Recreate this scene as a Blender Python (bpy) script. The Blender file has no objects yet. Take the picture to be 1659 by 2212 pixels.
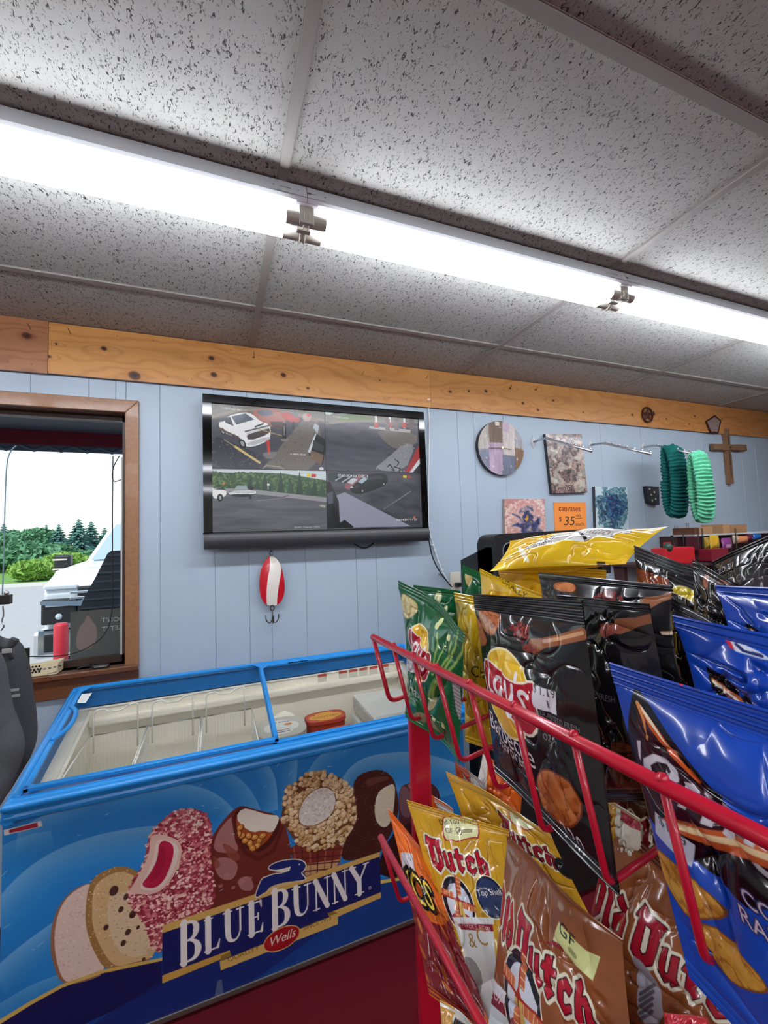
import bpy, math, random
import numpy as np
from mathutils import Vector, Matrix

# ---------------------------------------------------------------- camera, world, light, exposure
C = bpy.context.scene.collection
SC = bpy.context.scene
ZC = 1.46                                   # eye height
F = 923.95                                  # focal length in pixels of a 1659 x 2212 frame
RM = np.array([[0.93013842, -0.36558166, -0.03453345],
               [-0.01009661, 0.06854616, -0.99759685],
               [0.36707025, 0.92825184, 0.06006628]])
cam = bpy.data.cameras.new('camera'); camo = bpy.data.objects.new('camera', cam); C.objects.link(camo)
M3 = Matrix((RM[0], -RM[1], -RM[2])).transposed()
camo.matrix_world = Matrix.Translation((0, 0, ZC)) @ M3.to_4x4()
cam.sensor_fit = 'HORIZONTAL'; cam.sensor_width = 36.0; cam.lens = F / 1659 * 36.0
cam.clip_start = 0.02; cam.clip_end = 300
SC.camera = camo
SC.view_settings.view_transform = 'Standard'; SC.view_settings.look = 'None'
SC.view_settings.exposure = 0.8; SC.view_settings.gamma = 1.0
SC.view_settings.use_curve_mapping = False
TUBE_POWER = 17.0
REAR_POWER = 17.0

w = bpy.data.worlds.new('sky'); SC.world = w; w.use_nodes = True
nt = w.node_tree; nt.nodes.clear()
sky = nt.nodes.new('ShaderNodeTexSky'); sky.sky_type = 'NISHITA'; sky.sun_disc = False
sky.sun_elevation = math.radians(48); sky.sun_rotation = math.radians(200); sky.air_density = 1.3; sky.dust_density = .6; sky.altitude = 300
bg = nt.nodes.new('ShaderNodeBackground'); bg.inputs[1].default_value = 0.17
wo = nt.nodes.new('ShaderNodeOutputWorld')
hz_ = nt.nodes.new('ShaderNodeHueSaturation'); hz_.inputs['Saturation'].default_value = .5; nt.links.new(sky.outputs[0], hz_.inputs['Color']); nt.links.new(hz_.outputs[0], bg.inputs[0]); nt.links.new(bg.outputs[0], wo.inputs[0])
sl = bpy.data.lights.new('sun', 'SUN'); sl.energy = 2.2; sl.angle = 0.02; sl.color = (1, .96, .9)
so = bpy.data.objects.new('sun', sl); C.objects.link(so)
so.rotation_euler = (math.radians(38), 0, math.radians(-35)); so.location = (-6, 3, 9)

# ---------------------------------------------------------------- geometry of the view (pixel -> point in the place)
CAM = np.array([0, 0, ZC])
def ray(px, py): return RM.T @ np.array([px - 829.5, py - 1106.0, F])
def atY(px, py, Y): d = ray(px, py); return CAM + d * (Y / d[1])
def atX(px, py, X): d = ray(px, py); return CAM + d * (X / d[0])
def atZ(px, py, z): d = ray(px, py); return CAM + d * ((z - ZC) / d[2])
def proj(P):
    q = (np.asarray(P) - CAM) @ RM.T
    return np.stack([829.5 + F * q[..., 0] / q[..., 2], 1106 + F * q[..., 1] / q[..., 2]], -1)

# ---------------------------------------------------------------- materials
def s2l(c):
    if isinstance(c, str): c = tuple(int(c[i:i+2], 16) / 255 for i in (0, 2, 4))
    return tuple((x / 12.92 if x <= .04045 else ((x + .055) / 1.055) ** 2.4) for x in c)
MATS = {}
def mat(name, col='808080', rough=.5, metal=0, spec=.5, coat=0, bump=0, bscale=60, emit=0, alpha=1, var=0):
    if name in MATS: return MATS[name]
    m = bpy.data.materials.new(name); m.use_nodes = True; n = m.node_tree; b = n.nodes['Principled BSDF']
    c = (*s2l(col), 1)
    b.inputs['Base Color'].default_value = c; b.inputs['Roughness'].default_value = rough
    b.inputs['Metallic'].default_value = metal; b.inputs['Specular IOR Level'].default_value = spec
    b.inputs['Coat Weight'].default_value = coat; b.inputs['Coat Roughness'].default_value = .08
    if emit: b.inputs['Emission Color'].default_value = c; b.inputs['Emission Strength'].default_value = emit
    tc = n.nodes.new('ShaderNodeTexCoord')
    nz = n.nodes.new('ShaderNodeTexNoise'); nz.inputs['Scale'].default_value = bscale; nz.inputs['Detail'].default_value = 3
    n.links.new(tc.outputs['Object'], nz.inputs['Vector'])
    if bump:
        bp = n.nodes.new('ShaderNodeBump'); bp.inputs['Strength'].default_value = bump; bp.inputs['Distance'].default_value = .004
        n.links.new(nz.outputs['Fac'], bp.inputs['Height']); n.links.new(bp.outputs[0], b.inputs['Normal'])
    v = var or .04
    hs = n.nodes.new('ShaderNodeHueSaturation'); hs.inputs['Color'].default_value = c
    mr = n.nodes.new('ShaderNodeMapRange'); mr.inputs['To Min'].default_value = 1 - v; mr.inputs['To Max'].default_value = 1 + v
    n.links.new(nz.outputs['Fac'], mr.inputs['Value']); n.links.new(mr.outputs[0], hs.inputs['Value'])
    n.links.new(hs.outputs[0], b.inputs['Base Color'])
    MATS[name] = m; return m
def pmat(name, rough=.4, coat=0, bump=0, bscale=200, spec=.5, emit=0, metal=0):
    """printed surface: colour comes from the print stored on the mesh itself"""
    if name in MATS: return MATS[name]
    m = bpy.data.materials.new(name); m.use_nodes = True; n = m.node_tree; b = n.nodes['Principled BSDF']
    a = n.nodes.new('ShaderNodeVertexColor'); a.layer_name = 'print'
    n.links.new(a.outputs[0], b.inputs['Base Color'])
    b.inputs['Roughness'].default_value = rough; b.inputs['Specular IOR Level'].default_value = spec
    b.inputs['Coat Weight'].default_value = coat; b.inputs['Coat Roughness'].default_value = .07; b.inputs['Metallic'].default_value = metal
    if emit:
        b.inputs['Base Color'].default_value = (0, 0, 0, 1)
        n.links.remove(b.inputs['Base Color'].links[0])
        b.inputs['Base Color'].default_value = (.01, .01, .01, 1)
        n.links.new(a.outputs[0], b.inputs['Emission Color']); b.inputs['Emission Strength'].default_value = emit
    if bump:
        tc = n.nodes.new('ShaderNodeTexCoord'); nz = n.nodes.new('ShaderNodeTexNoise'); nz.inputs['Scale'].default_value = bscale
        n.links.new(tc.outputs['Object'], nz.inputs['Vector'])
        bp = n.nodes.new('ShaderNodeBump'); bp.inputs['Strength'].default_value = bump; bp.inputs['Distance'].default_value = .003
        n.links.new(nz.outputs['Fac'], bp.inputs['Height']); n.links.new(bp.outputs[0], b.inputs['Normal'])
    MATS[name] = m; return m
def glassmat(name, tint='e8f2f0', refl=1.0, rough=.02, lo=.04):
    if name in MATS: return MATS[name]
    m = bpy.data.materials.new(name); m.use_nodes = True; n = m.node_tree; n.nodes.clear()
    tr = n.nodes.new('ShaderNodeBsdfTransparent'); tr.inputs[0].default_value = (*s2l(tint), 1)
    gl = n.nodes.new('ShaderNodeBsdfGlossy'); gl.inputs['Roughness'].default_value = rough
    fr = n.nodes.new('ShaderNodeFresnel'); fr.inputs[0].default_value = 1.45
    mu = n.nodes.new('ShaderNodeMath'); mu.operation = 'MULTIPLY'; mu.inputs[1].default_value = refl
    mx = n.nodes.new('ShaderNodeMixShader'); o = n.nodes.new('ShaderNodeOutputMaterial')
    n.links.new(fr.outputs[0], mu.inputs[0]); n.links.new(mu.outputs[0], mx.inputs[0]); n.links.new(tr.outputs[0], mx.inputs[1]); n.links.new(gl.outputs[0], mx.inputs[2])
    n.links.new(mx.outputs[0], o.inputs[0]); MATS[name] = m; return m

# ---------------------------------------------------------------- object helpers
def tag(o, label=None, cat=None, group=None, kind=None):
    if label: o['label'] = label
    if cat: o['category'] = cat
    if group: o['group'] = group
    if kind: o['kind'] = kind
    return o
def wl(o):
    v = Vector((0, 0, 0))
    while o is not None: v += o.location; o = o.parent
    return v
def thing(name, loc, label, cat, group=None):
    o = bpy.data.objects.new(name, None); C.objects.link(o); o.location = loc; o.empty_display_size = .05
    return tag(o, label, cat, group)
def link(me, name, mats, parent=None, smooth=False, loc=None):
    o = bpy.data.objects.new(name, me); C.objects.link(o)
    for m in (mats if isinstance(mats, (list, tuple)) else [mats]): me.materials.append(m)
    off = wl(parent) if parent is not None else Vector(loc if loc is not None else (0, 0, 0))
    if parent is not None: o.parent = parent
    elif loc is not None: o.location = loc
    me.transform(Matrix.Translation(-off))
    if smooth: me.shade_smooth()
    return o
class MB:
    def __init__(s): s.v = []; s.f = []; s.m = []
    def add(s, vs, fs, mi=0):
        b = len(s.v); s.v += [tuple(map(float, p)) for p in vs]
        for f in fs: s.f.append([b + i for i in f]); s.m.append(mi)
        return s
    def box(s, x0, x1, y0, y1, z0, z1, mi=0, bev=0):
        if bev:
            b = min(bev, abs(x1-x0)*.45, abs(y1-y0)*.45, abs(z1-z0)*.45)
            import bmesh
            bm = bmesh.new(); bmesh.ops.create_cube(bm, size=1)
            for q in bm.verts: q.co = Vector(((x0+x1)/2 + q.co.x*(x1-x0), (y0+y1)/2 + q.co.y*(y1-y0), (z0+z1)/2 + q.co.z*(z1-z0)))
            bmesh.ops.bevel(bm, geom=bm.edges[:], offset=b, segments=2, affect='EDGES', profile=.6)
            bm.verts.index_update(); vs = [tuple(q.co) for q in bm.verts]; fs = [[q.index for q in f.verts] for f in bm.faces]; bm.free()
            return s.add(vs, fs, mi)
        vs = [(x, y, z) for z in (z0, z1) for y in (y0, y1) for x in (x0, x1)]
        return s.add(vs, [(0,2,3,1),(4,5,7,6),(0,1,5,4),(2,6,7,3),(0,4,6,2),(1,3,7,5)], mi)
    def obox(s, c, ax, ay, az, mi=0):
        """box with centre c and half axis vectors"""
        c = np.array(c); ax = np.array(ax); ay = np.array(ay); az = np.array(az)
        vs = [c + i*ax + j*ay + k*az for k in (-1, 1) for j in (-1, 1) for i in (-1, 1)]
        return s.add(vs, [(0,2,3,1),(4,5,7,6),(0,1,5,4),(2,6,7,3),(0,4,6,2),(1,3,7,5)], mi)
    def prism(s, pts, d, mi=0):
        """closed outline pts (3D) swept by vector d"""
        n = len(pts); d = np.array(d); a = [np.array(p) for p in pts]; vs = a + [p + d for p in a]
        fs = [list(range(n))[::-1], list(range(n, 2*n))] + [(i, (i+1) % n, n + (i+1) % n, n + i) for i in range(n)]
        return s.add(vs, fs, mi)
    def tube(s, path, r, seg=10, mi=0, closed=False, cap=True):
        P = [np.array(p, float) for p in path]; n = len(P); rs = r if isinstance(r, (list, tuple, np.ndarray)) else [r]*n
        T = []
        for i in range(n):
            a = P[(i-1) % n] if (closed or i > 0) else P[i]; b = P[(i+1) % n] if (closed or i < n-1) else P[i]
            t = b - a; T.append(t / (np.linalg.norm(t) + 1e-12))
        u = np.cross(T[0], [0, 0, 1]); 
        if np.linalg.norm(u) < .1: u = np.cross(T[0], [1, 0, 0])
        u /= np.linalg.norm(u); vs = []
        for i in range(n):
            u = u - T[i] * (u @ T[i]); u /= np.linalg.norm(u); w_ = np.cross(T[i], u)
            for k in range(seg):
                a = 2*math.pi*k/seg; vs.append(P[i] + rs[i]*(math.cos(a)*u + math.sin(a)*w_))
        fs = [(i*seg + k, i*seg + (k+1) % seg, ((i+1) % n)*seg + (k+1) % seg, ((i+1) % n)*seg + k) for i in range(n if closed else n-1) for k in range(seg)]
        if cap and not closed: fs += [list(range(seg))[::-1], [(n-1)*seg + k for k in range(seg)]]
        return s.add(vs, fs, mi)
    def cyl(s, a, b, r, seg=20, mi=0): return s.tube([a, b], r, seg, mi)
    def sph(s, c, r, seg=12, mi=0, sc=(1, 1, 1)):
        vs = []; h = seg // 2
        for i in range(h + 1):
            t = math.pi * i / h
            for k in range(seg):
                a = 2*math.pi*k/seg; vs.append((c[0] + r*sc[0]*math.sin(t)*math.cos(a), c[1] + r*sc[1]*math.sin(t)*math.sin(a), c[2] + r*sc[2]*math.cos(t)))
        fs = [(i*seg + k, (i+1)*seg + k, (i+1)*seg + (k+1) % seg, i*seg + (k+1) % seg) for i in range(h) for k in range(seg)]
        return s.add(vs, fs, mi)
    def build(s, name, mats, parent=None, smooth=False, loc=None, bevel=0):
        me = bpy.data.meshes.new(name); me.from_pydata(s.v, [], s.f)
        if len(set(s.m)) > 1: me.polygons.foreach_set('material_index', s.m)
        me.update(); o = link(me, name, mats, parent, smooth, loc)
        if bevel:
            b = o.modifiers.new('bevel', 'BEVEL'); b.width = bevel; b.segments = 2; b.limit_method = 'ANGLE'
        return o
def rnd(path, r, n=5):
    """round the corners of a polyline"""
    P = [np.array(p, float) for p in path]; out = [P[0]]
    for i in range(1, len(P) - 1):
        a, b, c = P[i-1], P[i], P[i+1]; u = a - b; v = c - b; lu = np.linalg.norm(u); lv = np.linalg.norm(v)
        q = min(r, lu*.45, lv*.45); p0 = b + u/lu*q; p1 = b + v/lv*q
        for k in range(n + 1):
            t = k / n; out.append((1-t)**2*p0 + 2*t*(1-t)*b + t*t*p1)
    return out + [P[-1]]
def grids(name, sheets, mats, parent=None, loc=None, smooth=True):
    """sheets: list of (P[nv,nu,3], colours[nv,nu,3] sRGB or a flat colour, material index) joined into one mesh"""
    V = []; Fq = []; K = []; MI = []; b = 0
    for P, col, mi in sheets:
        nv, nu = P.shape[:2]; V.append(P.reshape(-1, 3)); cc = np.ones((nv*nu, 4), np.float32)
        cc[:, :3] = (np.asarray(col).reshape(-1, 3) if getattr(col, 'ndim', 1) == 3 else np.array(hexc(col)))
        K.append(cc); i = np.arange(nv*nu).reshape(nv, nu) + b
        Fq.append(np.stack([i[:-1, :-1], i[1:, :-1], i[1:, 1:], i[:-1, 1:]], -1).reshape(-1, 4)); MI.append(np.full(len(Fq[-1]), mi, np.int32)); b += nv*nu
    V = np.concatenate(V).astype(np.float32); Fq = np.concatenate(Fq).astype(np.int32); K = np.concatenate(K); MI = np.concatenate(MI)
    me = bpy.data.meshes.new(name); me.vertices.add(len(V)); me.vertices.foreach_set('co', V.ravel())
    me.loops.add(Fq.size); me.loops.foreach_set('vertex_index', Fq.ravel())
    me.polygons.add(len(Fq)); me.polygons.foreach_set('loop_start', np.arange(0, Fq.size, 4, dtype=np.int32)); me.polygons.foreach_set('loop_total', np.full(len(Fq), 4, np.int32))
    me.polygons.foreach_set('material_index', MI); me.update(calc_edges=True)
    at = me.attributes.new('print', 'BYTE_COLOR', 'POINT'); at.data.foreach_set('color_srgb', np.clip(K, 0, 1).ravel())
    return link(me, name, mats, parent, smooth, loc)
def hexc(c): return tuple(int(c[i:i+2], 16) / 255 for i in (0, 2, 4)) if isinstance(c, str) else tuple(c)

# ---------------------------------------------------------------- smooth noise and the print canvas
def vn(x, y, seed=0):
    x = np.asarray(x, float); y = np.asarray(y, float); xi = np.floor(x).astype(np.int64); yi = np.floor(y).astype(np.int64); fx = x - xi; fy = y - yi
    fx = fx*fx*fx*(fx*(fx*6-15)+10); fy = fy*fy*fy*(fy*(fy*6-15)+10)
    def h(a, b):
        n = (a*374761393 + b*668265263 + seed*974711) & 0x7fffffff; n = ((n ^ (n >> 13)) * 1274126177) & 0x7fffffff
        return ((n ^ (n >> 16)) & 0xffff) / 65535.0
    return (h(xi, yi)*(1-fx) + h(xi+1, yi)*fx)*(1-fy) + (h(xi, yi+1)*(1-fx) + h(xi+1, yi+1)*fx)*fy
def fbm(x, y, seed=0, o=4):
    r = 0; a = .5
    for i in range(o): r = r + a*vn(x, y, seed + i*17); x = x*2.03; y = y*2.03; a *= .5
    return r / (1 - .5**o)
TX = {}
def glyphs(s):
    if s not in TX:
        cu = bpy.data.curves.new('t', 'FONT'); cu.body = s; cu.size = 1; cu.resolution_u = 3
        o = bpy.data.objects.new('t', cu); me = o.to_mesh()
        V = np.array([v.co[:2] for v in me.vertices]); me.calc_loop_triangles()
        T = np.array([t.vertices[:] for t in me.loop_triangles]); o.to_mesh_clear()
        bpy.data.objects.remove(o); bpy.data.curves.remove(cu)
        TX[s] = V[T] if len(T) else np.zeros((0, 3, 2))
    return TX[s]
class Cv:
    """a print: coordinates run 0..W to the right and 0..H down"""
    def __init__(s, W, H, n, bg='ffffff', ss=2, map=None):
        s.W = W; s.H = H; s.nu = int(n); s.nv = max(2, int(round(n*H/W))); s.ss = ss; s.w = s.nu*ss; s.h = s.nv*ss; s.k = s.w / W; s.ky = s.h / H
        s.a = np.zeros((s.h, s.w, 3), np.float32); s.a[:] = hexc(bg); s.map = map; s.clip = None
    def T(s, pts): return np.array([s.map(*p) for p in pts]) if s.map is not None else np.array(pts, float)
    def win(s, P, pad=0):
        x0 = max(0, int((P[:, 0].min() - pad)*s.k)); x1 = min(s.w, int((P[:, 0].max() + pad)*s.k) + 2); y0 = max(0, int((P[:, 1].min() - pad)*s.ky)); y1 = min(s.h, int((P[:, 1].max() + pad)*s.ky) + 2)
        if x1 <= x0 or y1 <= y0: return None
        X, Y = np.meshgrid((np.arange(x0, x1) + .5)/s.k, (np.arange(y0, y1) + .5)/s.ky); return x0, x1, y0, y1, X, Y
    def put(s, wn, m, col, a=1):
        x0, x1, y0, y1, X, Y = wn
        if s.clip is not None: m = m*s.clip[y0:y1, x0:x1]
        if callable(col): c = col(X, Y)
        else: c = np.array(hexc(col), np.float32)
        m = (m*a)[..., None]; s.a[y0:y1, x0:x1] = s.a[y0:y1, x0:x1]*(1-m) + c*m
    def pmask(s, P, wn):
        X, Y = wn[4], wn[5]; ins = np.zeros(X.shape, bool); n = len(P)
        for i in range(n):
            x1, y1 = P[i]; x2, y2 = P[(i+1) % n]
            if y1 == y2: continue
            ins ^= ((y1 > Y) != (y2 > Y)) & (X < (x2-x1)*(Y-y1)/(y2-y1) + x1)
        return ins.astype(np.float32)
    def poly(s, pts, col, a=1, out=None, ow=0, sm=0, raw=False):
        P = np.array(pts, float) if raw else s.T(pts)
        if sm: P = chaikin(P, sm)
        if out: s.line(list(P) + [P[0]], ow*2, out, raw=True)
        wn = s.win(P)
        if wn: s.put(wn, s.pmask(P, wn), col, a)
        return P
    def mask_poly(s, pts, sm=0, raw=False):
        P = np.array(pts, float) if raw else s.T(pts)
        if sm: P = chaikin(P, sm)
        wn = s.win(np.array([[0, 0], [s.W, s.H]])); m = np.zeros((s.h, s.w), np.float32); m[wn[2]:wn[3], wn[0]:wn[1]] = s.pmask(P, wn); return m
    def ell(s, cx, cy, rx, ry, col, a=1, rot=0, soft=0, raw=False):
        if not raw and s.map is not None: cx, cy = s.map(cx, cy)
        r = max(rx, ry); wn = s.win(np.array([[cx-r, cy-r], [cx+r, cy+r]]))
        if not wn: return
        X, Y = wn[4]-cx, wn[5]-cy; c, q = math.cos(rot), math.sin(rot); d = np.hypot((X*c+Y*q)/rx, (-X*q+Y*c)/ry)
        m = np.clip((1-d)/soft, 0, 1) if soft else (d < 1).astype(np.float32); s.put(wn, m, col, a)
    def line(s, pts, w_, col, a=1, raw=False, soft=0):
        P = np.array(pts, float) if raw else s.T(pts); ws = w_ if isinstance(w_, (list, tuple)) else [w_]*len(P)
        wn = s.win(P, max(ws))
        if not wn: return
        X, Y = wn[4], wn[5]; m = np.zeros(X.shape, np.float32)
        for i in range(len(P)-1):
            p, q = P[i], P[i+1]; d = q-p; L = d@d + 1e-12; t = np.clip(((X-p[0])*d[0]+(Y-p[1])*d[1])/L, 0, 1)
            dd = np.hypot(X-p[0]-t*d[0], Y-p[1]-t*d[1]); r = (ws[i]*(1-t)+ws[i+1]*t)/2
            m = np.maximum(m, np.clip((r-dd)/(r*soft+1e-9), 0, 1) if soft else (dd < r))
        s.put(wn, m, col, a)
    def text(s, st, x, y, h, col, ang=0, sx=1, al='C', shear=0, a=1, raw=False, mirror=False, out=None, ow=0):
        if not raw and s.map is not None: x, y = s.map(x, y)
        G = glyphs(st)
        if not len(G): return
        G = G.copy(); x0, x1 = G[..., 0].min(), G[..., 0].max()
        G[..., 0] -= {'C': (x0+x1)/2, 'L': x0, 'R': x1}[al]; G[..., 0] += shear*G[..., 1]; G[..., 0] *= sx
        if mirror: G[..., 0] *= -1
        G = G*(h/.72); c, q = math.cos(ang), math.sin(ang); U = G[..., 0]*c + G[..., 1]*q; V = G[..., 0]*q - G[..., 1]*c
        T = np.stack([U + x, V + y], -1)
        wn = s.win(T.reshape(-1, 2), ow)
        if not wn: return
        m = np.zeros(wn[4].shape, np.float32); x00, _, y00 = wn[0], wn[1], wn[2]
        for t in T:
            w2 = s.win(t)
            if w2: m[w2[2]-y00:w2[3]-y00, w2[0]-x00:w2[1]-x00] = np.maximum(m[w2[2]-y00:w2[3]-y00, w2[0]-x00:w2[1]-x00], s.pmask(t, w2))
        if out: s.put(wn, dil(m, ow*s.k), out, a)
        s.put(wn, m, col, a)
    def speck(s, mask, n, r, cols, seed=0, asp=2.0, jit=.5, wn=None):
        """many small irregular crumbs where mask is set"""
        R = random.Random(seed); ys, xs = np.nonzero(mask > .5)
        if not len(ys): return
        for i in range(n):
            k = R.randrange(len(ys)); cx, cy = xs[k]/s.k, ys[k]/s.ky; rr = r*(1 + jit*(R.random()*2-1)); a0 = R.random()*6.28; m = R.randint(4, 6)
            pts = [(cx + rr*math.cos(a0 + 6.28*j/m)*(.6+.6*R.random()), cy + rr*math.sin(a0 + 6.28*j/m)*(.6+.6*R.random())/asp*1.6) for j in range(m)]
            s.poly(pts, R.choice(cols), raw=True)
    def out(s): return s.a.reshape(s.nv, s.ss, s.nu, s.ss, 3).mean((1, 3))
def dil(m, r):
    r = int(round(r)); o = m.copy()
    for k in range(r):
        p = np.pad(o, 1); o = np.maximum.reduce([p[1:-1, 1:-1], p[:-2, 1:-1], p[2:, 1:-1], p[1:-1, :-2], p[1:-1, 2:]] + ([p[:-2, :-2], p[2:, 2:], p[:-2, 2:], p[2:, :-2]] if k % 2 else []))
    return o
def chaikin(P, n=2, closed=True):
    P = np.array(P, float)
    for _ in range(n):
        Q = np.roll(P, -1, 0) if closed else P[1:]; A = P if closed else P[:-1]
        R_ = np.empty((len(A)*2, P.shape[1])); R_[0::2] = .75*A + .25*Q; R_[1::2] = .25*A + .75*Q
        P = R_ if closed else np.vstack([P[:1], R_, P[-1:]])
    return P
def mixc(c1, c2, t):
    a = np.array(hexc(c1)); b = np.array(hexc(c2)); t = np.clip(np.asarray(t), 0, 1)[..., None]; return a*(1-t) + b*t
# ================================================================ THE ROOM
CEIL = 2.44; WY = 2.2; XL, XR, YB = -3.2, 5.6, -4.6
# ceiling tile: off-white mineral board with dark worm-like fissures
def tile_mat():
    m = bpy.data.materials.new('ceiling_board'); m.use_nodes = True; n = m.node_tree; b = n.nodes['Principled BSDF']; b.inputs['Roughness'].default_value = .9
    tc = n.nodes.new('ShaderNodeTexCoord')
    def noise(sc, det, dist=0, st=None):
        q = n.nodes.new('ShaderNodeTexNoise'); q.inputs['Scale'].default_value = sc; q.inputs['Detail'].default_value = det; q.inputs['Distortion'].default_value = dist
        if st:
            mp = n.nodes.new('ShaderNodeMapping'); mp.inputs['Rotation'].default_value = (0, 0, st[0]); mp.inputs['Scale'].default_value = (1, st[1], 1)
            n.links.new(tc.outputs['Object'], mp.inputs[0]); n.links.new(mp.outputs[0], q.inputs['Vector'])
        else: n.links.new(tc.outputs['Object'], q.inputs['Vector'])
        return q
    def thr(q, lo, hi):
        r = n.nodes.new('ShaderNodeMapRange'); r.inputs['From Min'].default_value = lo; r.inputs['From Max'].default_value = hi; n.links.new(q.outputs['Fac'], r.inputs['Value']); return r
    a = thr(noise(150, 1, 1.2, (.3, .55)), .615, .675); c = thr(noise(190, 1, 1.5, (1.9, .5)), .635, .69); big = thr(noise(45, 2, 1), .36, .52)
    mx = n.nodes.new('ShaderNodeMath'); mx.operation = 'MAXIMUM'; n.links.new(a.outputs[0], mx.inputs[0]); n.links.new(c.outputs[0], mx.inputs[1])
    mu = n.nodes.new('ShaderNodeMath'); mu.operation = 'MULTIPLY'; n.links.new(mx.outputs[0], mu.inputs[0]); n.links.new(big.outputs[0], mu.inputs[1])
    mc = n.nodes.new('ShaderNodeMix'); mc.data_type = 'RGBA'; mc.inputs[6].default_value = (*s2l('b5b5b0'), 1); mc.inputs[7].default_value = (*s2l('454240'), 1)
    n.links.new(mu.outputs[0], mc.inputs[0])
    st = noise(2.2, 3); sr = n.nodes.new('ShaderNodeMapRange'); sr.inputs['To Min'].default_value = .9; sr.inputs['To Max'].default_value = 1.08; n.links.new(st.outputs['Fac'], sr.inputs['Value'])
    hs = n.nodes.new('ShaderNodeHueSaturation'); n.links.new(mc.outputs[2], hs.inputs['Color']); n.links.new(sr.outputs[0], hs.inputs['Value'])
    n.links.new(hs.outputs[0], b.inputs['Base Color'])
    bp = n.nodes.new('ShaderNodeBump'); bp.inputs['Strength'].default_value = .6; bp.inputs['Distance'].default_value = .003; bp.invert = True
    n.links.new(mu.outputs[0], bp.inputs['Height']); n.links.new(bp.outputs[0], b.inputs['Normal'])
    return m
TX0, TXS, TY0, TYS = .178, 1.215, 1.795, .61
mb = MB(); mb.box(XL, XR, YB, WY + .1, CEIL, CEIL + .03)
ce = mb.build('ceiling', tile_mat()); tag(ce, kind='structure')
gm = mat('grid_paint', '98928e', .55, var=.03)
xs = [TX0 + TXS*k for k in range(-2, 5)]; ys = [TY0 - TYS*k for k in range(0, 11)]
for k, x in enumerate(xs):
    m = MB(); m.box(x - .012, x + .012, YB, WY, CEIL - .006, CEIL + .002); m.box(x - .0145, x + .0145, YB, WY, CEIL - .0015, CEIL + .001)
    tag(m.build('trim_%d' % (10 + k), gm), 'painted metal ceiling grid runner', kind='structure')
for k, y in enumerate(ys):
    m = MB(); m.box(XL, XR, y - .012, y + .012, CEIL - .005, CEIL + .002); m.box(XL, XR, y - .0145, y + .0145, CEIL - .0014, CEIL + .001)
    tag(m.build('trim_%d' % (20 + k), gm), 'painted metal ceiling grid cross tee', kind='structure')

# floor: dark red carpet tile
fm = mat('red_carpet', '5f1420', .95, bump=.5, bscale=700, var=.12, spec=.1)
m = MB(); m.box(XL, XR, YB, WY, -.05, 0); tag(m.build('floor', fm), kind='structure')

# wall with the window: blue painted grooved panelling
wm = mat('blue_paint', 'a5b5c4', .42, spec=.45, bump=.06, bscale=160, var=.015)
wp = mat('cream_paint', 'c9c4ba', .7)
WX0, WX1, WZ0, WZ1 = -1.45, atY(272, 1000, WY)[0], atY(290, 1432, WY)[2], atY(272, 893, WY)[2]
gx = sorted([atY(px, 1430, WY)[0] for px in (347, 467, 541, 589, 665, 776, 820)] + [atY(66, 820, WY)[0], atY(192, 830, WY)[0], atY(250, 835, WY)[0]] +
            [atY(px, py, WY)[0] for px, py in ((987, 904), (1024, 940), (1094, 1050), (1300, 1000), (1392, 1060), (1520, 1000), (1600, 960))] + [-3.0, -2.6, -2.3, -1.9, -1.6, -1.3, -.98, 3.6, 3.9, 4.3, 4.6, 5.0, 5.3])
m = MB()
def panel(x0, x1, z0, z1):
    e = .0022
    m.add([(x0 + e, WY, z0), (x1 - e, WY, z0), (x1 - e, WY, z1), (x0 + e, WY, z1), (x0, WY + .0035, z0), (x0, WY + .0035, z1), (x1, WY + .0035, z0), (x1, WY + .0035, z1)],
          [(0, 1, 2, 3), (4, 0, 3, 5), (1, 6, 7, 2)])
edges = [XL] + gx + [XR]
for a, b in zip(edges[:-1], edges[1:]):
    if b <= WX0 or a >= WX1: panel(a, b, 0, CEIL); continue
    cut = [a] + [q for q in (WX0, WX1) if a < q < b] + [b]
    for c, d in zip(cut[:-1], cut[1:]):
        if c >= WX0 - 1e-6 and d <= WX1 + 1e-6: panel(c, d, 0, WZ0); panel(c, d, WZ1, CEIL)
        else: panel(c, d, 0, CEIL)
# reveal and outer skin of the wall
T_ = .13
m.box(XL, WX0, WY + .01, WY + T_, 0, CEIL, 0); m.box(WX1, XR, WY + .01, WY + T_, 0, CEIL, 0); m.box(WX0, WX1, WY + .01, WY + T_, 0, WZ0, 0); m.box(WX0, WX1, WY + .01, WY + T_, WZ1, CEIL, 0)
tag(m.build('wall_back', wm), kind='structure')
m = MB(); m.box(XL - .1, XL, YB, WY + .13, 0, CEIL); tag(m.build('wall_left', wp), kind='structure')
m = MB(); m.box(XR, XR + .1, YB, WY + .13, 0, CEIL); tag(m.build('wall_right', wp), kind='structure')
m = MB(); m.box(XL, XR, YB - .1, YB, 0, CEIL); tag(m.build('wall_front', wp), kind='structure')
# nail heads and dimples in the panelling
m = MB()
for px, py in ((345, 1066), (347, 1200), (345, 1330), (395, 1045), (408, 1045), (402, 1093), (355, 878), (394, 883), (427, 883), (423, 903), (410, 1152), (417, 1258), (932, 917), (945, 915), (948, 1178), (1340, 945)):
    p = atY(px, py, WY); m.cyl(p + [0, -.0012, 0], p + [0, .002, 0], .003, 8)
tag(m.build('trim_9', wm, smooth=False), 'small painted nail heads in the wall panelling', kind='structure')

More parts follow.
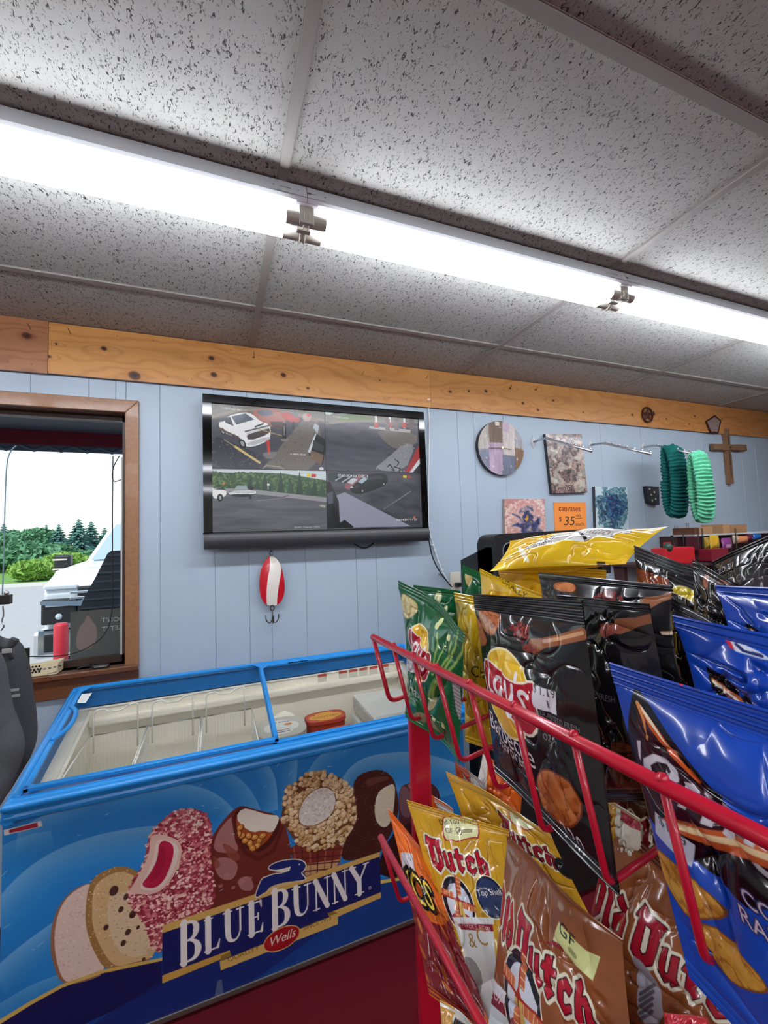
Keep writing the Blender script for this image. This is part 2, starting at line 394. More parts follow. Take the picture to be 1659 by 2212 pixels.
# pine boards along the top of the wall
def pine(x0, x1, z0, z1, name, base, dark, knots, seed):
    W = (x1-x0)*100; H = (z1-z0)*100
    cv = Cv(W, H, int(min(1300, W*4.2)), base, ss=1, map=lambda px, py: (lambda p: ((p[0]-x0)*100, (z1-p[2])*100))(atY(px, py, WY - .02)))
    X, Y = np.meshgrid(np.arange(cv.w)/cv.k, np.arange(cv.h)/cv.ky)
    warp = 2.2*fbm(X*.012, Y*.05, seed) + .8*fbm(X*.05, Y*.1, seed + 3)
    for px, py, r in knots:
        kx, ky = cv.map(px, py); d = np.hypot((X-kx)/3.2, (Y-ky)); warp = warp + .9*np.exp(-(d/(r*2.2))**2)
    g = np.sin((Y*.55 + warp*7)*1.7)*.5 + .5; g = g**3
    fine = fbm(X*.15, Y*5, seed + 9, 3)
    t = .42*g + .35*(fine - .5) + .5*(fbm(X*.03, Y*.12, seed + 5) - .45)
    cv.a = mixc(base, dark, t).astype(np.float32)
    for px, py, r in knots:
        cv.ell(px, py, r*2.8, r*1.9, dark, .55, soft=.9); cv.ell(px, py, r*1.25, r, '4a2415', .95, rot=.3, soft=.35); cv.ell(px, py, r*.7, r*.55, '2c120b', .9, soft=.6)
    for i in range(int(W/9)):
        R = random.Random(seed*77 + i); x = R.random()*W; y = H*R.choice((.12, .85)); cv.ell(x, y, .28, .28, '6b4a2c', .8, raw=True)
    img = cv.out(); nv, nu = img.shape[:2]
    Xs = np.linspace(x0, x1, nu); Zs = np.linspace(z1, z0, nv); P = np.zeros((nv, nu, 3)); P[..., 0] = Xs; P[..., 1] = WY - .02; P[..., 2] = Zs[:, None]
    def strip(a, b): 
        q = np.zeros((2, 2, 3)); q[0, 0], q[0, 1], q[1, 0], q[1, 1] = a[0], a[1], b[0], b[1]; return q
    s2 = []
    for (p, q) in (((x0, z1), (x1, z1)), ((x1, z1), (x1, z0)), ((x1, z0), (x0, z0)), ((x0, z0), (x0, z1))):
        s2.append((strip([(p[0], WY-.02, p[1]), (q[0], WY-.02, q[1])], [(p[0], WY, p[1]), (q[0], WY, q[1])]), '6e4426', 0))
    o = grids(name, [(P, img, 0)] + s2, pmat('pine_varnish', .33, coat=.25), smooth=False)
    return tag(o, kind='structure')
TZ0 = atY(0, 800, WY)[2]; TZ1 = CEIL - .004
ja = atY(104, 740, WY-.02)[0]; jb = atY(930, 840, WY-.02)[0]; jc = atY(1396, 870, WY-.02)[0]
pine(XL, ja - .001, TZ0 - .002, TZ1 + .003, 'trim_1', 'a5704c', '78432c', [(57, 725, 1.6)], 3)
pine(ja + .001, jb, TZ0, TZ1, 'trim_2', 'c98f50', 'a96a32', [(225, 753, 1.1), (291, 811, 2.3), (457, 774, 1.3), (462, 809, 1.4), (612, 810, 1.3), (548, 772, .5), (122, 743, .5), (107, 770, .7), (665, 838, .8), (820, 822, .5)], 11)
pine(jb + .001, jc, TZ0, TZ1, 'trim_3', 'c58b4e', 'a46730', [(973, 846, .9), (1013, 845, .8), (1050, 845, 1.0), (1102, 839, .7), (1130, 871, .9), (1162, 885, .9), (1195, 865, .9), (1157, 842, .7), (1260, 890, .6), (1366, 896, .9)], 23)
pine(jc + .001, XR, TZ0 - .002, TZ1, 'trim_4', 'c08449', '9c6030', [(1440, 905, .8), (1501, 899, .9), (1560, 905, .7), (1489, 916, .6), (1600, 912, .6)], 37)
# little hooks and nails in the boards
dkm = mat('rusty_steel', '3b2a20', .5, metal=.6)
for k, (px, py, up) in enumerate(((67, 712, 1), (153, 722, 1), (782, 810, -1), (920, 818, -1), (549, 770, 1), (1101, 838, 1), (1157, 842, 1))):
    p = atY(px, py, WY - .02); m = MB(); m.tube([p, p + [0, -.012, .002], p + [-.004*up, -.026, .014]], .0012, 6); 
    tag(m.build('nail', dkm, loc=p), 'small dark nail sticking out of the pine board', 'nail', 'nails in the pine board')

# ------------------------------------------------------------ window
vm = mat('stained_wood', '8f6442', .42, coat=.15, bump=.25, bscale=60, var=.28)
vm2 = mat('stained_sill', '6a4128', .3, coat=.3, bump=.2, bscale=70, var=.14)
tr, tt = atY(301, 1000, WY)[0], atY(301, 868, WY)[2]
ir, it = WX1, WZ1; sill_z = atY(290, 1448, WY)[2]
win = bpy.data.objects.new('window_1', None); C.objects.link(win); win.location = ((WX0+WX1)/2, WY, WZ0); tag(win, kind='structure')
def part(mb, name, mats, parent, **k): return mb.build(name, mats, parent, **k)
y0 = WY - .018
m = MB(); m.prism([(tr, y0, tt), (ir, y0, it), (ir, y0, WZ0 - .02), (tr, y0, WZ0 - .02)], (0, .018, 0)); part(m, 'casing', vm, win, bevel=.003)
m = MB(); m.prism([(WX0 - .08, y0, tt), (WX0, y0, it), (ir, y0, it), (tr, y0, tt)], (0, .018, 0)); part(m, 'casing', vm, win, bevel=.003)
m = MB(); m.prism([(WX0 - .08, y0, tt), (WX0 - .08, y0, WZ0 - .02), (WX0, y0, WZ0 - .02), (WX0, y0, it)], (0, .018, 0)); part(m, 'casing', vm, win, bevel=.003)
m = MB(); m.box(WX0 - .1, tr, WY - .045, WY + .1, WZ0 - .022, WZ0, bev=.004); m.box(WX0 - .08, tr - .0, WY - .02, WY, WZ0 - .105, WZ0 - .022, bev=.003); part(m, 'sill', vm2, win)
m = MB(); m.box(ir - .004, ir + .001, WY, WY + .11, WZ0, it); m.box(WX0, ir, WY, WY + .11, it - .001, it + .004); m.box(WX0, WX0 + .004, WY, WY + .11, WZ0, it); part(m, 'jamb', vm2, win)
fmx = mat('brown_aluminium', '3c2c24', .45, metal=.1)
m = MB(); m.box(ir - .024, ir, WY + .06, WY + .09, WZ0, it); m.box(WX0, ir, WY + .06, WY + .09, WZ0, WZ0 + .03); m.box(WX0, ir, WY + .06, WY + .09, it - .025, it); m.box(WX0, WX0 + .02, WY + .06, WY + .09, WZ0, it); part(m, 'window_frame', fmx, win)
m = MB(); m.box(ir - .031, ir - .024, WY + .062, WY + .07, WZ0 + .03, it - .19); part(m, 'weather_strip', mat('white_vinyl', 'cfd3cf', .5), win)
m = MB(); m.box(WX0 + .02, ir - .024, WY + .072, WY + .077, WZ0 + .03, it - .025); part(m, 'pane', glassmat('window_glass', 'f4f8f8', .12), win)

# ------------------------------------------------------------ outdoors
grm = mat('asphalt', 'a8a6a8', .9, bump=.2, bscale=8, var=.1)
m = MB(); m.box(-40, 30, WY + .13, 60, -.35, -.15); tag(m.build('ground_asphalt', grm), kind='structure')
gsm = mat('grass_verge', '6f9a48', .95, bump=.5, bscale=6, var=.4)
m = MB(); m.prism([(-60, 24, -.15), (30, 24, -.15), (30, 90, .9), (-60, 90, .9)], (0, 0, -.2)); tag(m.build('grass_verge', gsm), kind='structure')
m = MB(); m.box(-60, 30, 23.6, 24.1, -.15, -.02); tag(m.build('road_kerb', mat('pale_concrete', 'c6c2bd', .9)), kind='structure')
mw = MB(); a = atY(0, 885, WY + .35)
# awning edge above the window outside
aw = thing('awning_fascia', (-1.0, WY + .7, 2.3), 'long dark red metal awning edge outside across the top of the window', 'awning')
zt, zb = atY(150, 925, WY + .7)[2], atY(150, 963, WY + .7)[2]
m = MB(); m.box(-3, 1.2, WY + .7, WY + .73, zb, zt, bev=.006); m.build('fascia_board', mat('awning_red', '8e1d30', .25, coat=.4), aw)
m = MB(); m.box(-3, 1.2, WY + .14, WY + .7, zt - .02, zt + .12); m.build('soffit', mat('soffit_grey', '5a6068', .6), aw)
m = MB()
for k in range(34):
    x = -3 + k*.125; m.tube([(x, WY + .715, zb - .002), (x + .06, WY + .712, zb - .03), (x + .12, WY + .715, zb - .004)], .012, 6)
m.box(-3, 1.2, WY + .708, WY + .722, zb - .035, zb); m.build('valance', mat('valance_grey', '6c7688', .5), aw)
# trees beyond the road
lf = [mat('spruce_needles', '4d7872', .9, var=.3, bscale=3), mat('leaf_green', '5a8a66', .9, var=.3, bscale=3), mat('bush_green', '84a84f', .9, var=.3, bscale=3)]
bk = mat('bark', '5b4a3d', .9)
def spruce(x, y, z, h, r, seed):
    R = random.Random(seed); o = thing('spruce_tree', (x, y, z), None, None); m = MB(); n = int(h*6)
    for i in range(n):
        t = (i + .5)/n; rr = r*(1-t)**.85 + .08; zz = z + h*(.08 + .92*t); k = 13
        for j in range(k):
            a = 6.283*(j + R.random())/k; q = rr*(.65 + .5*R.random()); c, s_ = math.cos(a), math.sin(a)
            tip = (x + q*c, y + q*s_, zz - q*.28); wd = .09*h*.25*(1-t) + .1
            m.add([(x, y, zz + .12), (x + q*.6*c - s_*wd, y + q*.6*s_ + c*wd, zz - q*.1), tip, (x + q*.6*c + s_*wd, y + q*.6*s_ - c*wd, zz - q*.1), (x + q*.55*c, y + q*.55*s_, zz - q*.34)],
                  [(0, 1, 2), (0, 2, 3), (1, 4, 2), (4, 3, 2)])
    m.build('needles', lf[0], o); m = MB(); m.cyl((x, y, z), (x, y, z + h*.9), .12, 8); m.build('trunk', bk, o); return o
def broadleaf(x, y, z, h, r, seed, mi=1):
    R = random.Random(seed); o = thing('leafy_tree', (x, y, z), None, None); m = MB()
    for i in range(1700):
        a = R.random()*6.283; u = R.random()*2-1; q = (.55 + .45*R.random()**.4); s_ = math.sqrt(1-u*u)
        c = np.array([x + r*q*s_*math.cos(a)*(1 + .2*math.sin(3*a)), y + r*q*s_*math.sin(a), z + h*.55 + h*.45*q*u]); d = np.array([R.gauss(0, 1) for _ in range(3)]); e = np.array([R.gauss(0, 1) for _ in range(3)])
        d = d/np.linalg.norm(d)*.16; e = e/np.linalg.norm(e)*.16; m.add([c - d, c + e, c + d, c - e], [(0, 1, 2, 3)])
    m.build('foliage', lf[mi], o); m = MB(); m.cyl((x, y, z), (x, y, z + h*.6), .1, 8); m.build('trunk', bk, o); return o
specs = [(170, 1122, 33, 1.7, 0), (197, 1127, 34, 1.6, 0), (226, 1140, 40, 1.2, 0), (127, 1133, 42, 1.6, 0), (253, 1134, 33, 1.3, 0), (100, 1134, 46, 1.4, 0), (8, 1132, 40, 1.5, 0), (50, 1143, 46, 2.0, 1), (84, 1141, 44, 1.6, 1), (16, 1152, 38, 1.8, 1), (62, 1170, 35, 1.8, 1), (112, 1176, 31, 1.5, 1), (160, 1196, 30, 1.2, 1), (72, 1212, 27, 1.0, 2), (140, 1195, 29, 1.1, 2), (205, 1190, 31, 1.2, 1), (240, 1185, 32, 1.3, 1), (-20, 1150, 36, 2.0, 1)]
tl = [['bluish spruce, tallest of the spruces behind the white truck', 'bluish spruce just right of the tallest spruce', 'small spruce seen above the truck windshield', 'slim spruce tip left of the tallest spruce', 'spruce next to the right window jamb', 'distant thin spruce behind the leafy trees', 'spruce at the far left edge of the window view'],
      ['large rounded green tree in the left part of the window view', 'green tree between the left trees and the slim spruce', 'green tree beside the lamp cord at far left', 'green bushy tree above the grass verge', 'light green bushy tree left of the truck mirror', 'green tree just behind the truck mirror', 'low yellow-green bush at the grass edge left of the truck', 'green bush under the tallest spruce', 'green bush behind the truck windshield', 'green bush behind the truck cab', 'green tree beyond the left frame edge']]
ci = [0, 0]
for k, (px, py, Y, r, kd) in enumerate(specs):
    p = atY(px, py, Y); zg = -.15 + max(0, (Y-24))*.0159
    o = spruce(p[0], Y, zg, p[2]-zg, r, k) if kd == 0 else broadleaf(p[0], Y, zg, p[2]-zg, r, k, kd)
    j = 0 if kd == 0 else 1; tag(o, tl[j][ci[j]], 'tree', 'trees beyond the road'); ci[j] += 1
# ------------------------------------------------------------ pickup truck parked outside
tw = mat('truck_white', 'd6dde6', .25, coat=.6, var=.01); tg = mat('truck_glass', '9fb2c4', .08, spec=.8); chr_ = mat('chrome', 'd9dcdf', .12, metal=1.0)
tbk = mat('truck_black', '16181b', .4); lam = mat('lamp_lens', 'b8c0c8', .1, coat=.6); tyre = mat('tyre_rubber', '1b1b1c', .85)
fy = 5.6; x0 = atY(77, 1300, fy)[0]; x1 = x0 + 2.06; g0 = -.15
tk = thing('pickup_truck', ((x0+x1)/2, fy + 2.8, g0), 'white pickup truck with chrome bumper parked nose-in outside the window', 'truck')
def Zp(py, Y=fy, px=90): return atY(px, py, Y)[2]
zb0, zb1 = Zp(1425), Zp(1362); zh0, zh1 = Zp(1352), Zp(1272)
m = MB()
prof = [(fy + .12, zb1 + .02), (fy + .05, zh1 - .03), (fy + .1, zh1 + .03), (fy + .35, Zp(1232, fy + .35, 110)), (fy + 1.35, Zp(1213, fy + 1.35, 180)), (fy + 1.55, Zp(1213, fy + 1.35, 180)), (fy + 1.55, .35), (fy + .2, .35)]
n = len(prof)
vs = [(x0 + .03 + (.03 if k in (2, 3, 4) else 0), a, b) for k, (a, b) in enumerate(prof)] + [(x1 - .03 - (.03 if k in (2, 3, 4) else 0), a, b) for k, (a, b) in enumerate(prof)]
m.add(vs, [list(range(n)), [n + i for i in range(n)][::-1]] + [(i, n + i, n + (i+1) % n, (i+1) % n) for i in range(n)])
hd = m.build('hood', tw, tk, bevel=.05)
m = MB(); zc = Zp(1222, fy + 1.35, 180)
m.prism([(x0 + .35, fy + .4, zc + .0), (x0 + .55, fy + 1.3, zc + .07), (x0 + .85, fy + 1.3, zc + .07), (x0 + .75, fy + .4, zc)], (0, 0, .03)); m.build('hood_bulge', tw, tk, bevel=.01)
m = MB(); cw = zc + .04; rf = 1.86
m.add([(x0 + .08, fy + 1.5, cw), (x1 - .08, fy + 1.5, cw), (x1 - .28, fy + 2.25, rf), (x0 + .28, fy + 2.25, rf), (x0 + .25, fy + 3.9, rf), (x1 - .25, fy + 3.9, rf), (x0 + .05, fy + 4.1, cw), (x1 - .05, fy + 4.1, cw), (x0 + .03, fy + 1.5, .35), (x1 - .03, fy + 1.5, .35), (x0 + .03, fy + 5.9, .35), (x1 - .03, fy + 5.9, .35), (x0 + .03, fy + 5.9, 1.2), (x1 - .03, fy + 5.9, 1.2)],
      [(3, 2, 5, 4), (0, 3, 4, 6), (1, 7, 5, 2), (0, 1, 2, 3), (6, 4, 5, 7), (0, 8, 9, 1), (8, 0, 6, 12, 10), (9, 11, 13, 7, 1), (12, 13, 11, 10), (6, 7, 13, 12), (8, 10, 11, 9)])
m.build('cab', tw, tk, bevel=.03)
m = MB(); e = .012
m.prism([(x0 + .16, fy + 1.5 - e, cw + .03), (x1 - .16, fy + 1.5 - e, cw + .03), (x1 - .33, fy + 2.2 - e, rf - .05), (x0 + .33, fy + 2.2 - e, rf - .05)], (0, -.012, .004)); m.build('windshield', tg, tk)
m = MB(); m.box(x0 - .02, x0 + .62, fy - .02, fy + .2, zb0, zb1, bev=.05); m.box(x0 + .6, x1 - .6, fy - .02, fy + .2, zb0 + .05, zb1 - .02, bev=.03); m.box(x1 - .62, x1 + .02, fy - .02, fy + .2, zb0, zb1, bev=.05)
bp_ = m.build('bumper', chr_, tk)
m = MB(); m.box(x0 + .08, x0 + .24, fy - .035, fy, zb0 + .07, zb1 - .04, bev=.02); m.build('tow_recess', tbk, bp_)
m = MB(); m.box(x0 + .04, x0 + .36, fy + .01, fy + .15, zh0, zh1 - .12, bev=.02); hl = m.build('headlight', tbk, tk)
m = MB(); m.sph((x0 + .2, fy + .02, zh0 + .08), .035, 12); m.box(x0 + .08, x0 + .3, fy - .0, fy + .03, zh1 - .2, zh1 - .15, bev=.01); m.build('lamp', lam, hl)
m = MB(); m.box(x0 + .36, x1 - .36, fy + .02, fy + .15, zh0 - .02, zh1 + .0, bev=.02); gr = m.build('grille', tbk, tk)
m = MB()
for z in (zh1 - .06, zh1 - .12): m.box(x0 + .3, x1 - .3, fy - .005, fy + .03, z - .014, z + .014, bev=.005)
for z in (zh0 + .06, zh0 + .1, zh0 + .14): m.box(x0 + .4, x1 - .4, fy + .0, fy + .03, z - .005, z + .005)
m.prism([(x0 + .04, fy - .01, zh1 - .13), (x0 + .4, fy - .01, zh1 - .15), (x0 + .5, fy - .01, zh1 - .08), (x0 + .85, fy - .01, zh1 - .09), (x0 + .85, fy - .01, zh1 - .12), (x0 + .5, fy - .01, zh1 - .13), (x0 + .42, fy - .01, zh1 - .21), (x0 + .04, fy - .01, zh1 - .17)], (0, .03, 0))
m.build('grille_bar', chr_, gr)
m = MB(); m.box(x0 + .06, x0 + .36, fy + .03, fy + .14, zh1 - .02, zh1 + .02, bev=.01); m.build('marker_lamp', lam, tk)
p0 = atY(117, 1235, fy + 1.6); p1 = atY(154, 1198, fy + 1.6)
m = MB(); m.box(p0[0], p1[0], fy + 1.56, fy + 1.7, p0[2], p1[2], bev=.03); m.box(p1[0] - .03, x0 + .1, fy + 1.62, fy + 1.66, p0[2] + .03, p0[2] + .07); mi_ = m.build('side_mirror', tbk, tk)
zq = (p0[2] + p1[2])/2
for z in (zq - .08, zq + .05):
    m = MB(); m.box(p0[0] - .005, p0[0] + .16, fy + 1.55, fy + 1.57, z - .01, z + .01)
    m.build('mirror_trim', chr_, mi_)
for sx in (x0 + .14, x1 - .14):
    for yy in (fy + .95, fy + 4.9):
        m = MB(); m.tube([(sx - .13, yy, g0 + .41), (sx + .13, yy, g0 + .41)], .41, 24); m.build('wheel', tyre, tk)
# red bollard
b0 = atY(132, 1346, 4.2); r_ = .5*(atY(147, 1346, 4.2)[0] - atY(115, 1346, 4.2)[0])
m = MB(); m.tube([(b0[0], 4.2, -.15), (b0[0], 4.2, b0[2] - .02), (b0[0], 4.2, b0[2])], [r_, r_, r_*.8], 18)
tag(m.build('bollard', mat('bollard_red', 'c62a3c', .5), loc=(b0[0], 4.2, -.15), smooth=True), 'red round bollard in front of the truck bumper', 'bollard')
# dark louvred cabinet and the shirt poster seen from behind, close outside the glass
cy = WY + .5
cabn = thing('outdoor_cabinet', (-.3, cy, -.15), 'dark slatted cabinet outside the lower right of the window, sloped top', 'cabinet')
A = [atY(240, 1190, cy), atY(232, 1196, cy), atY(206, 1248, cy), atY(182, 1290, cy), atY(168, 1325, cy)]
m = MB(); pts = [A[0]] + A[1:] + [(A[4][0], cy, -.15), (-.02, cy, -.15), (-.02, cy, A[0][2])]
m.prism(pts, (0, .45, 0)); m.build('cabinet_body', mat('cabinet_dark', '2c323c', .5), cabn)
m = MB(); z = A[4][2] + .02
while z < A[0][2] - .02:
    t = np.interp(z, [q[2] for q in A[::-1]], [q[0] for q in A[::-1]]); m.box(t + .01, -.02, cy - .012, cy, z, z + .01); z += .045
m.build('louvre', mat('cabinet_slat', '454c58', .45), cabn)
py_ = WY + .3; a = atY(152, 1322, py_); b = atY(262, 1440, py_); W_, H_ = 40, 40*(a[2]-b[2])/(b[0]-a[0])
cv = Cv(W_, H_, 200, '6b6660')
cv.poly([(12, 5), (15, 5), (16, 9), (20, 14), (21, 24), (18, 34), (6, 36), (4, 26), (7, 14), (11, 10)], 'a5827c', .9, sm=2)
cv.text("DON'T", 33, 12, 4.2, 'd9d7d0', mirror=True); cv.text("GET IT", 33, 20, 4.2, 'd9d7d0', mirror=True)
P = np.zeros((cv.nv, cv.nu, 3)); P[..., 0] = np.linspace(a[0], b[0], cv.nu); P[..., 2] = np.linspace(a[2], b[2], cv.nv)[:, None]; P[..., 1] = py_; P2 = P.copy()[:, ::-1]; P2[..., 1] += .006
po = grids('poster', [(P, cv.out(), 0), (P2[::8, ::8], '55504a', 0)], pmat('print_matt', .7), loc=(a[0], py_, b[2])); tag(po, "grey poster outside the window with reversed lettering DON'T GET IT", 'poster')
m = MB(); m.box(a[0] - .01, b[0], py_ + .008, py_ + .03, -.15, b[2] + .03); 
tag(m.build('poster_stand', mat('cabinet_slat', '454c58', .45), loc=(a[0], py_ + .02, -.15)), 'low grey stand holding the reversed poster outside the window', 'stand')

# ------------------------------------------------------------ things at the window
bl = mat('black_plastic', '17181a', .38); blm = mat('black_matt', '121314', .6); crm = mat('cream_plastic', 'd8cba6', .45)
# cream basket on the sill
q0 = atY(60, 1478, WY - .035); q1 = atY(127, 1468, WY - .035); zt = atY(124, 1430, WY - .035)[2]; zl = atY(70, 1441, WY - .035)[2]; bw = q1[0] - q0[0]
bk_ = thing('plastic_basket', (q0[0], WY - .01, WZ0), 'cream plastic basket with round holes on the window sill', 'basket')
def bprof(t): return zl + (zt - zl)*max(0, (t - .35)/.65)**1.5
for nm, yy in (('front_wall', WY - .038), ('back_wall', WY + .035)):
    N = 26; top = [(q0[0] - .06 + (bw + .06)*i/N, yy, bprof(i/N)) for i in range(N + 1)]; bot = [(q0[0] - .06 + (bw + .05)*i/N, yy, WZ0 + .002 + .012*(i/N)**4) for i in range(N + 1)]
    m = MB(); m.prism(top + bot[::-1], (0, .003, 0)); fw = m.build(nm, crm, bk_)
    if nm == 'front_wall':
        m = MB()
        for i in range(4):
            for j in range(3):
                if (i + j) % 2 == 0 or True: m.cyl((q0[0] + .005 + i*.011 + (j % 2)*.005, yy - .001, WZ0 + .02 + j*.011), (q0[0] + .005 + i*.011 + (j % 2)*.005, yy + .001, WZ0 + .02 + j*.011), .004, 10)
        for i in range(7): m.box(q0[0] + .0 + i*.017, q0[0] + .01 + i*.017, yy - .001, yy, bprof((i*.017 + .06)/(bw + .06)) - .018, bprof((i*.017 + .06)/(bw + .06)) - .014)
        m.build('basket_hole', blm, fw)
m = MB(); m.box(q1[0] - .008, q1[0] - .004, WY - .036, WY + .036, WZ0 + .004, zt - .004); m.box(q0[0] - .06, q1[0] - .008, WY - .036, WY + .036, WZ0 + .002, WZ0 + .005); m.build('basket_base', crm, bk_)
# small weather display
a = atY(198, 1452, WY - .03); b = atY(236, 1434, WY - .03)
dv = thing('digital_clock', ((a[0]+b[0])/2, WY - .02, WZ0), 'small black digital clock with grey screen standing on the window sill', 'clock')
m = MB(); m.box(a[0], b[0], WY - .03, WY - .012, WZ0 + .001, b[2], bev=.005); m.build('clock_case', bl, dv)
m = MB(); m.box(a[0] + .009, b[0] - .009, WY - .032, WY - .029, WZ0 + .011, b[2] - .009); m.build('clock_screen', mat('lcd_grey', '7e8684', .25), dv)
m = MB(); m.box(a[0] - .06, a[0] - .008, WY + .0, WY + .03, WZ0 + .001, WZ0 + .008); m.prism([(a[0] - .06, WY, WZ0 + .001), (a[0] - .012, WY, WZ0 + .001), (a[0] - .012, WY, WZ0 + .02)], (0, .02, 0))
tag(m.build('window_wedge', bl, loc=(a[0] - .03, WY, WZ0)), 'dark flat wedge lying on the sill left of the digital clock', 'wedge')
# cords
m = MB(); yy = WY + .04
pts = [atY(*p, yy) for p in ((258, 985), (246, 1005), (241, 1030), (246, 1042), (262, 1036))]; m.tube(chaikin(pts, 3, False), .0022, 8); tag(m.build('cord_loop', blm, loc=pts[0], smooth=True), 'black cord loop by the upper right window jamb', 'cord')
m = MB(); pts = [atY(*p, yy) for p in ((244, 985), (243, 1150), (243, 1300), (240, 1340), (225, 1375), (190, 1400), (150, 1415), (100, 1419), (60, 1418))]; m.tube(chaikin(pts, 3, False), .0022, 8); tag(m.build('thin_cord', blm, loc=pts[0], smooth=True), 'thin black power cord hanging down and curving along the window bottom', 'cord')
m = MB(); pts = [atY(*p, WY - .02) for p in ((35, 962), (22, 975), (14, 1000), (11, 1080), (8, 1200), (5, 1290))]; m.tube(chaikin(pts, 3, False), .0025, 8); tag(m.build('hanging_cord', mat('grey_cord', '6f8a97', .5), loc=pts[0], smooth=True), 'grey hanging cord in the left part of the window above the black clip', 'cord')
# clip holding the hangers
cy_ = 1.42; hc = atY(8, 1293, cy_)
m = MB(); a = atY(-14, 1307, cy_); b = atY(24, 1284, cy_); m.box(a[0], b[0], cy_ - .008, cy_ + .012, a[2], b[2], bev=.002)
cl = tag(m.build('clip_box', mat('dark_metal', '2f2b28', .4, metal=.5), loc=(hc[0], cy_, a[2])), 'dark square metal rail end above the grey garments at left edge', 'rail')
m = MB(); p = atY(14, 1281, cy_); m.sph(p, .006, 12); m.cyl(p, p + [0, 0, -.01], .003, 8); m.build('clip_knob', chr_, cl, smooth=True)
m = MB(); m.cyl((a[0] - .5, cy_ + .005, (a[2]+b[2])/2), (a[0] + .01, cy_ + .005, (a[2]+b[2])/2), .012, 12); m.build('rail_tube', mat('dark_metal', ''), cl, smooth=True)

# grey garments on hangers at the left edge
def garment(name, yy, outline, d, colr, label, hook):
    base = atY(*hook[0], yy); o = thing(name, base, label, 'shirt', 'grey garments on the rail')
    P0 = np.array([atY(*p, yy) for p in outline]); P0 = np.hstack([chaikin(P0[:, [0, 2]], 2), ])
    import mathutils.geometry as mg
    # cloth surface: dense grid clipped to the outline, folds run downwards
    x0_, x1_ = P0[:, 0].min(), P0[:, 0].max(); z0_, z1_ = P0[:, 1].min(), P0[:, 1].max(); NX, NZ = 90, 130
    V = []; 
    for side in (-1, 1):
        rows = []
        for j in range(NZ + 1):
            z = z1_ - (z1_ - z0_)*(.001 + .998*j/NZ); xs_ = []
            for i in range(len(P0)):
                (xa, za), (xb, zb) = P0[i], P0[(i+1) % len(P0)]
                if (za > z) != (zb > z): xs_.append(xa + (xb-xa)*(z-za)/(zb-za))
            if len(xs_) < 2: xs_ = [0, 0] if not rows else [rows[-1][0, 0], rows[-1][-1, 0]]
            l, r = min(xs_), max(xs_); t = np.linspace(0, 1, NX + 1); X = l + (r-l)*t; zz = np.full(NX + 1, z)
            th = d*np.sqrt(np.clip(1 - (2*t-1)**2, 0, 1))*min(1, (j + 2)/14)
            fold = .012*np.sin(X*60 + 3*fbm(X*9, zz*2.5, 5)*6) + .02*(fbm(X*14, zz*3.2, 9) - .5)
            rows.append(np.stack([X, yy + side*th + fold*min(1, j/20)*(np.clip(1 - (2*t-1)**2, 0, 1))**.3, zz], -1))
        V.append(np.array(rows))
    grids('cloth_body', [(V[0], colr, 0), (V[1][:, ::-1], colr, 0)], [FAB[colr]], o)
    m = MB(); m.tube(chaikin([atY(*p, yy) for p in hook], 2, False), .0018, 8); m.build('hanger_hook', chr_, o, smooth=True)
    return o
FAB = {c: mat('fleece_' + c, c, .95, bump=.5, bscale=500, spec=.1, var=.08) for c in ('4c4f52', '5a5d60')}
g1 = garment('sweatshirt', 1.36, [(-60, 1372), (-5, 1372), (22, 1385), (34, 1378), (50, 1400), (64, 1440), (74, 1540), (80, 1600), (64, 1640), (50, 1660), (20, 1712), (0, 1735), (-70, 1760)], .06, '4c4f52', 'dark grey collared garment hanging nearer the freezer with small pale print', [(6, 1308), (8, 1330), (3, 1342), (10, 1352), (2, 1362)])
m = MB(); p = atY(35, 1488, 1.31)
for k, (dx, dz) in enumerate(((0, 0), (.002, -.014))): m.box(p[0] - .008 + dx, p[0] + .012 + dx, 1.29, 1.2915, p[2] + dz, p[2] + dz + .006)
m.build('chest_print', mat('pale_print', 'b7b8b4', .8), g1)
m = MB(); m.tube(chaikin([atY(*p, 1.30) for p in ((-8, 1378), (6, 1398), (22, 1396), (33, 1380))], 2, False), .009, 10); m.tube([atY(16, 1392, 1.30), atY(26, 1424, 1.29)], .005, 8); m.build('collar', FAB['4c4f52'], g1, smooth=True)
m = MB(); p = atY(16, 1405, 1.285); m.box(p[0] - .01, p[0] + .008, 1.283, 1.286, p[2] - .006, p[2] + .004); m.build('care_tag', mat('pale_print', ''), g1)
g2 = garment('sweatshirt', 1.2, [(-90, 1375), (-8, 1400), (6, 1430), (14, 1480), (24, 1540), (50, 1590), (52, 1620), (40, 1660), (6, 1740), (-90, 1850)], .05, '5a5d60', 'lighter grey garment hanging in front at the extreme left edge', [(-8, 1330), (-12, 1350), (-8, 1385), (-20, 1400)])
pa, pb = atY(50, 1425, WY + .05), atY(63, 1399, WY + .05)
m = MB(); m.box(pa[0], pb[0], WY + .045, WY + .06, WZ0 + .001, pb[2], bev=.003)
tag(m.build('power_adapter', bl, loc=(pa[0], WY + .05, WZ0)), 'small black power adapter standing behind the cream basket, cord attached', 'adapter')
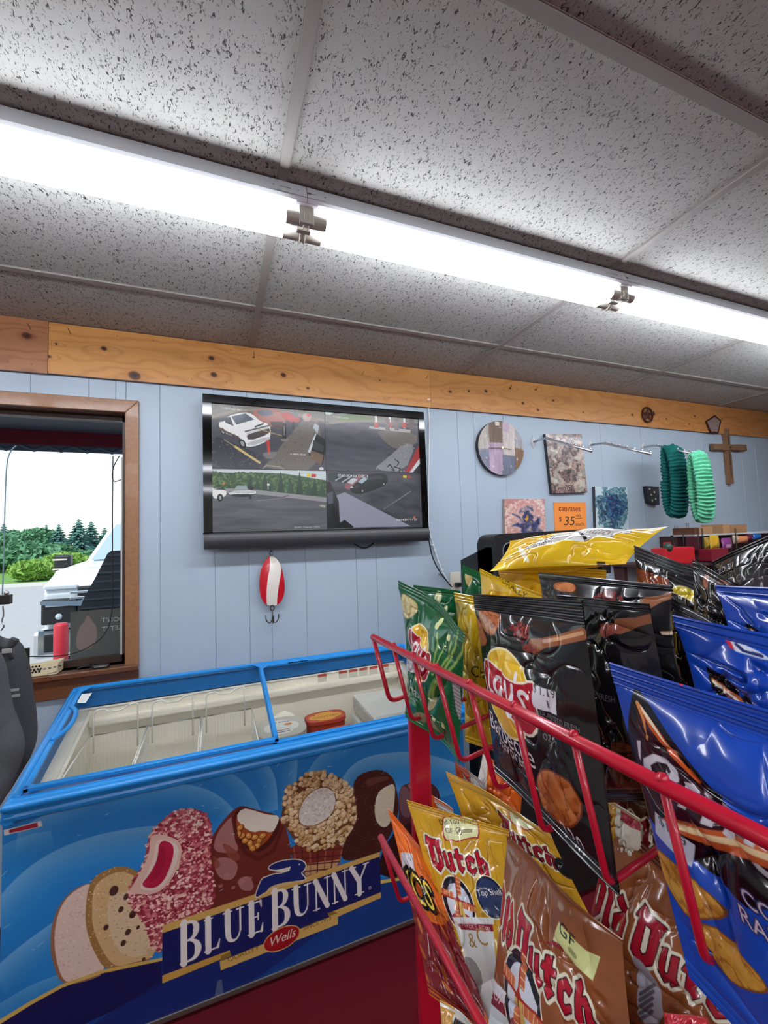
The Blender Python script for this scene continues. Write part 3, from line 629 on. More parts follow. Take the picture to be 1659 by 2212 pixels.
# ================================================================ LIGHT FIXTURES
wh = mat('fixture_white', 'd3d6dc', .38, var=.01); tubm = mat('tube_glow', 'f6f9ff', .5, emit=TUBE_POWER); cap = mat('tube_sleeve', 'bdb8ae', .3); clr = mat('clear_clip', 'd6d2c6', .15, coat=.5)
def slim():
    m = bpy.data.materials['tube_glow']; return m
FY0, FY1 = 1.114, 1.222
def fixture(xa, xb, y0, label, first, cut=None):
    o = thing('tube_light_fixture', ((xa+xb)/2, y0 + .05, CEIL), label, 'ceiling light', 'ceiling strip lights')
    m = MB(); m.prism([(xa + .001, y0, CEIL - .006), (xa + .001, y0 - .018, CEIL - .054), (xa + .001, y0 - .012, CEIL - .06), (xa + .001, y0 + .088, CEIL - .06), (xa + .001, y0 + .094, CEIL - .054), (xa + .001, y0 + .094, CEIL - .006)], (xb - xa - .002, 0, 0)); hs = m.build('housing', wh, o)
    for k, ty in enumerate((y0 + .018, y0 + .079)):
        tz = CEIL - .09; m = MB(); m.cyl((xa + .055, ty, tz), (xb - .055, ty, tz), .0165, 20); t = m.build('tube', tubm, o, smooth=True)
        for (c, d) in ((xa, xa + .056), (xb - .056, xb)):
            m = MB(); m.cyl((c + .001, ty, tz), (d, ty, tz), .0172, 24); m.build('end_sleeve', cap, t, smooth=False)
    return o, hs
FXS = [-2.19, -.975, .243, 1.452, 2.665, 3.88]
lbl = ['strip light beyond the left frame edge, nearer part of the long row', 'strip light at left end of the row above the window side', 'strip light in the middle of the row, directly above the television', 'strip light in the row right of the second tube joint', 'strip light at the far right end of the row']
for k in range(5): fixture(FXS[k], FXS[k+1], FY0, lbl[k], k == 2)
for k, x in enumerate(FXS[1:-1]):
    o = thing('tube_connector', (x, FY0 + .06, CEIL - .05), None, 'bracket', 'connectors between the strip lights')
    tag(o, ['lamp holder joint left of the frame', 'white lamp holder joint above the television', 'white lamp holder joint at right, above the wall clock', 'white lamp holder joint at the far right'][k], 'lamp holder', 'connectors between the strip lights')
    m = MB(); m.box(x - .03, x + .03, FY0 - .01, FY0 + .09, CEIL - .0625, CEIL - .0595, bev=.002); m.build('socket_plate', wh, o)
    for (ya, yb_, zz) in ((FY0, FY0 + .012, CEIL - .11), (FY0 + .045, FY0 + .06, CEIL - .1)):
        m = MB(); m.box(x - .02, x + .02, ya, yb_, zz, CEIL - .061, bev=.002); m.build('lamp_socket', cap, o)
    m = MB()
    for ty in (FY0 + .018, FY0 + .079):
        for dx in (-.007, .007):
            m.tube([(x + dx, ty + .021*math.cos(t), CEIL - .09 + .021*math.sin(t)) for t in np.linspace(0, 6.28, 20)], .0016, 6)
    m.build('wire_clip', clr, o, smooth=True)
    fs_ = lambda t: (FY0 - .018*t - .0012, CEIL - .006 - .048*t)
    def mk(m, xa_, xb_, t0, t1):
        (ya, za), (yb_, zb2) = fs_(t0), fs_(t1); m.add([(xa_, ya, za), (xb_, ya, za), (xb_, yb_, zb2), (xa_, yb_, zb2)], [(0, 1, 2, 3)])
    m = MB(); mk(m, x - .09, x + .05, .9, .93); mk(m, x - .075, x - .045, .5, .54); mk(m, x + .006, x + .024, .5, .53); mk(m, x + .0, x + .01, .45, .62)
    for d in (-.09, -.025, .05): mk(m, x + d - .002, x + d + .002, .48, .56)
    m.build('knockout', mat('seam_grey', '6a6a6c', .6), o)
# the shop's other rows of strip lights, behind the camera
for r, yy in enumerate((-1.3, -3.4)):
    for k in range(0, 4):
        fixture(FXS[k], FXS[k+1], yy, 'strip light of the row behind the camera', False)

# ================================================================ FREEZER
fb = mat('freezer_blue', '1a8fe0', .32, coat=.3, var=.02); fbd = mat('freezer_blue_dark', '0f67ac', .4); fw_ = mat('liner_white', 'd9d6cc', .5); ffr = mat('frosted_liner', 'f2ebdc', .7, bump=.4, bscale=120)
fx0, fx1 = -.547, .94; fyb, fyf = 2.155, 1.56; SL = .122/.6
def lidz(y): return ZC - .568 - (2.15 - y)*SL
fr_ = thing('chest_freezer', ((fx0+fx1)/2, (fyb+fyf)/2, 0), 'bright blue glass-topped ice cream chest freezer with printed front panel', 'freezer')
# frame rim: a profile swept round the rectangle (outer rolled edge)
def rimring(name, x0, x1, yf, yb, wd, hh, m_, par, dz=0.0, bev=.012):
    o = []
    m = MB()
    def seg(a, b, inward):
        a = np.array(a); b = np.array(b); i_ = np.array(inward)*wd; m.prism([a, a + i_, a + i_ - [0, 0, hh], a - [0, 0, hh]], b - a)
    zf, zb_ = lidz(yf) + dz, lidz(yb) + dz
    sl_ = np.array([0, 1, SL])
    # front / back / left / right rails
    m.add([(x0, yf, zf), (x1, yf, zf), (x1, yf + wd, lidz(yf + wd) + dz), (x0, yf + wd, lidz(yf + wd) + dz), (x0, yf, zf - hh), (x1, yf, zf - hh), (x1, yf + wd, zf - hh), (x0, yf + wd, zf - hh)], [(0, 1, 2, 3), (0, 4, 5, 1), (3, 2, 6, 7), (4, 7, 6, 5), (0, 3, 7, 4), (1, 5, 6, 2)])
    m.add([(x0, yb - wd, lidz(yb - wd) + dz), (x1, yb - wd, lidz(yb - wd) + dz), (x1, yb, zb_), (x0, yb, zb_), (x0, yb - wd, zb_ - hh), (x1, yb - wd, zb_ - hh), (x1, yb, zb_ - hh), (x0, yb, zb_ - hh)], [(0, 1, 2, 3), (0, 4, 5, 1), (3, 2, 6, 7), (4, 7, 6, 5), (0, 3, 7, 4), (1, 5, 6, 2)])
    for (a, b) in ((x0, x0 + wd), (x1 - wd, x1)):
        m.add([(a, yf + wd, lidz(yf + wd) + dz), (b, yf + wd, lidz(yf + wd) + dz), (b, yb - wd, lidz(yb - wd) + dz), (a, yb - wd, lidz(yb - wd) + dz), (a, yf + wd, zf - hh), (b, yf + wd, zf - hh), (b, yb - wd, zb_ - hh), (a, yb - wd, zb_ - hh)], [(0, 1, 2, 3), (0, 4, 5, 1), (3, 2, 6, 7), (4, 7, 6, 5), (0, 3, 7, 4), (1, 5, 6, 2)])
    return m.build(name, m_, par, bevel=bev)
rimring('top_rim', fx0, fx1, fyf - .035, fyb, .03, .035, fb, fr_, 0)
# rolled front and side lip below the rim
zf = lidz(fyf)
m = MB(); cs = [(fyf - .035, zf - .008), (fyf - .044, zf - .016), (fyf - .042, zf - .026), (fyf - .03, zf - .034), (fyf - .027, zf - .042), (fyf - .032, zf - .048), (fyf - .03, zf - .06), (fyf - .002, zf - .066), (fyf + .02, zf - .06), (fyf + .02, zf - .008)]
m.prism([(fx0 - .005, a, b) for a, b in cs], (fx1 - fx0 + .01, 0, 0)); m.build('front_lip', fb, fr_, smooth=False, bevel=.004)
for sx, dx in ((fx0, -1), (fx1, 1)):
    m = MB(); vs = []
    for (a, b) in ((0, -.004), (.012*dx, -.016), (.008*dx, -.036), (.012*dx, -.052), (0, -.066), (-.02*dx, -.062), (-.02*dx, -.01)):
        for yy in (fyf - .03, fyb): vs.append((sx + a, yy, lidz(yy) + b))
    n = 7; m.add(vs, [(2*i, 2*i+1, 2*((i+1) % n)+1, 2*((i+1) % n)) for i in range(n)] + [[2*i for i in range(n)], [2*i+1 for i in range(n)][::-1]]); m.build('side_lip', fb, fr_, bevel=.003)
# outer body shell
m = MB(); zt_ = zf - .058
m.box(fx0 - .014, fx0 + .05, fyf + .004, fyb - .01, .1, zt_); m.box(fx1 - .05, fx1 - .012, fyf + .004, fyb - .01, .1, zt_); m.box(fx0 + .012, fx1 - .012, fyb - .05, fyb - .01, .1, zt_ + .06); m.box(fx0 - .014, fx1 - .012, fyf + .004, fyf + .02, .02, zt_); m.box(fx0 + .012, fx1 - .012, fyf + .004, fyb - .01, .06, .1)
m.build('cabinet_shell', fbd, fr_)
m = MB(); m.box(fx0 - .016, fx1 - .01, fyf - .004, fyf + .006, .012, .028, bev=.002); m.build('bottom_trim', mat('brushed_trim', '8a8781', .35, metal=.8), fr_)
m = MB(); m.box(fx0 + .03, fx1 - .03, fyf + .03, fyb - .02, 0, .06); m.build('plinth', bl, fr_)
# inner blue band and white liner
m = MB(); ix0, ix1, iyf, iyb = fx0 + .045, fx1 - .045, fyf + .02, fyb - .045
def ring(x0, x1, yf, yb, ztop, zbot):
    for a, b in (((x0, yf), (x1, yf)), ((x1, yf), (x1, yb)), ((x1, yb), (x0, yb)), ((x0, yb), (x0, yf))): m.add([(*a, ztop(a[1])), (*b, ztop(b[1])), (*b, zbot(b[1])), (*a, zbot(a[1]))], [(0, 1, 2, 3)])
ring(ix0 - .02, ix1 + .02, iyf - .012, iyb + .012, lambda y: lidz(y) - .012, lambda y: lidz(y) - .075)
m.build('inner_band', fbd, fr_)
m = MB()
for (a, b, c, d) in ((ix0 - .02, ix1 + .02, iyf - .012, iyf + .012), (ix0 - .02, ix1 + .02, iyb - .012, iyb + .012)):
    m.add([(a, c, lidz(c) - .075), (b, c, lidz(c) - .075), (b, d, lidz(d) - .08), (a, d, lidz(d) - .08)], [(0, 1, 2, 3)])
for (a, b) in ((ix0 - .02, ix0 + .03), (ix1 - .03, ix1 + .02)):
    m.add([(a, iyf, lidz(iyf) - .075), (b, iyf, lidz(iyf) - .085), (b, iyb, lidz(iyb) - .085), (a, iyb, lidz(iyb) - .075)], [(0, 1, 2, 3)])
ring(ix0 + .02, ix1 - .02, iyf + .008, iyb - .008, lambda y: lidz(y) - .078, lambda y: .25)
m.box(ix0 + .02, ix1 - .02, iyb - .035, iyb - .006, ZC - .72, ZC - .69, bev=.008); m.box(ix0, ix1, iyf, iyb, .24, .26); m.build('liner', ffr, fr_)
# sliding glass lids with thin blue frames
gl_ = glassmat('lid_glass', 'f6f7f4', .15, .04)
def lid(x0, x1, dz, nm):
    o = bpy.data.objects.new(nm, None); C.objects.link(o); o.parent = fr_; o.location = Vector((x0, fyf, lidz(fyf))) - wl(fr_)
    m = MB(); yf, yb = fyf - .004, fyb - .032; wd = .014
    def q(xa, xb, ya, yb_): m.add([(xa, ya, lidz(ya) + dz), (xb, ya, lidz(ya) + dz), (xb, yb_, lidz(yb_) + dz), (xa, yb_, lidz(yb_) + dz), (xa, ya, lidz(ya) + dz - .012), (xb, ya, lidz(ya) + dz - .012), (xb, yb_, lidz(yb_) + dz - .012), (xa, yb_, lidz(yb_) + dz - .012)], [(0, 1, 2, 3), (0, 4, 5, 1), (1, 5, 6, 2), (2, 6, 7, 3), (3, 7, 4, 0), (4, 7, 6, 5)])
    q(x0, x1, yf, yf + wd); q(x0, x1, yb - wd, yb); q(x0, x0 + wd, yf, yb); q(x1 - wd, x1, yf, yb)
    for (cx, sx_) in ((x0 + wd, 1), (x1 - wd, -1)):
        m.add([(cx, yb - wd, lidz(yb - wd) + dz), (cx + .035*sx_, yb - wd, lidz(yb - wd) + dz), (cx, yb - wd - .035, lidz(yb - wd - .035) + dz)], [(0, 1, 2)])
    m.build('lid_frame', fb, o, bevel=.002)
    m = MB(); m.add([(x0 + .01, yf + .01, lidz(yf + .01) + dz - .005), (x1 - .01, yf + .01, lidz(yf + .01) + dz - .005), (x1 - .01, yb - .01, lidz(yb - .01) + dz - .005), (x0 + .01, yb - .01, lidz(yb - .01) + dz - .005)], [(0, 1, 2, 3)]); m.build('lid_glass', gl_, o)
lid(fx0 + .03, .196, .012, 'sliding_lid'); lid(.178, fx1 - .03, .0, 'sliding_lid')
m = MB(); yc = 1.87; zz = lidz(yc) + .012; x_ = fx0 + .035
m.tube(chaikin([(x_, yc + .1, lidz(yc + .1) + .014), (x_ + .035, yc + .05, lidz(yc + .05) + .016), (x_ + .035, yc - .05, lidz(yc - .05) + .016), (x_, yc - .1, lidz(yc - .1) + .014)], 2, False), .008, 8); m.build('lid_handle', fb, fr_, smooth=True)
# small white stickers on the left rail and rim of the back
# wire baskets
wc = mat('wire_white', 'f4f1e8', .4)
def wbasket(x0, x1, yf, yb, zt, zb_, lab):
    o = thing('wire_basket', ((x0+x1)/2, (yf+yb)/2, zb_), lab, 'basket', 'wire baskets in the freezer')
    m = MB(); c4 = [(x0, yf), (x1, yf), (x1, yb), (x0, yb)]
    m.tube([(a, b, zt) for a, b in c4], .0036, 8, closed=True); m.tube([(a, b, zb_) for a, b in c4], .0022, 6, closed=True); m.build('basket_rim', wc, o, smooth=True)
    m = MB()
    n = 16
    for i in range(n + 1):
        x = x0 + (x1-x0)*i/n; m.tube([(x, yf, zt), (x, yf, zb_), (x, yb, zb_), (x, yb, zt)], .0009, 4)
    for i in range(14):
        y = yf + (yb-yf)*i/13; m.tube([(x0, y, zt), (x0, y, zb_), (x1, y, zb_), (x1, y, zt)], .0009, 4)
    for k in range(1, 5):
        z = zb_ + (zt-zb_)*k/5; m.tube([(a, b, z) for a, b in c4], .0009, 4, closed=True)
    m.build('basket_mesh', wc, o)
    m = MB(); xa, xb = x0 + .015, x1 - .03; zh = lidz(yb) - .016
    m.tube(rnd([(xa, yb - .02, zt - .06), (xa, yb - .02, zh - .02), (xa + .01, yb - .02, zh - .006), (xa + (xb-xa)*.25, yb - .02, zh - .004), (xa + (xb-xa)*.33, yb - .02, zh - .018), (xa + (xb-xa)*.66, yb - .02, zh - .018), (xa + (xb-xa)*.78, yb - .02, zh - .002), (xb, yb - .02, zh), (xb, yb - .02, zt - .06)], .01, 3), .0032, 8); m.build('lift_handle', wc, o, smooth=True)
zt = ZC - .72
for k, (a, b, lb) in enumerate(((-.455, -.262, 'empty white wire basket at the left end of the freezer'), (-.257, -.064, 'empty white wire basket in the middle of the three in the freezer'), (-.058, .138, 'white wire basket next to the round tub in the freezer'))): wbasket(a, b, 1.655, 1.995, zt, zt - .34, lb)
# tubs and other goods in the right half
def tub(c, rx, ry, h, colr, ringc, lab, words):
    o = thing('ice_cream_tub', (c[0], c[1], c[2] - h), lab, 'tub'); N = 40; sq = 3.0
    def sh(t): return (math.copysign(abs(math.cos(t))**(2/sq), math.cos(t)), math.copysign(abs(math.sin(t))**(2/sq), math.sin(t)))
    m = MB(); loops = [(0.86, -h), (.95, -.02), (1.0, -.016), (1.0, -.002), (.97, 0), (.9, -.003)]; vs = []
    for (s_, dz) in loops:
        for k in range(N): x, y = sh(6.2832*k/N); vs.append((c[0] + rx*s_*x, c[1] + ry*s_*y, c[2] + dz))
    fs = [(i*N + k, i*N + (k+1) % N, (i+1)*N + (k+1) % N, (i+1)*N + k) for i in range(len(loops)-1) for k in range(N)]; m.add(vs, fs); m.build('tub_wall', mat('tub_' + ringc, ringc, .4), o)
    cv = Cv(20, 20*ry/rx, 110, colr)
    if words == 'V': cv.ell(10, 10*ry/rx, 8.6, 8.6*ry/rx, 'e7a53a', raw=True); cv.text('VELLOWI', 10, 10*ry/rx - .6, 2.3, '7c3f14', ang=math.pi, raw=True)
    else:
        cv.ell(10, 10*ry/rx, 7.6, 7.6*ry/rx, 'e9e6dc', raw=True); cv.text('BLUE BUNNY', 10, 5.2*ry/rx, 1.3, '27345c', raw=True); cv.line([(6, 13.5*ry/rx), (14, 13.5*ry/rx)], .7, '9a5a3a', raw=True); cv.line([(7, 15.4*ry/rx), (13, 15.4*ry/rx)], .6, '27345c', raw=True)
        cv.ell(13.4, 8*ry/rx, 1.6, 1.6, 'd9894a', raw=True)
    img = cv.out(); nv, nu = img.shape[:2]; U, V = np.meshgrid(np.linspace(-1, 1, nu), np.linspace(1, -1, nv)); r_ = (np.abs(U)**sq + np.abs(V)**sq)**(1/sq); mxu = np.maximum(np.abs(U), np.abs(V)) + 1e-9; s_ = mxu/np.maximum(r_, 1e-6)
    P = np.stack([c[0] + rx*.93*U*s_, c[1] + ry*.93*V*s_, np.full_like(U, c[2] - .002)], -1); grids('tub_lid', [(P, img, 0)], pmat('print_satin', .35), o)
def lidpt(px, py, drop): # point below the lid seen at a pixel
    d = ray(px, py); n_ = np.array([0, -SL, 1]); p0 = np.array([0, 2.15, ZC - .568 - drop]); return CAM + d*((p0 - CAM) @ n_)/(d @ n_)
# (sizes taken from the photograph)
c = atZ(612, 1570, .74-.07); tub((.245, 1.85, .70), .098, .098, .15, 'c9c4b8', 'c4bfb2', 'round white ice cream tub with printed lid beside the lid divider', 'B')
c = atZ(697, 1548, .66); tub((.435, 1.875, .70), .088, .052, .15, 'c04a2e', 'b8402c', 'oval ice cream tub with red rim and orange lid in the freezer', 'V')
c = atZ(712, 1575, .64); tub((.475, 1.755, .675), .088, .052, .15, 'c04a2e', 'b8402c', 'second red and orange oval tub, lower and nearer in the freezer', 'V')
# frosted ice block and boxes
m = MB(); R = random.Random(4); c = atZ(810, 1530, .6)
for k in range(4): m.box(.56 + .015*k, .88 - .01*k, 1.70 + .012*k, 2.03, .40 + .08*k, .472 + .08*k, bev=.012)
tag(m.build('frozen_box_stack', mat('frost_grey', 'dcdad2', .5, bump=.8, bscale=60), loc=(.72, 1.85, .4)), 'stack of frosted clear trays at the right of the freezer', 'trays')
m = MB(); N = 12; vs = []; fs = []
for j in range(N):
    for i in range(N): u, v = i/(N-1), j/(N-1); vs.append((.12 + .3*u, 1.93 + .1*v, .42 + .26*math.sin(3.1*u)**.7*(.5 + .5*v) + .03*float(vn(u*5, v*5, 3))))
fs = [(j*N+i, j*N+i+1, (j+1)*N+i+1, (j+1)*N+i) for j in range(N-1) for i in range(N-1)]; m.add(vs, fs)
tag(m.build('frosted_bag', ffr, loc=(.27, 1.98, .42), smooth=True), 'crumpled frosted plastic bag lying behind the round tub', 'bag')
# price tags along the inside back of the freezer
R = random.Random(2)
for k, px in enumerate((696, 741, 763, 785, 807, 831)):
    p = atY(px, 1463 - (px - 696)*.155, iyb - .01); a = .0205
    m = MB(); m.box(p[0] - a, p[0] + a, iyb - .012, iyb - .009, p[2] - .02, p[2] + .016, 0); m.box(p[0] - a, p[0] + a, iyb - .0125, iyb - .0119, p[2] + .004, p[2] + .016, 1)
    tag(m.build('shelf_label', [mat('label_white', 'cfcabd', .5), mat('label_red', 'c2493c', .5)], loc=tuple(p)), 'small white price label with red top edge inside the freezer back, ' + ['standing alone at left', 'second from the left', 'third from the left', 'fourth from the left', 'fifth from the left', 'rightmost of the row'][k], 'label', 'price labels inside the freezer')
p = np.array([fx0 + .062, 2.02, 0]); 
m = MB(); m.add([(fx0 + .05, 2.05, lidz(2.05) + .014), (fx0 + .085, 2.05, lidz(2.05) + .014), (fx0 + .08, 1.98, lidz(1.98) + .014), (fx0 + .05, 1.99, lidz(1.99) + .014)], [(0, 3, 2, 1)])
m.prism([(fx0 + .05, 2.05, lidz(2.05) + .0135), (fx0 + .085, 2.05, lidz(2.05) + .0135), (fx0 + .08, 1.98, lidz(1.98) + .0135), (fx0 + .05, 1.99, lidz(1.99) + .0135)], (0, 0, .0006)); m.build('paper_sticker', mat('sticker_white', 'e8e8e4', .6), fr_)
m = MB()
for k in range(2): p = atY(622 + 0*k, 1438 + 5*k, 2.10); m.box(p[0], p[0] + .095, 2.09, 2.1, lidz(2.1) + .0015 + .0*k, lidz(2.1) + .003)
m.build('lid_slot', mat('sticker_white', ''), fr_)
# ------------------------------------------------------------ printed front panel of the freezer
def crop(ox, oy, s): return lambda pts: [(ox + x*s, oy + y*s) for x, y in pts]
k6 = crop(0, 1640, 560/1659); k7 = crop(440, 1600, 560/1659)
pz0, pz1 = .027, zf - .06; pxa, pxb = fx0 - .015, fx1 - .011
cv = Cv((pxb-pxa)*100, (pz1-pz0)*100, 1050, '1570b4', map=lambda px, py: (lambda p: ((p[0]-pxa)*100, (pz1-p[2])*100))(atY(px, py, fyf)))
wn = cv.win(np.array([[0, 0], [cv.W, cv.H]])); X, Y = wn[4], wn[5]
cv.a[:] = mixc('1672bc', '2289d2', fbm(X*.05, Y*.08, 3)).astype(np.float32)
def swoosh(c, edge, d, col, a=.5, n=14, sm=2):
    E = chaikin(c.T(edge), sm, False); P0 = c.T([edge[0], (edge[0][0] + d[0], edge[0][1] + d[1])]); D = P0[1] - P0[0]
    for k in range(n):
        A_ = E + D*(k/n); B_ = E + D*((k+1)/n); c.poly(list(A_) + list(B_[::-1]), col, a*(1-k/n)**1.3, raw=True)
LB = 'a9cbe8'
swoosh(cv, [(-20, 1960), (40, 1890), (110, 1840), (200, 1805), (300, 1786), (370, 1782)], (26, 80), LB, .5)
swoosh(cv, [(40, 1792), (110, 1752), (220, 1712), (330, 1693), (400, 1692), (470, 1712), (520, 1765)], (-8, 60), LB, .45)
swoosh(cv, [(-20, 1840), (30, 1815), (75, 1800), (110, 1795)], (12, 50), LB, .3)
swoosh(cv, [(-20, 2100), (40, 2045), (125, 1985)], (40, 55), LB, .5)
swoosh(cv, [(-20, 2180), (60, 2130), (125, 2105)], (20, 40), LB, .35)
swoosh(cv, [(470, 1655), (510, 1675), (545, 1708), (568, 1760)], (-55, 8), LB, .4)
swoosh(cv, [(560, 1640), (588, 1660), (599, 1700), (600, 1750)], (-40, 6), LB, .45)
swoosh(cv, [(642, 1625), (643, 1667), (634, 1735)], (-38, 4), LB, .45)
swoosh(cv, [(655, 1690), (672, 1652), (700, 1622), (735, 1600)], (34, 22), LB, .42)
swoosh(cv, [(740, 1680), (762, 1650), (800, 1632), (850, 1625), (900, 1625), (950, 1636), (1000, 1655)], (2, 60), LB, .6)
swoosh(cv, [(840, 1700), (880, 1720), (960, 1725), (1010, 1700)], (0, -40), LB, .3)
# lower band
low = [(-30, 2222), (0, 2207), (67, 2166), (135, 2129), (219, 2099), (349, 2072), (500, 2010), (700, 1935), (821, 1905), (900, 1893), (1020, 1880)]
cv.poly(low + [(1060, 2100), (900, 2400), (-60, 2500)], '0d3f8a')
cv.poly([(-30, 2222), (0, 2207), (67, 2166), (135, 2129), (219, 2099), (349, 2072), (350, 2130), (240, 2185), (100, 2250), (-60, 2320)], '0a1650')
cv.poly([(349, 2120), (560, 2048), (700, 2006), (560, 2110), (440, 2180), (200, 2300), (100, 2290), (240, 2185)], '0c2569', .8)
# foods --------------------------------------------------
# sandwich
cv.poly(k6([(400, 900), (340, 1020), (318, 1180), (345, 1330), (400, 1450), (560, 1420), (690, 1365), (690, 900), (600, 780), (490, 820)]), '96684e', sm=2)
cv.poly(k6([(410, 905), (365, 1010), (345, 1160), (370, 1330), (420, 1440), (560, 1405), (690, 1358), (690, 900), (600, 785), (500, 825)]), 'dcc3b4', sm=2)
m_ = cv.mask_poly(k6([(410, 905), (365, 1010), (345, 1160), (370, 1330), (420, 1440), (560, 1405), (690, 1358), (690, 900), (600, 785), (500, 825)]), sm=2)
cv.speck(m_, 260, .28, ['e6d0c2', 'd2b6a6', 'c9aa9a'], 3)
# cookie
ck = k6([(575, 790), (640, 725), (760, 680), (870, 705), (960, 800), (1000, 1000), (1010, 1270), (850, 1310), (680, 1360), (600, 1230), (548, 1080), (550, 920)])
cv.poly(ck, '9c7440', sm=2); cv.poly(k6([(600, 820), (660, 760), (760, 715), (860, 740), (960, 850), (1000, 1050), (1005, 1265), (850, 1300), (730, 1335), (640, 1200), (590, 1060), (590, 930)]), 'cfae7c', sm=2)
cv.poly(k6([(680, 880), (780, 840), (880, 900), (950, 1050), (980, 1240), (800, 1280), (700, 1130)]), 'd8c0a0', .8, sm=2)
cv.speck(cv.mask_poly(ck, sm=2), 420, .22, ['c9a878', 'e0c8a2', 'b8925c'], 5)
for x, y, r in ((730, 840, 30), (775, 960, 18), (850, 990, 24), (680, 1075, 17), (820, 1105, 19), (790, 1175, 18), (885, 1075, 12), (810, 880, 20), (865, 760, 12), (920, 1280, 13)):
    a, b = k6([(x, y)])[0]; q = cv.map(a, b); s_ = r*.045; cv.poly([(q[0]-s_, q[1]), (q[0]-s_*.2, q[1]-s_*1.2), (q[0]+s_, q[1]-s_*.5), (q[0]+s_*.6, q[1]+s_), (q[0]-s_*.6, q[1]+s_*1.1)], '4e2f2a', raw=True, sm=1)
# caramel bar
cb = k7([(-60, 800), (40, 640), (100, 540), (180, 450), (240, 412), (330, 440), (490, 478), (530, 560), (560, 700), (560, 900), (200, 1100), (-60, 1150)])
cv.poly(cb, '6f2c22', sm=2)
for pl in ([(80, 600), (150, 510), (190, 480), (200, 620), (230, 720), (120, 720), (60, 700)], [(60, 760), (150, 740), (230, 790), (190, 900), (90, 880)], [(220, 880), (300, 860), (330, 960), (230, 960)]): cv.poly(k7(pl), 'b48480', .75, sm=2)
for pl in ([(100, 640), (200, 690), (250, 760), (180, 780)], [(60, 720), (120, 800), (60, 830)]): cv.poly(k7(pl), '8c4636', .8, sm=2)
cv.poly(k7([(190, 470), (235, 425), (330, 450), (500, 475), (480, 600), (400, 700), (330, 715), (250, 680), (205, 590)]), '4a1813', sm=2)
cv.poly(k7([(200, 500), (245, 430), (340, 455), (490, 482), (440, 600), (380, 670), (300, 690), (225, 620)]), 'a44a22', sm=2)
cv.poly(k7([(205, 495), (245, 430), (330, 448), (400, 475), (488, 478), (470, 540), (440, 592), (370, 572), (320, 590), (255, 555)]), 'e4dccb', sm=1)
for x, y in ((235, 560), (245, 610), (270, 640), (300, 660), (330, 620), (360, 640), (380, 610), (225, 600), (290, 610), (345, 675), (315, 690)):
    q = cv.map(*k7([(x, y)])[0]); cv.ell(q[0], q[1], 1.3, 1.0, '6d3412', raw=True, rot=x); cv.ell(q[0]-.15, q[1]-.15, 1.05, .8, 'cc8a3e', raw=True, rot=x); cv.ell(q[0]-.3, q[1]-.35, .4, .3, 'e8b873', raw=True)
cv.line(cv.T(k7([(190, 500), (215, 640), (270, 720), (350, 760), (450, 700), (500, 560)])), 1.2, '561c16', .8, raw=True)
for x, y, r in ((150, 860, 20), (240, 900, 26), (190, 940, 14), (300, 880, 12), (110, 930, 14), (60, 1000, 16)):
    q = cv.map(*k7([(x, y)])[0]); cv.ell(q[0], q[1], r*.06, r*.05, 'b07a70', .7, raw=True, soft=.5)
# strawberry crunch bar
sb = k6([(1120, 325), (1250, 312), (1340, 360), (1362, 470), (1340, 600), (1370, 760), (1380, 950), (1200, 1010), (1040, 1070), (1040, 1270), (960, 1180), (930, 1050), (870, 975), (805, 895), (850, 770), (930, 660), (950, 480), (1030, 400)])
cv.poly(sb, 'a23a48', sm=2); mk = cv.mask_poly(sb, sm=2)
cv.speck(mk, 1900, .55, ['e4bcae', 'dba597', 'ead0c0', 'c05a63', '99303f', '872433', 'c9707a'], 7)
cv.poly(k6([(960, 470), (1120, 500), (1170, 560), (1150, 680), (1080, 800), (990, 870), (860, 860), (810, 880), (900, 720), (960, 600)]), 'ddb9a6', sm=2)
cv.poly(k6([(1000, 505), (1120, 530), (1150, 590), (1120, 700), (1060, 800), (990, 845), (880, 830), (940, 740), (990, 620)]), 'e3cdc0', sm=2)
cv.poly(k6([(1020, 515), (1105, 535), (1115, 600), (1090, 690), (1050, 780), (985, 832), (895, 812), (960, 735), (1010, 640)]), 'b41e42', sm=2)
cv.poly(k6([(1025, 560), (1060, 570), (1060, 680), (1000, 770), (940, 800), (1000, 680)]), '98163a', .6, sm=2)
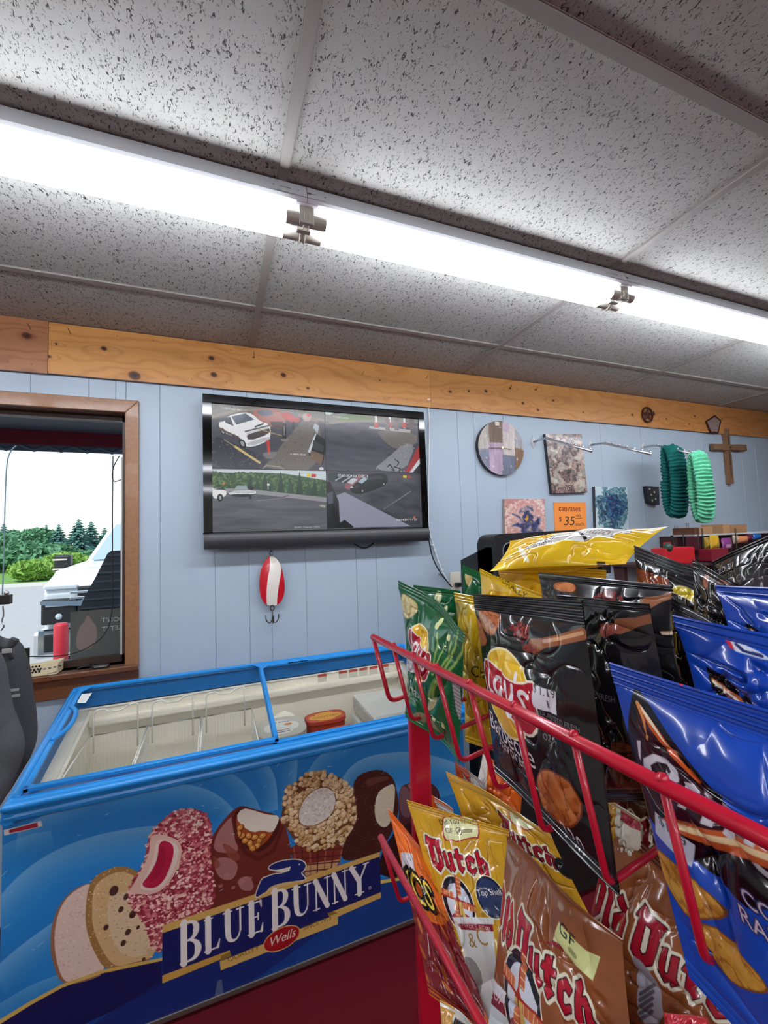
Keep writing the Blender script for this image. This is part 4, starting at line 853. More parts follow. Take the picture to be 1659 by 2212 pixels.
# nut cone
cv.poly(k7([(548, 690), (600, 660), (880, 660), (900, 690), (860, 790), (830, 830), (650, 870), (640, 800), (570, 760)]), '7c2f26')
cv.poly(k7([(640, 790), (870, 760), (840, 830), (650, 865)]), 'c39a6c')
for i in range(7): cv.line(k7([(575 + i*52, 680), (600 + i*42, 860)]), .5, '5a1f1c' if i % 2 else 'a4604a', .8)
for i in range(4): cv.line(k7([(560 + i*15, 720 + i*40), (890 - i*12, 690 + i*42)]), .45, '5a2420', .8)
nb = k7([(745 + 245*math.cos(t)*(1 + .03*math.sin(9*t)), 450 + 247*math.sin(t)*(1 + .03*math.cos(7*t))) for t in np.linspace(0, 6.2, 40)])
cv.poly(nb, '6b3f24'); mk = cv.mask_poly(nb)
R = random.Random(9); ys, xs_ = np.nonzero(mk > .5)
for i in range(520):
    k = R.randrange(len(ys)); cx, cy = xs_[k]/cv.k, ys[k]/cv.ky; r = .85 + .55*R.random(); a0 = R.random()*6.28; nn = R.randint(4, 6)
    pts = [(cx + r*math.cos(a0 + 6.28*j/nn)*(.7+.5*R.random()), cy + r*math.sin(a0 + 6.28*j/nn)*(.6+.5*R.random())) for j in range(nn)]
    cv.poly([(a + .12, b + .18) for a, b in pts], '5a3218', .8, raw=True, sm=1); c0 = R.choice(['d6b88a', 'c7a26c', 'e2cba2', 'b88c54', 'dcc094']); cv.poly(pts, c0, raw=True, sm=1)
    cv.poly([(cx + (a-cx)*.5 - .15, cy + (b-cy)*.5 - .2) for a, b in pts], mixc(c0, 'f4e6cc', np.array(.45)).tolist(), .8, raw=True)
bt = k7([(640, 380), (700, 320), (780, 295), (835, 330), (845, 400), (820, 470), (760, 520), (690, 548), (620, 540), (605, 470)])
cv.poly(bt, 'd9d2c8', sm=2, out='8d5f3c', ow=.35); cv.speck(cv.mask_poly(bt, sm=2), 160, .5, ['d0c8be', 'e2dcd3', 'c8bfb6'], 11)
# second chocolate bars
cv.poly(k7([(1245, 310), (1300, 270), (1400, 255), (1480, 280), (1520, 360), (1540, 860), (1200, 930), (1230, 700), (1250, 480)]), '4d2a2c', sm=2)
cv.poly(k7([(1290, 275), (1400, 260), (1420, 420), (1370, 420), (1340, 330)]), 'a8616a', sm=1)
cv.poly(k7([(1245, 320), (1290, 280), (1340, 370), (1330, 500), (1260, 480)]), '74525a', sm=1)
cv.poly(k7([(1125, 720), (1240, 560), (1330, 520), (1500, 640), (1500, 860), (1130, 900)]), '2e1312', sm=1)
cb2 = k7([(950, 280), (990, 225), (1060, 192), (1140, 185), (1215, 235), (1238, 330), (1252, 450), (1215, 560), (1150, 690), (1120, 720), (870, 790), (900, 640), (985, 520), (975, 380)])
cv.poly(cb2, '46201a', sm=2)
R = random.Random(31); mk = cv.mask_poly(cb2, sm=2); ys, xs_ = np.nonzero(mk > .5)
for i in range(130):
    k = R.randrange(len(ys)); cx, cy = xs_[k]/cv.k, ys[k]/cv.ky; r = .35 + .45*R.random(); cv.ell(cx, cy, r, r*.85, '2c120e', .7, raw=True, soft=.5); cv.ell(cx - .1, cy - .15, r*.6, r*.5, '7d4a3c', .8, raw=True, soft=.6)
cv.poly(k7([(1030, 260), (1080, 235), (1180, 225), (1190, 250), (1090, 275), (1050, 300)]), '8a5646', .5, sm=2)
cb3 = k7([(1092, 420), (1115, 330), (1170, 290), (1225, 275), (1222, 380), (1210, 480), (1180, 550), (1135, 556), (1098, 505)])
cv.poly(cb3, 'd3c9ae', sm=1); cv.speck(cv.mask_poly(cb3, sm=1), 60, .4, ['c9bfa4', 'dcd3bb'], 4)
# gold line
cv.line(low[:6], [1.3, 1.2, 1.1, 1.0, .95, .9], 'd0ac58'); cv.line([(818, 1906), (870, 1897), (940, 1888), (1010, 1880)], 1.2, 'd9bb62')
# sign
cv.poly([(351, 1999), (820, 1840), (823, 1939), (351, 2124)], '0b1d5c')
cv.poly([(351, 1999), (820, 1840), (820, 1850), (351, 2016)], 'd2a95a')
cv.poly([(351, 2107), (497, 2052), (497, 2064), (351, 2124)], 'c99c48'); cv.poly([(710, 1972), (823, 1927), (823, 1939), (712, 1988)], 'd2a95a')
rb = [(475, 2077), (730, 1973), (730, 1996), (477, 2096)]; cv.poly(rb, 'd4ad60'); cv.poly([(475, 2077), (500, 2064), (497, 2056), (478, 2064)], '8d6a2c')
cv.poly([(710, 1978), (730, 1973), (722, 1969), (706, 1972)], '8d6a2c')
def ang(p, q): a, b = cv.map(*p), cv.map(*q); return math.atan2(b[1]-a[1], b[0]-a[0])
# rabbit
bun = k7([(328, 1010), (345, 950), (375, 880), (405, 872), (445, 855), (500, 850), (530, 838), (560, 828), (500, 828), (430, 826), (412, 812), (450, 785), (520, 765), (600, 760), (640, 775), (655, 800), (640, 830), (620, 850), (640, 868), (655, 890), (560, 900), (470, 935), (400, 965)])
cv.poly(k7([(320, 1022), (400, 905), (520, 870), (640, 880), (675, 895), (560, 920), (430, 960)]), 'd2a95a', sm=1)
cv.poly(bun, '10286e', sm=1, out='e6ddc8', ow=.32)
cv.poly(k7([(440, 832), (540, 812), (560, 800), (545, 840), (480, 842)]), 'e6ddc8', sm=1); q = cv.map(*k7([(612, 792)])[0]); cv.ell(q[0], q[1], .28, .28, 'e6ddc8', raw=True)
cv.poly(k7([(400, 965), (430, 930), (520, 905), (640, 893), (560, 915), (470, 940), (380, 985)]), 'd8b87c', sm=1)
# serif lettering
SER = {'B': [([(.2, 0), (.2, 1)], .17), ([(.05, .975), (.5, .975), (.72, .9), (.78, .76), (.7, .6), (.5, .53), (.22, .53)], [.05, .06, .12, .17, .12, .06, .05]), ([(.45, .53), (.74, .45), (.87, .27), (.76, .08), (.5, .025), (.05, .025)], [.05, .11, .19, .13, .06, .05])],
       'L': [([(.25, 0), (.25, 1)], .19), ([(.05, .975), (.5, .975)], .05), ([(.05, .025), (.85, .025)], .055), ([(.8, .03), (.92, .26)], [.1, .03])],
       'U': [([(.22, 1), (.22, .3), (.3, .1), (.5, .03), (.7, .1), (.8, .3)], [.19, .19, .15, .08, .06, .055]), ([(.8, .3), (.8, 1)], .06), ([(.03, .975), (.42, .975)], .05), ([(.64, .975), (.96, .975)], .05)],
       'E': [([(.25, 0), (.25, 1)], .2), ([(.05, .975), (.82, .975)], .05), ([(.05, .025), (.88, .025)], .055), ([(.25, .52), (.66, .52)], .05), ([(.8, .98), (.84, .78)], [.09, .03]), ([(.84, .02), (.92, .26)], [.1, .03]), ([(.64, .42), (.64, .62)], .05)],
       'N': [([(.18, 0), (.18, 1)], .06), ([(.16, .97), (.82, .03)], .19), ([(.84, 0), (.84, 1)], .06), ([(.02, .975), (.3, .975)], .05), ([(.03, .025), (.36, .025)], .05), ([(.68, .975), (1, .975)], .05)],
       'Y': [([(.12, .98), (.5, .45)], .19), ([(.9, .98), (.52, .45)], .07), ([(.5, .48), (.5, 0)], .19), ([(0, .975), (.34, .975)], .05), ([(.74, .975), (1.02, .975)], .05), ([(.28, .025), (.72, .025)], .05)]}
def sglyph(c, ch, o, ex, ey, col, h):
    for pts, w_ in SER[ch]:
        P = [np.array(o) + np.array(ex)*x + np.array(ey)*y for x, y in pts]; ws = [q*h for q in w_] if isinstance(w_, list) else w_*h
        if len(P) > 3: 
            if isinstance(ws, list): 
                Q = chaikin(np.array([list(p) + [w2] for p, w2 in zip(P, ws)]), 2, False); P, ws = Q[:, :2], list(Q[:, 2])
            else: P = chaikin(P, 2, False)
        c.line(P, ws, col, raw=True)
def bl_(x): return 2078 - .38*(x - 390)
for ch, xa, xb, big in (('B', 388, 436, 1), ('L', 441, 478, 0), ('U', 482, 529, 0), ('E', 535, 571, 0), ('B', 586, 628, 1), ('U', 631, 674, 0), ('N', 677, 714, 0), ('N', 717, 752, 0), ('Y', 756, 797, 0)):
    a = np.array(cv.map(xa, bl_(xa))); b = np.array(cv.map(xb, bl_(xb))); h = 12.2 if big else 9.9
    if big: a[1] += .9; b[1] += .9
    sglyph(cv, ch, a, b - a, np.array([-.02, -h]), 'ece6e0', h*.92)
q = cv.map(799, 1918); cv.ell(q[0], q[1], .55, .55, 'e9e2da', raw=True); cv.ell(q[0], q[1], .36, .36, '2a3a78', raw=True)
a_ = ang((475, 2087), (730, 1984))
cv.text('QUALITY', *cv.map(527, 2064), 1.5, '7a5418', a_, 1.15, raw=True); cv.text('SINCE 1913', *cv.map(686, 1998), 1.5, '7a5418', a_, .95, raw=True)
q = cv.map(609, 2027); cv.ell(q[0], q[1], 6.1, 3.6, 'd9b066', raw=True, rot=-.05); cv.ell(q[0], q[1], 5.8, 3.3, 'a3161f', raw=True, rot=-.05); cv.text('Wells', q[0], q[1] + 1.0, 2.9, 'e8d9c4', -.05, .95, shear=.3, raw=True)
# small sticker, pull mark, scratches
cv.poly(k6([(25, 455), (265, 395), (273, 430), (30, 490)]), 'd8d4d0'); cv.poly(k6([(58, 455), (240, 405), (245, 435), (62, 475)]), 'a4283a')
cv.poly([(470, 2118), (479, 2115), (483, 2145), (462, 2160)], '8b8f9c', .55)
R = random.Random(5)
for i in range(46):
    x, y = R.random()*cv.W, R.random()*cv.H*.55; a = R.choice((-.5, -.3, -.7, .2)); l = .4 + R.random()*1.3; cv.line([(x, y), (x + l*math.cos(a), y + l*math.sin(a))], .1 + .12*R.random(), 'bcd3e6', .75, raw=True)
img = cv.out(); P = np.zeros((cv.nv, cv.nu, 3)); P[..., 0] = np.linspace(pxa, pxb, cv.nu); P[..., 2] = np.linspace(pz1, pz0, cv.nv)[:, None]; P[..., 1] = fyf
B = P[::cv.nv-1, ::cv.nu-1].copy()[:, ::-1]; B[..., 1] += .003
grids('front_panel', [(P, img, 0), (B, '0d3f8a', 0)], pmat('print_gloss', .42, coat=.15), fr_)
# ================================================================ TELEVISION
k2 = crop(420, 780, 540/1659)
ty = 2.10
tl_, br_ = atY(437, 851, ty), atY(922, 1166, ty)
tx0, tx1, tz1, tz0 = tl_[0] - .0, br_[0] + .015, atY(680, 869, ty)[2] - .002, atY(682, 1178, ty)[2]
tv = thing('television', ((tx0+tx1)/2, 2.15, tz0), 'large black wall-mounted television showing four security camera views', 'television')
sx0, sx1 = atY(458, 1000, ty)[0], atY(908, 1000, ty)[0]; sz1 = atY(455, 870, ty)[2]; sz0 = atY(460, 1153, ty)[2]
zb_ = tz0 + .075
gb = mat('gloss_black', '050506', .06, coat=.3, spec=.35, var=.001); spk = mat('speaker_grey', '3a3a3d', .38)
m = MB()
m.box(tx0, tx1, ty, ty + .03, sz1, tz1, bev=.004); m.box(tx0, tx1, ty, ty + .03, zb_, sz0, bev=.004); m.box(tx0, sx0, ty, ty + .03, sz0 - .001, sz1 + .001); m.box(sx1, tx1, ty, ty + .03, sz0 - .001, sz1 + .001); m.build('bezel', gb, tv)
m = MB(); m.box(tx0 + .02, tx1 - .02, ty + .03, ty + .07, tz0 + .03, tz1 - .03, bev=.01); m.build('rear_shell', bl, tv)
m = MB(); N = 10; m.prism([(tx0, ty + .035, zb_ - .002)] + [(tx0, ty - .012*math.sin(math.pi*k/N)**.7, zb_ - .002 - (zb_ - tz0 - .012)*k/N) for k in range(N + 1)] + [(tx0, ty + .012, tz0), (tx0, ty + .05, tz0)], (tx1 - tx0, 0, 0)); m.build('speaker_bar', spk, tv)
m = MB(); m.box((tx0+tx1)/2 - .2, (tx0+tx1)/2 + .2, ty + .068, WY, (tz0+tz1)/2 - .15, (tz0+tz1)/2 + .15); m.build('wall_mount', bl, tv)
W_, H_ = (sx1-sx0)*100, (sz1-sz0)*100
cv = Cv(W_, H_, 700, '20242c', map=lambda x, y: (lambda p: ((p[0]-sx0)*100, (sz1-p[2])*100))(atY(420 + x*540/1659, 780 + y*540/1659, ty)))
wn = cv.win(np.array([[0, 0], [W_, H_]])); X, Y = wn[4], wn[5]; mx_ = cv.map(872, 600)[0]; my_ = cv.map(500, 715)[1]
cv.a[:] = mixc('3e3f49', '5c5b66', fbm(X*.12, Y*.35, 8)).astype(np.float32)
def clipq(x0, x1, y0, y1):
    m = np.zeros((cv.h, cv.w), np.float32); m[int(max(0, y0)*cv.ky):int(y1*cv.ky), int(max(0, x0)*cv.k):int(x1*cv.k)] = 1; cv.clip = m
# upper left: pickup truck and entrance walk
clipq(0, mx_, 0, my_)
cv.poly([(110, 280), (870, 330), (870, 720), (110, 720)], '45454f')
cv.poly([(110, 280), (870, 330), (870, 400), (500, 330), (300, 330), (110, 380)], '77746f'); cv.poly([(110, 480), (260, 540), (480, 640), (480, 720), (110, 720)], '33343f', sm=1)
cv.poly([(650, 470), (760, 350), (830, 380), (860, 720), (440, 720), (520, 640), (590, 540)], '6c655f', sm=1); cv.speck(cv.clip*(np.ones_like(cv.clip)), 500, .35, ['55545e', '4c4c56', '5f5e66'], 2)
cv.line([(130, 370), (300, 330), (520, 330), (700, 360), (870, 400)], 2.2, 'b59a82', .35)
# cars behind
cv.poly([(380, 330), (470, 305), (590, 330), (610, 400), (590, 440), (520, 445), (470, 400), (390, 390)], 'a5685c', sm=1); cv.poly([(400, 335), (480, 315), (540, 345), (470, 370)], '5c6473', sm=1); cv.poly([(560, 340), (640, 340), (700, 370), (700, 410), (620, 400)], 'b4423a', sm=1); cv.poly([(620, 335), (690, 350), (680, 375)], '6a7484'); cv.poly([(500, 400), (590, 400), (580, 445), (520, 440)], '3a3236', .8)
# pickup
cv.poly([(165, 400), (200, 400), (215, 365), (330, 335), (390, 350), (440, 400), (500, 415), (510, 470), (500, 520), (420, 560), (350, 570), (330, 545), (300, 500), (230, 490), (165, 440)], 'e2e2e4', sm=1)
cv.poly([(245, 365), (340, 345), (400, 385), (280, 420)], '525c6c'); cv.poly([(200, 375), (240, 368), (262, 430), (205, 405)], '3c424e'); cv.line([(340, 465), (500, 425)], .7, '55585e'); cv.poly([(345, 480), (500, 435), (505, 480), (360, 530)], '4a4242', sm=1); cv.line([(350, 480), (500, 437)], .8, 'c9c9cc'); cv.poly([(400, 430), (460, 408), (462, 418), (405, 440)], '3a3a3e'); cv.poly([(345, 540), (505, 495), (505, 520), (360, 568)], 'b5b6bb', sm=1)
for (x, y, r) in ((320, 545, 1.75), (190, 465, 1.3)): q = cv.map(x, y); cv.ell(q[0], q[1], r*.8, r*1.25, '1c1c20', rot=-.4, raw=True); cv.ell(q[0], q[1], r*.45, r*.8, '9a9ba0', rot=-.4, raw=True)
cv.poly([(165, 440), (300, 500), (290, 510), (170, 455)], '5a463e'); cv.line([(270, 565), (434, 672)], 1.1, 'cbb573'); cv.line([(200, 520), (270, 565)], .5, '8d8260'); cv.line([(430, 450), (590, 495)], .5, 'b59c62', .8)
cv.poly([(480, 525), (498, 522), (508, 615), (488, 620)], 'c23a32'); cv.ell(489, 524, .6, .3, 'd8564a'); cv.poly([(440, 610), (510, 600), (560, 600), (500, 660)], '8d8782', .7, sm=1)
cv.poly([(585, 410), (612, 410), (612, 515), (585, 512)], '1d1a1c'); cv.line([(598, 430), (598, 490)], .35, '9a9a9c'); cv.poly([(650, 400), (668, 400), (664, 450), (650, 450)], '24262c'); cv.poly([(575, 515), (630, 512), (620, 530), (580, 530)], '7d7a76')
cv.poly([(800, 470), (870, 520), (870, 600), (850, 690), (760, 620)], '1c1c20'); cv.poly([(775, 590), (860, 620), (845, 690), (770, 640)], '6f5a48'); cv.poly([(755, 600), (805, 475), (812, 480), (770, 610)], 'c9d3dc'); cv.poly([(790, 520), (860, 560), (855, 600), (785, 580)], '3a3b3e'); cv.ell(785, 628, .6, .6, '8d6d55'); cv.poly([(800, 410), (830, 430), (820, 480), (790, 440)], 'aab2ba')
cv.poly([(720, 340), (780, 350), (770, 400), (720, 395)], 'c4a59a', .7, sm=1); cv.ell(760, 355, .9, .9, 'c2483c'); cv.line([(450, 715), (480, 690), (560, 700), (600, 716)], .7, '9c958e', .7); cv.ell(845, 712, 1.2, .8, 'c9cdd2')
cv.text('in entry door', *cv.map(690, 622), 1.05, 'f2f2f2', .02, raw=True); cv.text('13-2024 Saturday', *cv.map(245, 321), 1.0, 'e8e8e8', .02, .9, raw=True)
# upper right: curved drive
clipq(mx_, W_, 0, my_)
cv.poly([(870, 330), (1500, 380), (1500, 740), (870, 720)], '3f404b'); wn2 = cv.win(np.array([[mx_, 0], [W_, my_]])); cv.put(wn2, np.ones_like(wn2[4]), lambda x, y: mixc('363742', '5b5b66', fbm(x*.12 + y*.1, y*.5 - x*.05, 4)), .85)
cv.poly([(870, 330), (1500, 380), (1500, 420), (1200, 400), (1050, 400), (870, 420)], '77756f', sm=1); cv.poly([(870, 330), (950, 335), (900, 355), (870, 350)], 'b9c8c0'); cv.poly([(980, 345), (1180, 372), (1180, 390), (1040, 400), (940, 395)], '667a4c', sm=1); cv.line([(875, 415), (1000, 398), (1200, 400), (1500, 440)], 2.0, 'b58f78', .4, soft=.8)
cv.poly([(1210, 450), (1480, 470), (1480, 560), (1340, 590), (1250, 520)], '6d6763', sm=1); cv.poly([(1190, 720), (1260, 660), (1400, 540), (1470, 560), (1400, 735)], '84858c', sm=1); cv.speck(cv.mask_poly([(1190, 720), (1260, 660), (1400, 540), (1470, 560), (1400, 735)]), 120, .35, ['95959c', '707078'], 6)
cv.poly([(1398, 738), (1490, 560), (1500, 640), (1500, 740)], '9e2f30'); cv.poly([(1430, 738), (1500, 640), (1500, 740)], 'c8ccd2'); cv.poly([(1452, 738), (1500, 680), (1500, 740)], '24242a'); cv.poly([(1165, 430), (1440, 455), (1435, 475), (1160, 445)], 'a9a6a4')
for x in (1208, 1300, 1395): cv.line([(x, 365), (x + 2, 440)], 1.2, 'd5d5d7'); cv.poly([(x - 12, 405), (x + 14, 405), (x + 14, 442), (x - 12, 440)], 'b5443c')
for x in (1270, 1330, 1430): cv.poly([(x, 380), (x + 30, 384), (x + 30, 460), (x, 455)], '6d5c60', .9)
cv.line([(1285, 700), (1300, 685), (1330, 725), (1310, 720)], .6, '16161a'); cv.line([(1330, 700), (1370, 712), (1365, 735)], .6, '16161a'); cv.line([(1335, 650), (1360, 670), (1350, 690)], .5, '16161a')
cv.text('07-13-2024 Saturday', *cv.map(975, 376), .8, 'dddddd', .02, .9, raw=True)
# lower left: boat, road, spruces
clipq(0, mx_, my_ + .15, H_)
cv.poly([(120, 715), (880, 730), (880, 900), (120, 860)], '3c5a36'); cv.poly([(120, 715), (880, 728), (880, 790), (600, 745), (400, 738), (250, 740), (120, 735)], 'c2ccd2'); cv.speck(cv.mask_poly([(120, 735), (400, 740), (880, 790), (880, 880), (120, 850)]), 900, .7, ['2c4a2a', '4a6b3c', '35532e', '5b7d45', '23402a'], 8)
for i, x in enumerate((370, 420, 470, 500, 575, 640, 700, 760, 800, 850)):
    h = (70, 60, 90, 80, 110, 70, 120, 60, 80, 60)[i]; b = 850 + (x - 300)*.08; cv.poly([(x - 26, b), (x, b - h - 20), (x + 26, b)], ('1f3a2c', '2a4834')[i % 2]); cv.poly([(x - 18, b - h*.45), (x, b - h - 34), (x + 18, b - h*.45)], ('1f3a2c', '2a4834')[i % 2])
cv.poly([(120, 840), (400, 850), (880, 905), (880, 1120), (120, 1140)], '55555c'); cv.poly([(120, 838), (400, 852), (880, 905), (880, 935), (450, 885), (120, 862)], '8c8b90'); wn2 = cv.win(cv.T([(120, 870), (880, 1140)])); cv.put(wn2, (cv.pmask(cv.T([(120, 865), (450, 890), (880, 940), (880, 1120), (120, 1140)]), wn2)), lambda x, y: mixc('46464d', '70707a', fbm(x*.07, y*.5, 14)), .9)
cv.line([(420, 925), (620, 905), (680, 900)], .4, '9a9aa0', .5); cv.line([(580, 905), (625, 890)], .4, '35353c', .7)
cv.poly([(120, 825), (128, 850), (212, 855), (216, 885), (190, 905), (120, 915)], 'dfe0e0', sm=1); q = cv.map(172, 905); cv.ell(q[0], q[1], 1.3, 1.75, '1a1a1c', raw=True); cv.ell(q[0], q[1], .6, .9, '9c9c9e', raw=True); cv.poly([(130, 850), (212, 853), (190, 840)], '20242a')
cv.poly([(213, 862), (410, 855), (408, 885), (250, 895)], 'd9dadb', sm=1); cv.poly([(225, 882), (400, 878), (370, 902), (260, 900)], '24262c', sm=1); cv.poly([(265, 850), (285, 825), (350, 825), (355, 850)], '8fa0a4'); cv.line([(230, 868), (400, 868)], .4, '4c5a66'); q = cv.map(380, 842); cv.ell(q[0], q[1], 1.2, .9, '17181c', raw=True); q = cv.map(372, 905); cv.ell(q[0], q[1], .7, .7, '222226', raw=True)
cv.poly([(484, 812), (500, 812), (500, 825), (484, 825)], 'dfe3e6'); cv.line([(491, 822), (491, 850)], .3, 'b8b8ba'); cv.poly([(183, 815), (198, 802), (204, 818)], 'd87a2c'); cv.poly([(748, 743), (775, 748), (775, 765), (748, 768)], 'd2c23c'); cv.poly([(778, 748), (810, 748), (810, 768), (778, 768)], 'b8322c'); cv.poly([(820, 955), (860, 950), (875, 965), (860, 972)], '9aa08c', sm=1)
cv.text('2024-07-13 Saturday 13:20:31', *cv.map(750, 1105), .8, 'dcdcdc', -.0, .95, raw=True)
# lower right: parked cars and walk
clipq(mx_, W_, my_ + .15, H_)
cv.poly([(876, 735), (1500, 745), (1500, 1100), (876, 1115)], '3a3a42'); wn2 = cv.win(cv.T([(876, 740), (1500, 1110)])); cv.put(wn2, np.ones_like(wn2[4]), lambda x, y: mixc('303038', '5e5d66', fbm(x*.1, y*.35, 21)), .9)
cv.poly([(920, 900), (1000, 868), (1440, 1095), (960, 1105)], '8c8ea2'); cv.poly([(876, 800), (905, 800), (960, 930), (970, 1108), (876, 1112)], '1a1c22'); cv.poly([(880, 880), (920, 860), (925, 940), (890, 950)], '4c5060'); cv.poly([(940, 1090), (1000, 1052), (1060, 1098), (1050, 1106), (940, 1108)], '0e0f12'); cv.poly([(905, 960), (925, 955), (960, 1010), (965, 1060), (930, 1070)], '0c0d10', sm=1)
cv.poly([(876, 740), (1000, 742), (1100, 745), (990, 800), (900, 800)], '2a3a36', sm=1)
for (a, b) in ((930, 790), (975, 800)): cv.poly([(a, b), (a + 40, b - 45), (a + 110, b - 50), (a + 130, b - 20), (a + 60, b + 15)], '1e2226', sm=1); cv.line([(a + 10, b), (a + 60, b - 30)], .7, '9aa6b0')
cv.poly([(992, 830), (1040, 775), (1130, 750), (1150, 790), (1060, 850), (1010, 850)], '8c5660', sm=1); cv.poly([(1015, 805), (1050, 775), (1090, 780), (1050, 815)], 'b7c0c8')
cv.poly([(1036, 840), (1095, 790), (1130, 755), (1250, 740), (1285, 760), (1285, 800), (1260, 830), (1120, 880), (1060, 880), (1036, 860)], '0f1114', sm=1); cv.poly([(1085, 800), (1125, 770), (1160, 775), (1115, 812)], '9ab0b8'); cv.poly([(1040, 830), (1090, 815), (1110, 830), (1050, 850)], '2a2e34', sm=1); cv.poly([(1150, 770), (1240, 755), (1260, 775), (1150, 790)], '2c3238')
for (x, y) in ((1118, 860), (1260, 815)): q = cv.map(x, y); cv.ell(q[0], q[1], .9, 1.2, '050506', raw=True); cv.ell(q[0], q[1], .45, .65, '8a8a8c', raw=True)
cv.ell(1046, 834, .8, .35, 'e4e8ea'); cv.line([(1260, 980), (1440, 862)], .5, '8e8e96', .7); cv.poly([(1240, 940), (1330, 940), (1420, 1000), (1300, 1020)], '55555e', .5, sm=2)
cv.text('07-13-2024 Sat 13:20:31', *cv.map(1055, 768), 1.35, 'ffffff', .012, .88, raw=True); cv.text('MAIN ENTRY D', *cv.map(1412, 1059), 1.3, 'f4f4f4', 0, .95, raw=True); cv.poly([(1388, 757), (1412, 760), (1410, 775), (1388, 772)], 'd2c23c'); cv.poly([(1415, 760), (1442, 762), (1442, 775), (1415, 774)], 'b8322c'); cv.poly([(1455, 1030), (1468, 1025), (1472, 1048), (1456, 1048)], 'b06a4c', sm=1)
cv.clip = None; cv.line([(mx_, 0), (mx_, H_)], .25, '0a0a0c', raw=True); cv.line([(0, my_), (W_, my_)], .3, '0a0a0c', raw=True)
P = np.zeros((cv.nv, cv.nu, 3)); P[..., 0] = np.linspace(sx0, sx1, cv.nu); P[..., 2] = np.linspace(sz1, sz0, cv.nv)[:, None]; P[..., 1] = ty + .008
sm_ = pmat('screen_glow', .2, emit=.5, coat=0, spec=.25); grids('screen', [(P, cv.out(), 0)], sm_, tv)
def textmesh(name, st, p, h, m_, parent, ex=(1, 0, 0), ey=(0, 0, 1), dep=.0006, sx=1):
    G = glyphs(st).copy(); G[..., 0] -= (G[..., 0].min() + G[..., 0].max())/2; G[..., 0] *= sx; G *= h/.72; ex = np.array(ex); ey = np.array(ey); m = MB(); nrm = np.cross(ex, ey)*dep
    for t in G: m.add([np.array(p) + nrm + ex*q[0] + ey*q[1] for q in t], [(0, 1, 2)])
    return m.build(name, m_, parent)
textmesh('logo', 'VIZIO', atY(707, 1152, ty) + [0, -.0005, -.006], .0125, mat('logo_silver', 'c9cbd0', .3, metal=.6), tv, sx=1.25)
# cables
m = MB(); yy = 2.19
m.tube(chaikin([atY(*p, yy) for p in ((925, 797), (928, 830), (920, 862), (924, 872), (928, 900), (926, 1000), (924, 1140), (935, 1175), (946, 1210), (958, 1240), (972, 1262))], 2, False), .004, 8)
tag(m.build('white_cable', mat('cable_white', 'dfe0e2', .5), loc=tuple(atY(926, 1000, yy)), smooth=True), 'white cable running down the wall right of the television', 'cable')
m = MB(); m.tube(chaikin([atY(*p, yy) for p in ((925, 797), (926, 840), (917, 866), (912, 880))], 2, False), .0028, 8)
tag(m.build('black_cable', blm, loc=tuple(atY(925, 820, yy)), smooth=True), 'black cable from the ceiling to the top of the television', 'cable')
m = MB(); m.tube(chaikin([atY(*p, 2.17) for p in ((905, 1120), (924, 1146), (929, 1185), (938, 1215), (955, 1243), (968, 1258), (976, 1268))], 2, False), .0038, 8)
tag(m.build('black_cable', blm, loc=tuple(atY(928, 1180, 2.17)), smooth=True), 'black cable hanging from the television to the wall outlet', 'cable')
m = MB(); m.tube(chaikin([atY(*p, 2.17) for p in ((762, 1172), (778, 1183), (795, 1183), (808, 1172))], 2, False), .0035, 8)
tag(m.build('black_cable', blm, loc=tuple(atY(780, 1180, 2.17)), smooth=True), 'short loop of black cable under the television', 'cable')
m = MB()
for px, py in ((926, 863), (934, 1177), (953, 1238)): p = atY(px, py, 2.18); m.box(p[0] - .008, p[0] + .008, 2.178, 2.2, p[2] - .004, p[2] + .004)
tag(m.build('cable_clip', mat('cable_white', ''), loc=tuple(atY(934, 1177, 2.19))), 'small white clips holding the cables to the wall', 'cable clip')

# ------------------------------------------------------------ big fishing spoon lure
ly = 2.165; k_ = crop(420, 780, 540/1659)
lu = thing('fishing_lure', tuple(atY(588, 1260, ly)), 'oversized red and white spoon fishing lure with treble hook hanging under the television', 'fishing lure')
ol = k_([(512, 1288), (540, 1305), (570, 1345), (590, 1410), (600, 1480), (598, 1540), (578, 1595), (545, 1625), (480, 1622), (450, 1590), (432, 1530), (430, 1450), (445, 1370), (475, 1315), (495, 1290)])
OL = chaikin(np.array([atY(*p, ly)[[0, 2]] for p in ol]), 2); cx, cz = OL.mean(0)
lx0, lx1, lz0, lz1 = OL[:, 0].min(), OL[:, 0].max(), OL[:, 1].min(), OL[:, 1].max(); cv = Cv((lx1-lx0)*100, (lz1-lz0)*100, 200, 'c21628', map=lambda x, y: (lambda p: ((p[0]-lx0)*100, (lz1-p[2])*100))(atY(420 + x*540/1659, 780 + y*540/1659, ly)))
cv.poly([(500, 1280), (535, 1280), (572, 1350), (578, 1390), (560, 1470), (548, 1560), (548, 1640), (482, 1640), (476, 1540), (484, 1440), (500, 1370)], 'e6e0d6', sm=1); cv.poly([(500, 1290), (535, 1295), (550, 1330), (510, 1350)], 'b5ab9c', .5, sm=1)
NV, NU = 160, 90; rows = []; 
for j in range(NV):
    z = lz1 - (lz1-lz0)*(.002 + .996*j/(NV-1)); xs_ = []
    for i in range(len(OL)):
        (xa, za), (xb, zb) = OL[i], OL[(i+1) % len(OL)]
        if (za > z) != (zb > z): xs_.append(xa + (xb-xa)*(z-za)/(zb-za))
    l, r = min(xs_), max(xs_); rows.append(np.stack([np.linspace(l, r, NU), np.zeros(NU), np.full(NU, z)], -1))
